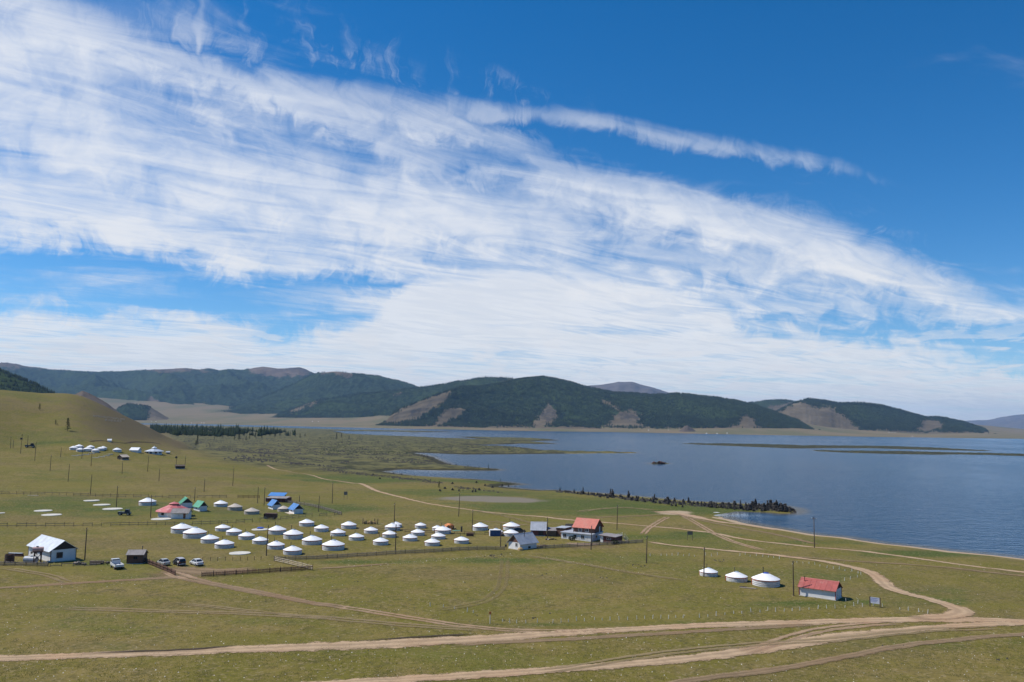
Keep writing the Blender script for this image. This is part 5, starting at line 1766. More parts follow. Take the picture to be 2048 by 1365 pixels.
def fence(px_pts, label, h=1.0, style="picket", post_gap=2.6, gap=0.2, mat=WOODGY, post_mat=WOODDK, group=None, name="picket_fence", skip=0.0):
    w = Pm(px_pts) if px_pts[0][1] > 912 else np.array([P(*p)[:] for p in px_pts])
    xy = catmull(w[:, :2], 0.5)
    s = np.concatenate([[0], np.cumsum(np.linalg.norm(np.diff(xy, axis=0), axis=1))])
    total = s[-1]

    def pt(d):
        return np.stack([np.interp(d, s, xy[:, 0]), np.interp(d, s, xy[:, 1])], axis=-1)
    a = pt(0.0)
    root = thing(name, label, "fence", (float(a[0]), float(a[1]), zat(*a)), 0, group)
    o0 = np.array([a[0], a[1], root.location.z])
    n = max(2, int(round(total / post_gap)) + 1)
    first = None
    ds = np.linspace(0, total, n)
    pp = pt(ds)
    zz = ground_z(pp[:, 0], pp[:, 1])
    for i in range(n):
        q = np.array([pp[i, 0], pp[i, 1], zz[i]]) - o0
        if first is None:
            first = MB().tube((0, 0, -.3), (0, 0, h * 1.12), .075, .065, n=6).build("post", post_mat, root)
            first.location = q
        else:
            dup_mesh(first, "post", root, q, 0, (1, 1, random.uniform(.88, 1.15)))
    rails = MB()
    levels = (0.28, 0.78) if style == "picket" else ((0.3, 0.62, 0.95) if style == "rail" else (0.35, 0.9))
    th = 0.05 if style == "picket" else 0.07
    for i in range(n - 1):
        p, q = np.array([*pp[i], zz[i]]) - o0, np.array([*pp[i + 1], zz[i + 1]]) - o0
        for lv in levels:
            if style != "picket" and random.random() < skip:
                continue
            j0, j1 = random.uniform(-.04, .04), random.uniform(-.04, .04)
            d = Vector(q - p)
            side = Vector((d.y, -d.x, 0)).normalized() * .05
            a3 = Vector(p) + Vector((0, 0, h * lv + j0)) + side
            b3 = Vector(q) + Vector((0, 0, h * lv + j1)) + side
            up = Vector((0, 0, th))
            sd = side.normalized() * .025
            rails.hexa([a3 - sd - up, b3 - sd - up, b3 + sd - up, a3 + sd - up, a3 - sd + up, b3 - sd + up, b3 + sd + up, a3 + sd + up])
    rails.build("rails", mat, root)
    if style == "picket":
        m = int(total / gap)
        dd = np.linspace(0, total, m) + rng.uniform(-.03, .03, m)
        keep = rng.uniform(0, 1, m) > skip
        dd = dd[keep]
        c = pt(dd)
        t = pt(dd + .05) - pt(dd - .05)
        t = t / (np.linalg.norm(t, axis=1)[:, None] + 1e-9)
        nrm = np.stack([t[:, 1], -t[:, 0]], axis=1)
        z = ground_z(c[:, 0], c[:, 1])
        hh = h * rng.uniform(.9, 1.06, len(dd))
        V = []
        for zz_, k in ((0.06, 0), (1.0, 1)):
            for su, sn in ((-1, -1), (1, -1), (1, 1), (-1, 1)):
                p = c + t * (su * .055) + nrm * (sn * .014 - .09)
                V.append(np.stack([p[:, 0] - o0[0], p[:, 1] - o0[1], z - o0[2] + (hh if k else 0.06)], axis=1))
        V = np.stack(V, axis=1).reshape(-1, 3)
        base = np.arange(len(dd))[:, None] * 8
        F = np.concatenate([base + np.array([f]) for f in [(4, 5, 6, 7), (0, 1, 5, 4), (1, 2, 6, 5), (2, 3, 7, 6), (3, 0, 4, 7)]], axis=0)
        pk = link_mesh("pickets", V, F, mat, root)
        pk['kind'] = "stuff"
    return root


def build_fences():
    G = "fences of the lakeside camp"
    fence([(-60, 1130.5), (0, 1131.8), (50, 1132.5), (96, 1133.5)], "grey picket fence in front of the tin-roofed white house", 1.0, gap=.2, group=G)
    fence([(100, 1134), (150, 1133), (215, 1131)], "low broken rail fence between the white house and the truck", .7, "rail2", group=G, skip=.35)
    fence([(284, 1124), (310, 1134), (350, 1152)], "brown picket fence slanting from the brown hut to the gateway", 1.15, mat=WOODBR, group=G)
    fence([(403, 1154.5), (430, 1153), (520, 1147.5), (625, 1140.5)], "brown picket fence along the parking ground, right of the gateway", 1.05, mat=WOODBR, group=G)
    fence([(549, 1123), (585, 1131.5), (625, 1141.5)], "pale three-rail plank fence slanting down to the picket fence", 1.15, "rail", 2.2, mat=PALEWOOD, group=G)
    fence([(548, 1122), (640, 1119), (727, 1113.5), (801, 1108.6), (863, 1105.6), (952, 1100.6), (1010, 1100.6)], "long grey picket fence in front of the rows of tents", 1.05, mat=WOODGY, gap=.22, group=G)
    fence([(1074, 1098.6), (1110, 1097), (1187, 1092), (1240, 1088.8), (1286, 1086)], "grey picket fence before the lodge with the coral roof", 1.05, gap=.22, group=G)
    fence([(-80, 1054.5), (0, 1054), (120, 1053.6), (240, 1052.4), (360, 1051.2), (427, 1049), (498, 1045.5), (556, 1041), (615, 1034.5), (683, 1031.2)], "long dark board fence between the compound and the camp", 1.15, "rail2", 2.8, mat=WOODGY, group=G, skip=.12)
    fence([(-60, 988.5), (0, 989), (139, 991.6), (211, 994.2), (300, 995.6), (360, 996.4), (453, 996.4)], "weathered rail fence behind the compound, below the slope", 1.2, "rail2", 3.0, mat=WOODGY, group=G, skip=.15)
    fence([(475.5, 996.4), (519, 997.4)], "short rail fence leading to the long blue-roofed house", 1.3, "rail", 2.6, mat=WOODBR, group=G)
    fence([(575, 1007), (600, 1010), (624, 1014), (655, 1022), (683, 1030.5)], "grey picket fence running down from the long blue-roofed house", 1.2, gap=.3, mat=WOODGY, group=G)
    fence([(735, 1060.5), (800, 1064.5), (900, 1068.5), (990, 1071)], "sagging wooden rail fence behind the rows of tents", .9, "rail2", 3.4, mat=WOODDK, group=G, skip=.2)
    # stakes
    st = MB().tube((0, 0, -.2), (0, 0, .72), .075, .06, n=6).build("fence_stake", STAKEWHITE)
    COL.objects.unlink(st)
    row1 = catmull(np.array([(1006, 1243.5), (1034, 1247.5), (1075, 1246.5), (1137, 1244), (1190, 1241), (1290, 1238.5), (1380, 1236), (1450, 1230), (1520, 1224), (1600, 1221.5), (1670, 1217.5), (1725, 1212.5), (1765, 1214), (1800, 1219), (1856, 1229)]), 15.0)
    row2 = catmull(np.array([(1300, 1112), (1400, 1112), (1500, 1112), (1570, 1121), (1640, 1133), (1690, 1141), (1722, 1150), (1700, 1158), (1678, 1166)]), 11.0)
    row3 = np.array([(860, 1213), (887, 1215), (909, 1218), (935, 1223), (947, 1225), (972, 1234), (1682, 1204), (1692, 1204.5), (1705, 1211), (1699, 1214), (1716, 1207), (1728, 1209)])
    for row, lab, g in ((row1, "short whitewashed stake beside the main dirt road, %s from the left", "white stakes beside the main road"), (row2, "short white stake, %s along the curved line behind the red-roofed shed", "white stakes behind the shed"),
                        (row3, "loose white stake standing apart from the lines, %s from the left", "loose white stakes")):
        for i, (x, y, z) in enumerate(Pm(row + rng.uniform(-1.5, 1.5, row.shape) * (.4, 1))):
            if random.random() < .2:
                continue
            o = bpy.data.objects.new("fence_stake", st.data)
            COL.objects.link(o)
            o.location = (x, y, z)
            o.rotation_euler = (random.uniform(-.12, .12), random.uniform(-.12, .12), random.uniform(0, 6))
            k = random.uniform(.55, 1.15)
            o.scale = (1, 1, k)
            tag(o, lab % ordinal(i + 1), "stake", g)
    ds = MB().tube((0, 0, -.2), (0, 0, 1.0), .07, .06, n=6).build("fence_stake", WOODDK)
    COL.objects.unlink(ds)
    for i, (x, y, z) in enumerate(Pm([(405, 1122.5), (420.6, 1122.5), (435, 1122.3), (450.5, 1122), (465.5, 1121.7), (481, 1121.4), (495, 1121.2), (508.5, 1121), (522, 1120.6)])):
        o = bpy.data.objects.new("fence_stake", ds.data)
        COL.objects.link(o)
        o.location = (x, y, z)
        tag(o, "dark wooden stake, %s in the row right of the parked white car" % ordinal(i + 1), "stake", "dark stakes by the parked cars")


build_fences()


# ------------------------------------------------------------------ utility poles
def pole(px, py, pty, label, group, arm=0, extra=None):
    q = PP(px, py)
    h = (py - pty) * q.y / FOC * 1.01
    t = thing("utility_pole", label, "pole", q, random.uniform(-.5, .5), group)
    t.rotation_euler = (random.uniform(-.012, .012), random.uniform(-.005, .03), random.uniform(-.6, .2))
    MB().tube((0, 0, -.5), (0, 0, h), .15, .10, n=8).build("shaft", POLEWOOD, t)
    if arm:
        b = MB().box(-.75, .75, .10, .20, h - .75, h - .64).build("crossarm", POLEWOOD, t)
        for k in (-.65, 0.0, .65):
            MB().tube((k, .15, h - .64), (k, .15, h - .42), .05, .035, n=6).build("insulator", FRAMEWH, b)
    else:
        for k, dz in ((.17, .25), (-.17, .6)):
            MB().tube((k * .4, 0, h - dz - .08), (k, 0, h - dz - .04), .03, n=5).tube((k, 0, h - dz - .06), (k, 0, h - dz + .12), .045, .03, n=6).build("insulator", FRAMEWH, t)
    if extra == "transformer":
        MB().box(-.55, .55, -.75, -.16, h * .72, h * .72 + 1.1).build("transformer", IRON, t)
    if extra == "brace":
        MB().tube((-2.6, 0, -.3), (-.1, 0, h * .7), .12, .1, n=6).build("brace", POLEWOOD, t)
    return t


def build_poles():
    GS = "bare utility poles on the slope below the far tents"
    for i, (px, py, t) in enumerate(sorted([(69.4, 922, 883.7), (100, 941.7, 911), (136, 963.7, 930), (121, 915, 896), (163.5, 918, 890), (182, 933, 906.6), (244, 948, 924), (295, 944, 912.7), (317.8, 962.8, 939), (180.5, 990, 951)])):
        pole(px, py, t, "bare utility pole on the slope below the far tents, %s from the left" % ordinal(i + 1), GS)
    GL = "poles at the small substation on the left"
    pole(20.7, 897, 874, "leftmost thin pole by the far substation", GL)
    pole(26, 896, 880.7, "short thin pole by the far substation", GL)
    pole(40.8, 907.5, 869.7, "tall braced pole with dark transformer at the far left", GL, 1, "transformer")
    pole(55, 893.5, 871, "pole rising behind the dark tractor at far left", GL)
    GC = "utility poles around the compound and camp"
    for px, py, t, lab in [
        (232.5, 1014.7, 974, "utility pole among the pale tent foundations"), (301, 1035.8, 991.8, "utility pole just left of the red round house"), (408, 984, 958, "pole on the slope behind the green-roofed huts"),
        (465.4, 972, 935.7, "lone pole on the grass slope left of the dirt track"), (664.3, 1007.5, 966, "tall pole left of the roadside notice board"), (917.3, 1033.6, 988.7, "pole beside the dirt track above the camp"),
        (389, 1003, 976, "pole behind the right green-roofed hut"), (515, 1007, 976, "left pole at the long blue-roofed house"), (528, 1011.6, 976, "right pole at the long blue-roofed house"),
        (637, 1024, 993, "pole inside the corner of the compound fence"), (598.6, 1004.5, 992, "short pole behind the blue-roofed huts"), (532.5, 1112, 1054, "tall pole in front of the second row of tents"),
        (788, 1056, 1008, "tall pole behind the sixth row of tents"), (790.8, 1103, 1051.6, "tall pole near the long picket fence in front of the tents"), (944.4, 1063, 1022, "tall pole left of the tent beside the blue porch"),
        (1001, 1095, 1050, "pole just left of the grey-roofed white house"), (1095, 1080, 1037, "pole right of the dark red barn"), (1182, 1100.5, 1054, "orange-lit pole in front of the lodge"),
        (1233.8, 1060.5, 1012, "tall pole behind the lodge annex"), (1292.8, 1127, 1075, "pole in the open field right of the lodge"), (1407.7, 1154, 1097.6, "pole in front of the leftmost tent by the red shed"),
        (1587.3, 1192, 1126, "tall pole at the left end of the red-roofed shed"), (1629, 1096, 1036, "lone pole with crossarm by the lake shore"), (169.4, 1120, 1058.7, "thick pole right of the tin-roofed white house"),
        (352, 934, 911, "pole with two dark boxes above the black log hut"), (369.5, 937, 914, "thin pole right of the black log hut")]:
        pole(px, py, t, lab, GC, 1 if "crossarm" in lab else 0, "transformer" if "two dark boxes" in lab else None)


build_poles()


# ------------------------------------------------------------------ vehicles
def loft(sections):
    """sections: list of rings (same length) -> closed mesh"""
    m = MB()
    n = len(sections[0])
    vs = [p for r in sections for p in r]
    fs = []
    for j in range(len(sections) - 1):
        for i in range(n):
            fs.append((j * n + i, j * n + (i + 1) % n, (j + 1) * n + (i + 1) % n, (j + 1) * n + i))
    fs.append(tuple(range(n - 1, -1, -1)))
    fs.append(tuple((len(sections) - 1) * n + i for i in range(n)))
    return m.add(vs, fs)


def wheel(t, x, y, r=.33, w=.22):
    s = 1 if y > 0 else -1
    o = MB().tube((x, y - s * w, r), (x, y, r), r, n=16).build("wheel", TYRE, t)
    MB().tube((x, y, r), (x, y + s * .015, r), r * .62, r * .55, n=12).build("rim", RIM, o)
    return o


def car(label, px, py, heading, paint, kind="sedan", group=None, roof_paint=None, s=1.0):
    q = PP(px, py)
    t = thing("parked_car", label, "car", q, heading, group, s)
    hw = .86
    if kind == "sedan":
        st = [(-2.2, .42, .95), (-2.1, .34, 1.0), (-1.5, .28, 1.02), (-.9, .26, .98), (.5, .25, .95), (1.2, .26, .92), (1.9, .30, .82), (2.2, .38, .70)]
        cab = [(-1.75, 1.0), (-1.0, 1.46), (-.2, 1.50), (.45, 1.44), (1.25, .94)]
        H = 1.5
    else:
        st = [(-2.2, .45, 1.12), (-2.12, .36, 1.15), (-1.5, .30, 1.14), (-.5, .28, 1.12), (.6, .28, 1.08), (1.3, .28, 1.04), (1.9, .32, .96), (2.2, .42, .84)]
        cab = [(-2.12, 1.14), (-1.95, 1.72), (-.6, 1.82), (.45, 1.74), (1.3, 1.06)]
        H = 1.82
    ring = []
    for x, z0, z1 in st:
        k = 1 - .10 * max(0, abs(x) - 1.4)
        w = hw * k
        zm = (z0 + z1) / 2
        ring.append([(x, -w * .92, z0), (x, -w, zm - .05), (x, -w * .97, z1 - .08), (x, -w * .88, z1), (x, w * .88, z1), (x, w * .97, z1 - .08), (x, w, zm - .05), (x, w * .92, z0)])
    loft(ring).build("body", paint, t, True)
    # greenhouse: glass volume with painted roof and pillars
    g = []
    for x, z in cab:
        f = (z - cab[0][1]) / (H - cab[0][1])
        w = .80 - .20 * max(0, min(1, f))
        zb = min(z, cab[0][1]) - .05
        g.append([(x, -.80, zb), (x, -w, z), (x, w, z), (x, .80, zb)])
    loft(g).build("windows", GLASSDK, t)
    rp = roof_paint or paint
    r = MB()
    for (xa, za), (xb, zb) in zip(cab[1:-2], cab[2:-1]):
        r.hexa([(xa - .04, -.635, za - .03), (xb + .04, -.635, zb - .03), (xb + .04, .635, zb - .03), (xa - .04, .635, za - .03), (xa - .04, -.60, za + .05), (xb + .04, -.60, zb + .05), (xb + .04, .60, zb + .05), (xa - .04, .60, za + .05)])
    r.build("roof", rp, t)
    pl = MB()
    for sy in (-1, 1):
        for i, j in ((0, 1), (3, 4)):
            a3, b3 = cab[i], cab[j]
            wa = .80 if a3[1] < 1.2 else .62
            wb = .80 if b3[1] < 1.2 else .62
            pl.tube((a3[0], sy * (wa + .005), a3[1]), (b3[0], sy * (wb + .005), b3[1]), .05, n=5)
        mx = -.25
        pl.tube((mx, sy * .81, st[3][2] - .02), (mx, sy * .635, H - .04), .045, n=5)
    pl.build("pillars", rp, t)
    for x in (-1.35, 1.38):
        for sy in (-1, 1):
            wheel(t, x, sy * (hw + .01))
    zt = st[0][2]
    for sy in (-1, 1):
        MB().box(-2.235, -2.15, sy * .66 - .14, sy * .66 + .14, zt - .26, zt - .07).build("tail_light", TAIL, t)
        MB().box(2.14, 2.23, sy * .58 - .16, sy * .58 + .16, .58, .72).build("headlight", FRAMEWH, t)
    MB().box(-2.30, -2.14, -.80, .80, .42, .62).build("rear_bumper", rp, t)
    MB().box(2.12, 2.30, -.78, .78, .36, .56).build("front_bumper", paint, t)
    MB().box(-2.315, -2.30, -.24, .24, .64, .75).build("number_plate", PLATE, t)
    for sy in (-1, 1):
        MB().box(.72, .86, sy * .93 - .09, sy * .93 + .09, .98, 1.10).build("mirror", paint, t)
    return t


def build_vehicles():
    G = "cars parked by the gateway"
    # local +X is forwards; they stand with their tails to the camera
    car("silver sedan parked nearest the brown hut, tail to the camera", 327, 1130.5, math.radians(134), CARSILVER, "sedan", G)
    car("dark van with pale roof parked between the two light sedans", 358, 1130.5, math.radians(132), CARDARK, "van", G, CARGREY)
    car("white sedan parked rightmost of the three, tail to the camera", 393, 1130.5, math.radians(134), CARWHITE, "sedan", G)
    car("dark blue van parked behind the grey-roofed white house", 1037, 1067, math.radians(25), CARDARK, "van", None)
    # small white flatbed truck
    q = PP(233, 1137)
    t = thing("flatbed_truck", "white flatbed truck parked left of the brown hut, tail to the camera", "truck", q, math.radians(128))
    MB().box(-2.6, 2.3, -.45, .45, .48, .66).build("chassis", IRON, t)
    cab = MB().hexa([(1.0, -.88, .55), (2.55, -.88, .55), (2.55, .88, .55), (1.0, .88, .55), (1.0, -.88, 1.30), (2.6, -.88, 1.25), (2.6, .88, 1.25), (1.0, .88, 1.30)])
    cab.hexa([(1.0, -.84, 1.9), (2.05, -.84, 1.92), (2.05, .84, 1.92), (1.0, .84, 1.9), (1.0, -.80, 2.06), (2.0, -.80, 2.04), (2.0, .80, 2.04), (1.0, .80, 2.06)])
    for x, y in ((1.05, -.84), (1.05, .84)):
        cab.box(x - .06, x + .06, y - .04, y + .04, 1.28, 1.95)
    for y in (-.83, .83):
        cab.tube((2.55, y, 1.24), (2.05, y, 1.95), .05, n=5)
    c = cab.build("cab", CARWHITE, t)
    MB().hexa([(1.06, -.82, 1.28), (2.5, -.82, 1.24), (2.5, .82, 1.24), (1.06, .82, 1.28), (1.06, -.80, 1.93), (2.04, -.80, 1.93), (2.04, .80, 1.93), (1.06, .80, 1.93)]).build("cab_glass", GLASSDK, c)
    MB().box(-2.7, .85, -.95, .95, .72, .82).build("bed", WOODGY, t)
    for y in (-1, 1):
        MB().box(-2.7, .85, y * .95 - .04, y * .95 + .04, .74, 1.22).build("side_board", CARWHITE, t)
    MB().box(-2.76, -2.70, -.99, .99, .70, 1.20).build("tailgate", CARWHITE, t)
    MB().box(.80, .90, -.95, .95, .74, 1.75).build("headboard", CARWHITE, t)
    for x in (-1.5, 1.75):
        for sy in (-1, 1):
            wheel(t, x, sy * .90, .38, .26)
    for sy in (-1, 1):
        MB().box(-2.80, -2.70, sy * .8 - .1, sy * .8 + .1, .56, .68).build("tail_light", TAIL, t)
    o = MB().rock((0, 0, .18), (.55, .5, .3), 3).rock((.5, .35, .15), (.4, .4, .25), 5).build("white_sack", CANVAS_ROOF)
    o.location = q + Matrix.Rotation(math.radians(128), 3, 'Z') @ Vector((-1.9, .1, .82))
    tag(o, "white sack lying on the bed of the flatbed truck", "sack")
    # dark tractor far left and scrap jeep in the compound
    for px, py, lab, rz, s in ((60, 895.5, "dark old tractor by the far substation", 0.3, 1.5), (249, 1031, "dark wrecked jeep among the pale tent foundations", 0.1, 1.15)):
        q = PP(px, py)
        t = thing("old_tractor" if px < 100 else "wrecked_jeep", lab, "tractor" if px < 100 else "jeep", q, rz, None, s)
        MB().hexa([(-1.9, -.7, .5), (1.9, -.7, .5), (1.9, .7, .5), (-1.9, .7, .5), (-1.9, -.65, 1.1), (1.8, -.65, .95), (1.8, .65, .95), (-1.9, .65, 1.1)]).build("body", CARDARK, t)
        cb = MB().hexa([(.1, -.66, 1.0), (1.5, -.66, .95), (1.5, .66, .95), (.1, .66, 1.0), (.3, -.55, 1.75), (1.25, -.55, 1.75), (1.25, .55, 1.75), (.3, .55, 1.75)]).build("cab", IRON, t)
        MB().box(.25, 1.3, -.6, .6, 1.75, 1.82).build("roof", CARDARK, t)
        for x in (-1.2, 1.25):
            for sy in (-1, 1):
                wheel(t, x, sy * .75, .42, .28)
        MB().tube((-1.2, .3, 1.0), (-1.2, .3, 1.7), .05, n=6).build("exhaust", RUST, t)
    # dark wagon in the compound
    q = PP(541, 1038)
    t = thing("covered_wagon", "dark covered wagon with a pale wheel arch in the compound", "wagon", q, -.05)
    MB().prism([(-2.2, .35), (2.2, .35), (2.2, 1.75), (1.9, 1.9), (-1.9, 1.95), (-2.2, 1.7)], -1.0, 1.0).build("body", RUST, t)
    MB().prism([(-2.1, .1), (-1.0, .1), (-1.15, .75), (-1.6, .95), (-2.05, .7)], -1.06, -.98).build("wheel_arch", WOODGY, t)
    for x in (-1.5, 1.4):
        for sy in (-1, 1):
            wheel(t, x, sy * .98, .36, .2)
    MB().box(-4.2, -2.2, -.1, .1, .4, .5).build("drawbar", WOODGY, t)


build_vehicles()


# ------------------------------------------------------------------ yard things
def pad(px, py, w, label, group):
    q = PP(px, py)
    R = w / 2 * q.y / FOC
    o = MB().lathe([(R * 1.02, -.3), (R * 1.02, .06), (R, .16), (R * .93, .18), (R * .91, .14), (.02, .15)], 28).build("tent_foundation", CONCRETE)
    o.location = q + Vector((q.x, q.y, 0)).normalized() * (R * .1)
    return tag(o, label, "foundation", group)


def rubble(px, py, label, cat, mats, n, spread, size, seed, name="stone_pile"):
    q = PP(px, py)
    rd = random.Random(seed)
    t = thing(name, label, cat, q)
    for k in range(n):
        a = rd.uniform(0, 6.28)
        r = spread * math.sqrt(rd.random())
        s = size * rd.uniform(.5, 1.2)
        MB().rock((r * math.cos(a), r * .6 * math.sin(a), s * .45 + max(0, (spread - r)) * .25 * rd.random()), (s, s * rd.uniform(.6, 1), s * rd.uniform(.45, .8)), seed * 31 + k).build("stone", rd.choice(mats), t)
    return t


def build_yard():
    G = "pale round tent foundations on the grass"
    for px, py, w, lab in [(183, 1002, 29, "pale round foundation, farthest back of the compound's empty ones"), (203.7, 1010.5, 31, "pale round foundation in the middle of the slanting three"), (225.5, 1018.7, 36, "pale round foundation beside the dark wrecked jeep"),
                           (86.3, 1022.4, 32, "upper of the two pale round foundations far left"), (103, 1030.7, 36, "lower of the two pale round foundations far left"), (2, 1027, 14, "pale round foundation cut by the left picture edge"),
                           (322.5, 1039, 37, "pale round platform at the foot of the red round house"), (480, 1107.5, 40, "pale round foundation alone before the second row of tents"), (520, 1060, 31, "pale round platform behind the second row, with blue cloth on it")]:
        pad(px, py, w, lab, G)
    q = PP(520, 1058.6)
    o = MB().rock((0, 0, .35), (1.2, .8, .35), 8, 2).build("blue_cloth", BLUE)
    o.location = q
    tag(o, "crumpled blue cloth lying on a pale round platform", "cloth")
    GP = "pale foundation slabs below the far tents"
    for k, (px, py) in enumerate([(150, 912), (160, 911), (172, 909.5), (183, 907), (192, 916), (203, 914), (212, 911.5), (219, 909)]):
        q = P(px, py)
        o = MB().box(-1.9, 1.9, -.8, .8, -.5, .22).build("foundation_slab", CONCRETE)
        o.location = q
        o.rotation_euler = (0, 0, .25)
        tag(o, "pale foundation slab below the far white tents, %s from the left" % ordinal(k + 1), "slab", GP)
    q = PP(66, 991.5)
    o = MB().box(-2.2, 2.2, -.25, .25, -.1, .14).box(-.6, 1.9, -.6, -.28, -.1, .12).build("plank_stack", PALEWOOD)
    o.location = q
    tag(o, "few pale planks lying by the back fence on the left", "planks")
    # tank on a stand
    q = PP(74.5, 1126.3)
    t = thing("water_tank_stand", "faded pink water tank on four tall rusty legs before the white house", "water tank", q, .35)
    for sx in (-.75, .75):
        for sy in (-.5, .5):
            MB().tube((sx, sy, -.3), (sx * .95, sy * .95, 2.6), .10, n=6).build("leg", RUST, t)
    MB().box(-1.0, 1.0, -.7, .7, 2.55, 2.68).build("platform", RUST, t)
    MB().tube((-1.15, 0, 3.2), (1.15, 0, 3.2), .62, n=18).build("tank", PINKTANK, t, True)
    MB().tube((-.2, 0, 3.75), (-.2, 0, 3.98), .28, n=10).build("hatch", IRON, t)
    MB().tube((-.75, -.5, .3), (.75, -.5, 2.2), .06, n=5).tube((.75, -.5, .3), (-.75, -.5, 2.2), .06, n=5).build("brace", RUST, t)
    MB().tube((-1.3, -.35, 2.3), (-1.3, -.35, 2.75), .22, n=8).build("bucket", WOODGY, t)
    q = PP(57, 1126.8)
    t = thing("fuel_tank", "grey horizontal fuel tank with rusty pink end on the ground", "tank", q + Vector((0, .9, 0)), -.12)
    MB().tube((-1.5, 0, .72), (1.5, 0, .72), .78, n=20).lathe([(.3, 1.4), (.3, 1.66), (.02, 1.7)], 10, .2).build("shell", GREYTANK, t, True)
    MB().tube((-1.72, 0, .72), (-1.5, 0, .72), .5, .78, n=20).build("end_cap", PINKTANK, t, True)
    MB().box(-1.1, -.8, -.6, .6, -.3, .12).box(.8, 1.1, -.6, .6, -.3, .12).build("cradle", WOODGY, t)
    q = PP(14, 1126.5)
    t = thing("rusty_vat", "rust-brown round vat at the left picture edge", "vat", q + Vector((0, .9, 0)))
    MB().lathe([(1.05, -.2), (1.05, 1.9), (1.0, 1.95), (.95, 1.9), (.95, 1.75), (.02, 1.75)], 20).build("shell", RUST, t)
    for z in (.5, 1.05, 1.6):
        MB().lathe([(1.07, z - .05), (1.10, z), (1.07, z + .05)], 20, cap=False).build("hoop", IRON, t)
    q = PP(31, 1112.5)
    t = thing("upturned_trough", "long dark trough with pale top lying behind the rusty vat", "trough", q, -.05)
    MB().hexa([(-1.9, -.5, 0), (1.9, -.5, 0), (1.9, .5, 0), (-1.9, .5, 0), (-1.75, -.35, .7), (1.8, -.35, .7), (1.8, .35, .7), (-1.75, .35, .7)]).build("shell", RUST, t)
    MB().box(-1.8, 1.7, -.4, .4, .7, .76).build("lid", TIN, t)
    # heaps along the fence
    rubble(160, 1129, "heap of pale and dark stones right of the white house", "stones", [STONE, LAVA, WOODGY], 16, 1.5, .5, 3)
    rubble(92, 1125.5, "small heap of rubble at the white house's near corner", "stones", [STONE, STRAW, STONE], 9, .9, .4, 9)
    q = PP(193, 1129)
    t = thing("log_pile", "low pile of brown logs and brush behind the truck", "logs", q, .1)
    for k in range(13):
        z = .16 + .26 * (k // 5)
        MB().tube((-1.4 + random.uniform(-.2, .2), -.6 + .28 * (k % 5) + .14 * (k // 5), z), (1.4 + random.uniform(-.3, .3), -.6 + .28 * (k % 5) + .14 * (k // 5), z + random.uniform(-.05, .05)), .14, .12, n=7).build("log", random.choice([WOODDK, WOODGY, STRAW]), t)
    rubble(212, 1127, "dark scrap heap beside the truck's cab", "scrap", [RUST, WOODDK, IRON], 8, .8, .35, 13, "scrap_heap")
    rubble(1102, 1080, "pile of pale stones and timber right of the pole by the barn", "stones", [STONE, STRAW, WOODDK], 12, 1.6, .4, 17)
    rubble(1088, 1094, "dark heap of scrap right of the grey-roofed white house", "scrap", [WOODDK, RUST, STRAW], 10, 1.6, .45, 19, "scrap_heap")
    # shrub in front of the lodge
    q = PP(1143.5, 1081.5)
    bush(q, 1.1, 1.5, "dark round shrub against the white front of the lodge", "shrub")
    bush(PP(1229, 1089), 1.3, 1.3, "dark bush at the corner of the brick-red annex", "shrub")
    # wagon box, hay, heap
    q = PP(940, 1072.5)
    t = thing("timber_crate", "low brown timber crate on skids by the rail fence", "crate", q, .02)
    MB().box(-1.15, 1.15, -.6, .6, .12, .95).build("box", WOODBR, t)
    for k in range(5):
        MB().box(-1.15 + k * .56, -1.05 + k * .56, -.64, -.6, .12, .98).build("batten", WOODDK, t)
    MB().box(-1.2, 1.2, -.5, -.35, -.1, .12).box(-1.2, 1.2, .35, .5, -.1, .12).build("skid", WOODDK, t)
    q = PP(737, 1048.5)
    t = thing("hay_shelter", "straw-coloured brushwood pen with dark gate posts behind the tents", "pen", q)
    for k in range(16):
        MB().rock((-1.5 + k * .27, random.uniform(-.3, .3), .45), (.28, .35, .75 + .25 * math.sin(k)), 90 + k).build("bundle", STRAW, t)
    for x in (-2.0, 2.0, 3.1):
        MB().tube((x, 0, -.2), (x + .1, 0, 1.9), .16, .12, n=6).build("post", WOODDK, t)
    MB().box(3.2, 5.2, -.2, .1, 0, .12).build("plank", PALEWOOD, t)
    q = PP(899, 1058.5)
    t = thing("orange_heap", "crumpled orange tarpaulin heap behind the tents", "tarpaulin", q)
    MB().rock((0, 0, .7), (1.7, 1.2, 1.15), 51, 2).build("sheet", ORANGE, t)
    MB().rock((1.6, -.1, .3), (.8, .6, .5), 53, 2).build("loose_end", STRAW, t)
    MB().rock((-.45, -1.0, .55), (.5, .3, .5), 54, 2).build("bundle", IRON, t)
    q = PP(912, 1062)
    o = MB().rock((0, 0, .08), (1.5, .8, .12), 61, 2).build("green_tarpaulin", GREENTARP)
    o.location = q
    tag(o, "flat green tarpaulin spread on the grass right of the orange heap", "tarpaulin")
    q = PP(923, 1064)
    o = MB().tube((0, 0, -.2), (0, 0, 1.5), .3, .26, n=8).lathe([(.34, 1.45), (.3, 1.7), (.03, 1.8)], 8).build("dark_barrel_post", IRON)
    o.location = q
    tag(o, "stout dark post between the green tarpaulin and the crate", "post")
    q = PP(1011.5, 1100.2)
    t = thing("outdoor_sink", "small dark washstand left of the grey-roofed white house", "washstand", q)
    MB().box(-.25, .25, -.2, .2, .9, 1.5).build("tank", IRON, t)
    for sx in (-.2, .2):
        MB().tube((sx, 0, -.2), (sx, 0, .95), .05, n=5).build("leg", WOODDK, t)
    # planks near the right tents
    q = PP(1497, 1177)
    t = thing("plank_stack", "few pale planks lying on the grass between two tents", "planks", q, -.35)
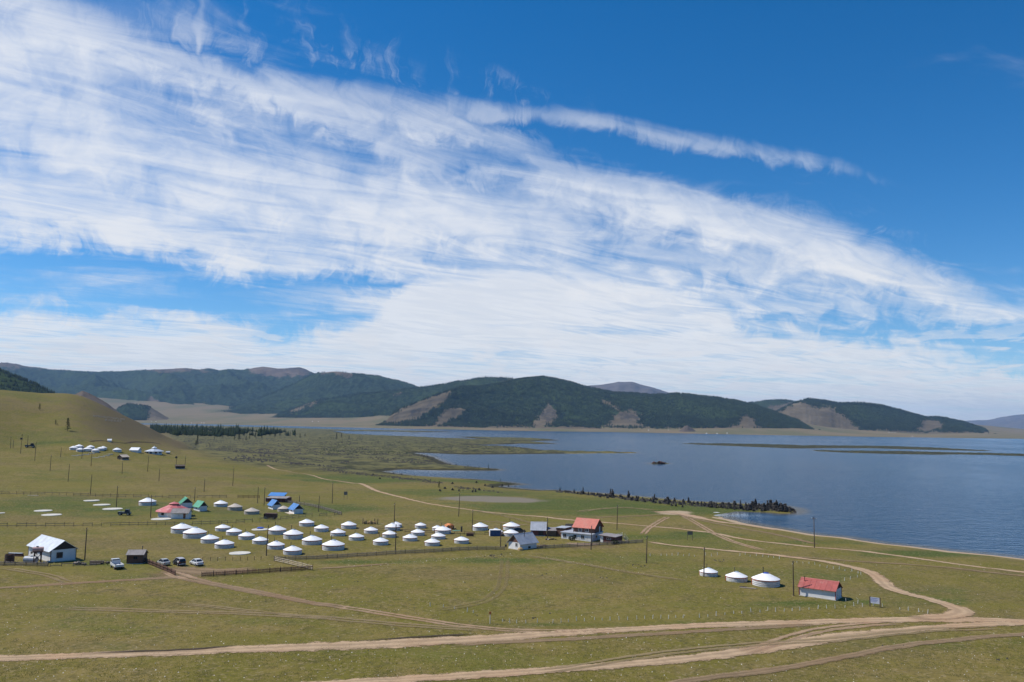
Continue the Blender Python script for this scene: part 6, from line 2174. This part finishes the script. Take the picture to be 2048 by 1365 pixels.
    MB().box(-1.8, 1.6, -.15, .1, 0, .14).build("plank", PALEWOOD, t)
    MB().box(-1.2, 1.9, -.45, -.2, 0, .12).build("plank", WOODGY, t)
    MB().box(-1.9, -.4, .15, .35, 0, .3).build("plank", WOODDK, t)
    # signs
    a, b = PP(1740, 1213.5), PP(1760.5, 1215.6)
    d = b - a
    d.z = 0
    t = thing("notice_board", "wide signboard with blue and white bands on two posts beside the red shed", "sign", (a + b) / 2, math.atan2(d.y, d.x))
    w = d.length
    for sx in (-w / 2, w / 2):
        MB().box(sx - .09, sx + .09, -.09, .09, -.3, 1.95).build("post", WOODDK, t)
    bd = MB().box(-w / 2 + .09, w / 2 - .09, -.05, .03, .68, 1.85).build("board", SIGNWHITE, t)
    for k, (z0, z1) in enumerate(((1.62, 1.76), (1.34, 1.46), (1.16, 1.24), (.98, 1.04))):
        MB().box(-w / 2 + .22, w / 2 - .22 - .15 * k, -.062, -.05, z0, z1).build("lettering", SIGNBLUE, bd)
    for px, py, top, ww, lab in ((691, 1000.8, 984, 1.4, "small notice board on two posts above the compound's corner"), (1380, 1081, 1063.5, 1.5, "small board on two thin legs beside the long dirt track")):
        q = PP(px, py)
        h = (py - top) * q.y / FOC
        t = thing("notice_board", lab, "sign", q)
        for sx in (-ww / 2, ww / 2):
            MB().tube((sx, 0, -.3), (sx, 0, h), .07, n=6).build("post", WOODDK, t)
        MB().box(-ww / 2 - .1, ww / 2 + .1, -.1, -.07, h * .6, h).build("board", WOODGY, t)
    q = PP(980, 1248)
    t = thing("road_marker", "white marker post with orange plate beside the main dirt road", "marker", q)
    MB().tube((0, 0, -.2), (0, 0, 1.8), .07, n=8).build("post", STAKEWHITE, t)
    MB().box(-.2, .2, -.10, -.06, 1.62, 2.1).build("plate", ORANGE, t)
    # white sheet lying by the inlet
    q = PP(1433, 1026)
    o = MB().rock((0, 0, .12), (1.5, .6, .16), 71, 2).build("upturned_boat", CANVAS)
    o.location = q
    tag(o, "small pale upturned boat on the grass by the inlet", "boat")
    # stones laid as lettering on the bare hill
    m = MB()
    rd = random.Random(5)
    strokes = []
    for (x0, x1, y0, y1, n) in ((188.5, 247, 832.6, 839.5, 13), (212, 241, 840.6, 843.6, 6)):
        for k in range(n):
            cx = x0 + (x1 - x0) * k / (n - 1)
            cyy = y0 + (y1 - y0) * k / (n - 1)
            for j in range(3):
                strokes.append((cx - 1.3, cyy - 1.4 + j * 1.3))
                if rd.random() < .75:
                    strokes.append((cx + 1.2, cyy - 1.3 + j * 1.3))
            strokes.append((cx, cyy + rd.choice((-1.2, 0, 1.2))))
    for (px, py) in strokes:
        q = P(px, py)
        m.rock((q.x, q.y, q.z + .05), (.42, .42, .35), rd.randrange(9999), 1)
    o = m.build("stone_lettering", plain("hillside_stone", (0.27, 0.24, 0.19), 0.9, 0.25, 1.2))
    tag(o, "two rows of pale stones laid out as lettering on the bare hillside", "lettering", kind="stuff")


LEAFQ = {}


def leaf_cloud(n, fn, size, seed):
    """n small leaf-sized faces; fn(rnd) gives a point"""
    r = np.random.default_rng(seed)
    c = fn(r, n)
    a = r.normal(size=(n, 3))
    a /= np.linalg.norm(a, axis=1)[:, None]
    b = np.cross(a, r.normal(size=(n, 3)))
    b /= np.linalg.norm(b, axis=1)[:, None]
    s = size * r.uniform(.6, 1.4, (n, 1))
    V = np.stack([c - a * s, c + b * s * .6, c + a * s, c - b * s * .6], axis=1).reshape(-1, 3)
    F = np.arange(n * 4).reshape(n, 4)
    return V, F


def bush(q, r, h, label, cat):
    t = thing("shrub", label, cat, q)

    def fn(g, n):
        d = g.normal(size=(n, 3))
        d /= np.linalg.norm(d, axis=1)[:, None]
        k = g.uniform(.35, 1, (n, 1)) ** .5
        return d * k * np.array([r, r, h / 2]) + np.array([0, 0, h / 2])
    V, F = leaf_cloud(420, fn, .13, int(q.x * 7) % 1000)
    link_mesh("foliage", V, F, LEAF, t)
    m = MB()
    for k in range(5):
        a = k * 1.256
        m.tube((0, 0, -.1), (math.cos(a) * r * .5, math.sin(a) * r * .5, h * .6), .05, .02, n=5)
    m.build("stem", BARK, t)
    return t


build_yard()


# ------------------------------------------------------------------ larches
def make_larch(seed, H=10.0, full=1.0):
    t = thing("larch_tree", "larch", "tree", (0, 0, -300))
    rd = random.Random(seed)
    m = MB()
    m.tube((0, 0, -.4), (rd.uniform(-.1, .1), 0, H * .5), .20, .12, n=7).tube((0, 0, H * .5), (rd.uniform(-.15, .15), .05, H), .12, .02, n=6)
    pts = []
    for k in range(26):
        f = .16 + .8 * k / 26
        a = k * 2.4 + rd.uniform(-.4, .4)
        ln = (1 - f) ** .75 * H * .21 * full * rd.uniform(.65, 1.2) + .15
        e = (math.cos(a) * ln, math.sin(a) * ln, H * f - ln * .15)
        m.tube((0, 0, H * f), e, .05, .015, n=4)
        pts.append(((0, 0, H * f), e))
    m.build("trunk", BARK, t)
    P0 = np.array([p[0] for p in pts])
    P1 = np.array([p[1] for p in pts])

    def fn(g, n):
        i = g.integers(0, len(pts), n)
        u = g.uniform(.15, 1.05, (n, 1))
        return P0[i] * (1 - u) + P1[i] * u + g.normal(size=(n, 3)) * .17
    V, F = leaf_cloud(520, fn, .24, seed)
    link_mesh("crown", V, F, NEEDLE, t)
    return t


def build_trees():
    protos = [make_larch(3), make_larch(14, full=.8), make_larch(25, full=1.15)]
    flag = [0, 0, 0]

    def put(q, h, label, group):
        k = random.randrange(3)
        if flag[k]:
            t = copy_tree(protos[k])
        else:
            flag[k] = 1
            t = protos[k]
        t.location = q
        s = h / 10.0
        t.scale = (s, s, s)
        t.rotation_euler = (0, 0, random.uniform(0, 6.28))
        tag(t, label, "tree", group)
    GH = "lone larches on the bare hill"
    for px, py, top, lab in ((79, 820.6, 807, "small lone larch highest on the bare hill"), (111, 850.5, 839, "small larch left of the tall one on the bare hill"), (135, 862.6, 835.5, "tallest lone larch on the bare hill"), (115, 850, 846, "sapling beside the small larch on the bare hill")):
        q = P(px, py)
        put(q, (py - top) * q.y / FOC, lab, GH)
    GT = "scattered larches on the lava field"
    for i, (px, py, hp) in enumerate(sorted([(391.5, 892.5, 11), (394.5, 890, 18), (469, 880, 13), (478, 881.5, 21), (492, 882, 10), (499, 879, 8), (511, 876.5, 13), (429, 880, 5), (523.6, 877.5, 8), (550, 875, 15), (673, 879.5, 12), (683, 876, 9), (600, 877, 9), (698, 879, 7), (683, 887, 4),
                         (560, 873, 14), (571, 872, 12), (540, 873, 12), (530, 872, 10), (610, 874, 7), (640, 880, 5), (720, 880, 4), (757, 884, 4), (445, 876, 12), (456, 875, 14), (520, 871, 12), (504, 872, 11), (590, 874, 11), (580, 873, 9), (488, 874, 12)])):
        q = P(px, py)
        put(q, hp * q.y / FOC * 1.1, "dark larch on the lava field before the far water, %s from the left" % ordinal(i + 1), GT)
    GS = "small trees along the left shore"
    for i, (px, py, hp) in enumerate(sorted([(878, 977, 13), (847, 919, 6), (864, 922, 5), (936, 938, 8), (943, 937, 5), (958, 940, 8), (977, 940, 10), (991, 941, 5), (1001, 966, 8), (1014, 969, 6), (1021, 969, 5), (1031, 967, 4), (947, 983, 6), (926, 984, 5)])):
        q = PP(px, py)
        put(q, hp * q.y / FOC * 1.1, "small dark conifer on the left shore, %s from the left" % ordinal(i + 1), GS)
    # the far wood on the lava field
    n = 5200
    px = rng.uniform(300, 590, n)
    u = rng.uniform(0, 1, n) ** .8
    lo = np.interp(px, [300, 330, 350, 420, 500, 590], [859, 868, 871, 871.5, 872, 871]) + (fbm(px / 14, px * 0, 3, 91) - .5) * 7
    hi = np.interp(px, [300, 420, 500, 590], [853, 856, 861, 865])
    py = hi + (lo - hi) * u
    clump = fbm(px / 22, py / 3, 3, 92)
    keep = (clump > np.interp(px, [300, 430, 500, 590], [.18, .34, .52, .62]))
    px, py = px[keep], py[keep]
    d = np.array([px_dir(a, b) for a, b in zip(px, py)])
    t = (2.5 - CAMH) / d[:, 2]
    x, y = d[:, 0] * t, d[:, 1] * t
    z = ground_z(x, y)
    ok = z > 0.4
    x, y, z = x[ok], y[ok], z[ok]
    h = 8.5 * (.5 + vnoise(x / 60, y / 60, 93)) * rng.uniform(.5, 1.2, len(x))
    h = np.where(rng.uniform(0, 1, len(x)) < .10, h * 1.9, h)
    cone_forest("larch_wood", x, y, z - .3, h, FOREST_MAT, "dark larch wood on the lava field below the bare hill", wid=.15)


build_trees()


# ------------------------------------------------------------------ lava cairns and boulders
def build_lava():
    protos = []
    for k in range(6):
        rd = random.Random(100 + k)
        m = MB()
        z = 0.0
        w = rd.uniform(.55, .85)
        for j in range(rd.choice((3, 4, 5))):
            hh = rd.uniform(.26, .42)
            m.rock((rd.uniform(-.08, .08), rd.uniform(-.08, .08), z + hh * .75), (w, w * rd.uniform(.8, 1.1), hh), rd.randrange(9999), 1)
            z += hh * 1.25
            w *= rd.uniform(.62, .86)
        o = m.build("lava_cairn", LAVA)
        COL.objects.unlink(o)
        protos.append((o, z + .2))

    def put(px, py, hp, lab, g, q=None, fat=1.0):
        q = PP(px, py) if q is None else q
        o0, z = random.choice(protos)
        o = bpy.data.objects.new("lava_cairn", o0.data)
        COL.objects.link(o)
        o.location = q
        h = hp * q[1] / FOC
        s = h / z
        f = fat * min(max(.8 / s, .75), 1.7)
        o.scale = (s * f, s * f, s)
        o.rotation_euler = (0, 0, random.uniform(0, 6.28))
        tag(o, lab, "cairn", g)
    G = "dark lava cairns crowding the rocky spit"
    L = "dark stacked lava cairn in the crowd on the rocky spit"
    line = [(1112, 983, 5), (1140, 985, 6), (1165, 987, 8), (1200, 991, 9), (1225, 993, 10), (1255, 997, 11), (1290, 1000, 9), (1330, 1004, 9), (1370, 1006.5, 10), (1400, 1009, 10), (1440, 1011, 9), (1480, 1013, 9), (1510, 1015, 13), (1540, 1016, 13), (1558, 1018, 14), (1575, 1019, 10), (1587, 1022, 6)]
    xs = np.array([p[0] for p in line])
    n = 250
    px = np.concatenate([rng.uniform(1130, 1590, n - 80), rng.uniform(1420, 1588, 80)])
    base = np.interp(px, xs, [p[1] for p in line])
    hh = np.interp(px, xs, [p[2] for p in line])
    spread = np.interp(px, [1110, 1250, 1420, 1500, 1588], [2.0, 4.0, 6.0, 9.0, 5.0])
    py = base + rng.uniform(-.35, 1.0, n) ** 1 * spread
    W = Pm(np.stack([px, py], axis=1))
    for i in range(n):
        k = rng.uniform(.38, .72) if rng.uniform() < .85 else rng.uniform(.9, 1.25)
        if W[i, 2] < .05:
            W[i, 2] = .0
        put(px[i], py[i], hh[i] * k, L, G, Vector(W[i].tolist()), rng.uniform(1.0, 1.6))
    for i, (px_, py_, h_) in enumerate(sorted([(1166, 985, 12), (1221, 990, 13), (1225, 990.5, 13), (1257, 995, 14), (1309, 999, 11), (1377, 1006, 12), (1511, 1014, 17), (1541, 1015, 16), (1553, 1017, 18), (1481, 1011, 11), (1120, 982.5, 7)])):
        put(px_, py_, h_, "tall dark lava cairn rising above the others on the spit, %s from the left" % ordinal(i + 1), "tall lava cairns on the spit")
    m = 1300
    bx = rng.uniform(1112, 1592, m)
    by = np.interp(bx, xs, [p[1] for p in line]) + rng.uniform(-.4, 1.0, m) * np.interp(bx, [1110, 1250, 1420, 1500, 1588], [2.0, 4.0, 5.5, 8.0, 5.0])
    W = Pm(np.stack([bx, by], axis=1))
    scatter_blocks("spit_boulders", W[:, 0], W[:, 1], np.maximum(W[:, 2], 0), .25, .75, LAVA, "dark lava boulders packed between the cairns on the rocky spit", "rocks", .9)
    # knoll at the tip
    q = PP(1574, 1021)
    t = thing("lava_outcrop", "broad dark lava outcrop at the tip of the rocky spit", "rock", q)
    rd = random.Random(8)
    for k in range(22):
        a, r = rd.uniform(0, 6.28), rd.uniform(0, 3.6)
        MB().rock((r * math.cos(a) * 1.2, r * math.sin(a) * .8, max(0, .9 - r * .2)), (rd.uniform(.5, 1.1), rd.uniform(.5, 1.1), rd.uniform(.5, 1.0)), rd.randrange(9999), 1).build("boulder", LAVA, t)
    # rocks along the left shore
    GL = "dark rocks strewn along the left shore"
    for i, (px_, py_, h_) in enumerate(sorted([(855, 915, 4), (900, 930, 4), (912, 931, 4), (930, 936, 4), (950, 937, 4), (1052, 937, 4), (880, 983, 5), (890, 978, 4), (905, 968, 4), (953, 966, 4), (958, 981, 5), (970, 972, 4), (985, 976, 4), (1004, 973, 5), (1017, 974, 5), (1030, 975, 4), (905, 981, 5), (918, 983, 5), (945, 985, 5),
                           (951, 984, 6), (746, 950, 3), (787, 948, 3), (803, 950, 3), (830, 953, 3), (810, 942, 3), (760, 958, 3), (1360, 1010, 5), (1352, 1013, 6), (1365, 1015, 5), (1310, 1007, 5), (1290, 1005, 5), (1343, 1012, 4), (1200, 995, 4), (1215, 997, 5)])):
        put(px_, py_, h_, "low dark lava rock outside the crowd on the spit, %s from the left" % ordinal(i + 1), GL, None, 1.6)
    # small islet's rock
    q = P(1317, 926.5)
    t = thing("islet_rock", "small brown rocky islet alone in the lake", "rock", q)
    rd = random.Random(18)
    m = MB()
    for k in range(16):
        x = rd.uniform(-7, 8)
        m.rock((x, rd.uniform(-3, 3), .2), (rd.uniform(1, 2.4), rd.uniform(1, 2), max(.5, 2.6 - abs(x) * .32)), rd.randrange(9999), 1)
    m.build("outcrop", RUST, t)
    # countless lava blocks and shrubs over the lava field, spits and islands
    n = 14000
    px = rng.uniform(330, 1120, n)
    py = rng.uniform(872, 940, n)
    d = np.array([px_dir(a, b) for a, b in zip(px, py)])
    t_ = (2.0 - CAMH) / d[:, 2]
    x, y = d[:, 0] * t_, d[:, 1] * t_
    z = ground_z(x, y)
    cl = fbm(x / 45, y / 30, 3, 81)
    lavm = sstep(y, 430, 640) * sstep(x + 0.44 * y, 10, 90)
    ok = (z > .25) & (z < 9) & (cl > .50) & (rng.uniform(0, 1, n) < lavm)
    x, y, z = x[ok], y[ok], z[ok]
    scatter_blocks("lava_blocks", x, y, z, 0.55, 1.5, LAVA, "countless dark lava blocks strewn over the field before the lake", "rocks")
    ln = catmull(np.array([(640, 938), (672, 942), (720, 948), (780, 954.5), (840, 961), (900, 971), (950, 980), (1000, 985.5)]), 0.9)
    ln = np.repeat(ln, 3, axis=0) + rng.normal(0, 1, (len(ln) * 3, 2)) * (5, 1.3)
    W = Pm(ln)
    ok = (fbm(W[:, 0] / 20, W[:, 1] / 20, 3, 84) > .46) & (W[:, 2] > .2)
    scatter_blocks("lava_ledge", W[ok, 0], W[ok, 1], W[ok, 2], .25, .85, LAVA, "broken line of dark lava blocks slanting through the meadow to the shore", "rocks")
    n = 5200
    px = rng.uniform(1356, 2048, n)
    py = rng.uniform(887, 913, n)
    px = np.concatenate([px, rng.uniform(640, 1290, n)])
    py = np.concatenate([py, rng.uniform(860, 912, n)])
    d = np.array([px_dir(a, b) for a, b in zip(px, py)])
    t_ = (0.7 - CAMH) / d[:, 2]
    x, y = d[:, 0] * t_, d[:, 1] * t_
    z = ground_z(x, y)
    ok = (z > .12) & (z < 3)
    scatter_blocks("islet_scrub", x[ok], y[ok], z[ok], .5, 1.3, LEAF, "low dark scrub and rocks covering the spits and long islands", "scrub")


def scatter_blocks(name, x, y, z, s0, s1, mat, label, cat, flat=.7):
    n = len(x)
    if n == 0:
        return
    s = rng.uniform(s0, s1, n)
    base = np.array([(1, 0, 0), (0, 1, 0), (-1, 0, 0), (0, -1, 0), (0.1, .1, 1)])
    rot = rng.uniform(0, 6.28, n)
    jit = rng.uniform(.6, 1.25, (n, 5, 3))
    B = base[None] * jit * s[:, None, None]
    c, si = np.cos(rot)[:, None], np.sin(rot)[:, None]
    X = B[:, :, 0] * c - B[:, :, 1] * si
    Y = B[:, :, 0] * si + B[:, :, 1] * c
    Z = B[:, :, 2] * flat
    Z[:, :4] -= .12
    V = np.stack([X + x[:, None], Y + y[:, None], Z + z[:, None]], axis=2).reshape(-1, 3)
    k = np.arange(n)[:, None] * 5
    F = np.concatenate([k + np.array([[i, (i + 1) % 4, 4]]) for i in range(4)], axis=0)
    o = link_mesh(name, V, F, mat)
    return tag(o, label, cat, kind="stuff")


build_lava()


# ------------------------------------------------------------------ what lies on the turf: tufts, stones
def build_turf():
    n = 110000
    py = 1100 + 268 * rng.uniform(0, 1, n) ** .75
    px = rng.uniform(-40, 2090, n)
    d = np.array([_F * FOC + _R * (a - PW / 2) + _U * (PH / 2 - b) for a, b in zip(px, py)])
    t_ = (2.0 - CAMH) / d[:, 2]
    x, y = d[:, 0] * t_, d[:, 1] * t_
    z = ground_z(x, y)
    cl = fbm(x / 6, y / 6, 3, 61)
    ok = (z > .5) & (cl > .42)
    x, y, z = x[ok], y[ok], z[ok]
    m = len(x)
    k = m * 3 // 4
    scatter_blocks("grass_tufts", x[:k], y[:k], z[:k], .05, .13, TUFT, "countless low grass tufts all over the steppe", "grass", 1.0)
    scatter_blocks("dry_tufts", x[k:], y[k:], z[k:], .05, .12, TUFTDRY, "countless pale dry grass tufts all over the steppe", "grass", 1.0)
    n = 2600
    py = 1105 + 262 * rng.uniform(0, 1, n) ** .8
    px = rng.uniform(-40, 2090, n)
    w = Pm(np.stack([px, py], axis=1))
    ok = w[:, 2] > .5
    w = w[ok]
    h = len(w) // 2
    scatter_blocks("field_stones", w[:h, 0], w[:h, 1], w[:h, 2], .07, .22, STONE, "small pale stones scattered over the grass", "stones", .6)
    scatter_blocks("dung_and_clods", w[h:, 0], w[h:, 1], w[h:, 2], .07, .20, IRON, "small dark clods scattered over the grass", "clods", .6)
    # clusters of stones at the places where the photo shows them
    spots = [(1275, 1131, 14, .4), (1440, 1122, 16, .5), (1205, 1158, 5, .3), (1110, 1228, 4, .4), (1075, 1236, 3, .3), (712, 1164, 6, .3), (853, 1168, 3, .4), (930, 1165, 3, .4), (1090, 1150, 3, .3), (526, 1204, 2, .6), (1780, 1292, 3, .4), (1998, 1320, 3, .6), (960, 1233, 3, .5), (1010, 1240, 2, .5), (990, 1101 + 12, 20, .4)]
    P0 = []
    for (a, b, c, s) in spots:
        for _ in range(c):
            P0.append((a + random.gauss(0, 9), b + random.gauss(0, 1.6)))
    w = Pm(P0)
    scatter_blocks("dark_stones", w[:, 0], w[:, 1], w[:, 2], .15, .45, LAVA, "little groups of dark stones lying in the fields", "stones", .7)
    # tumbled stones along the old ditch before the camp
    c = catmull(np.array([(690, 1134), (790, 1128.5), (880, 1120), (960, 1114), (1050, 1110), (1130, 1123), (1190, 1133), (1290, 1148)]), 4.0)
    w = Pm(c + rng.normal(0, 1.2, c.shape))
    scatter_blocks("ditch_stones", w[:, 0], w[:, 1], w[:, 2], .08, .22, STONE, "loose stones along the shallow ditch before the camp", "stones", .7)


TUFT = plain("tuft_green", (0.080, 0.080, 0.022), 0.95, 0.35, 0.35, spec=0.0)
TUFTDRY = plain("tuft_dry", (0.200, 0.158, 0.072), 0.95, 0.30, 0.35, spec=0.0)
build_turf()
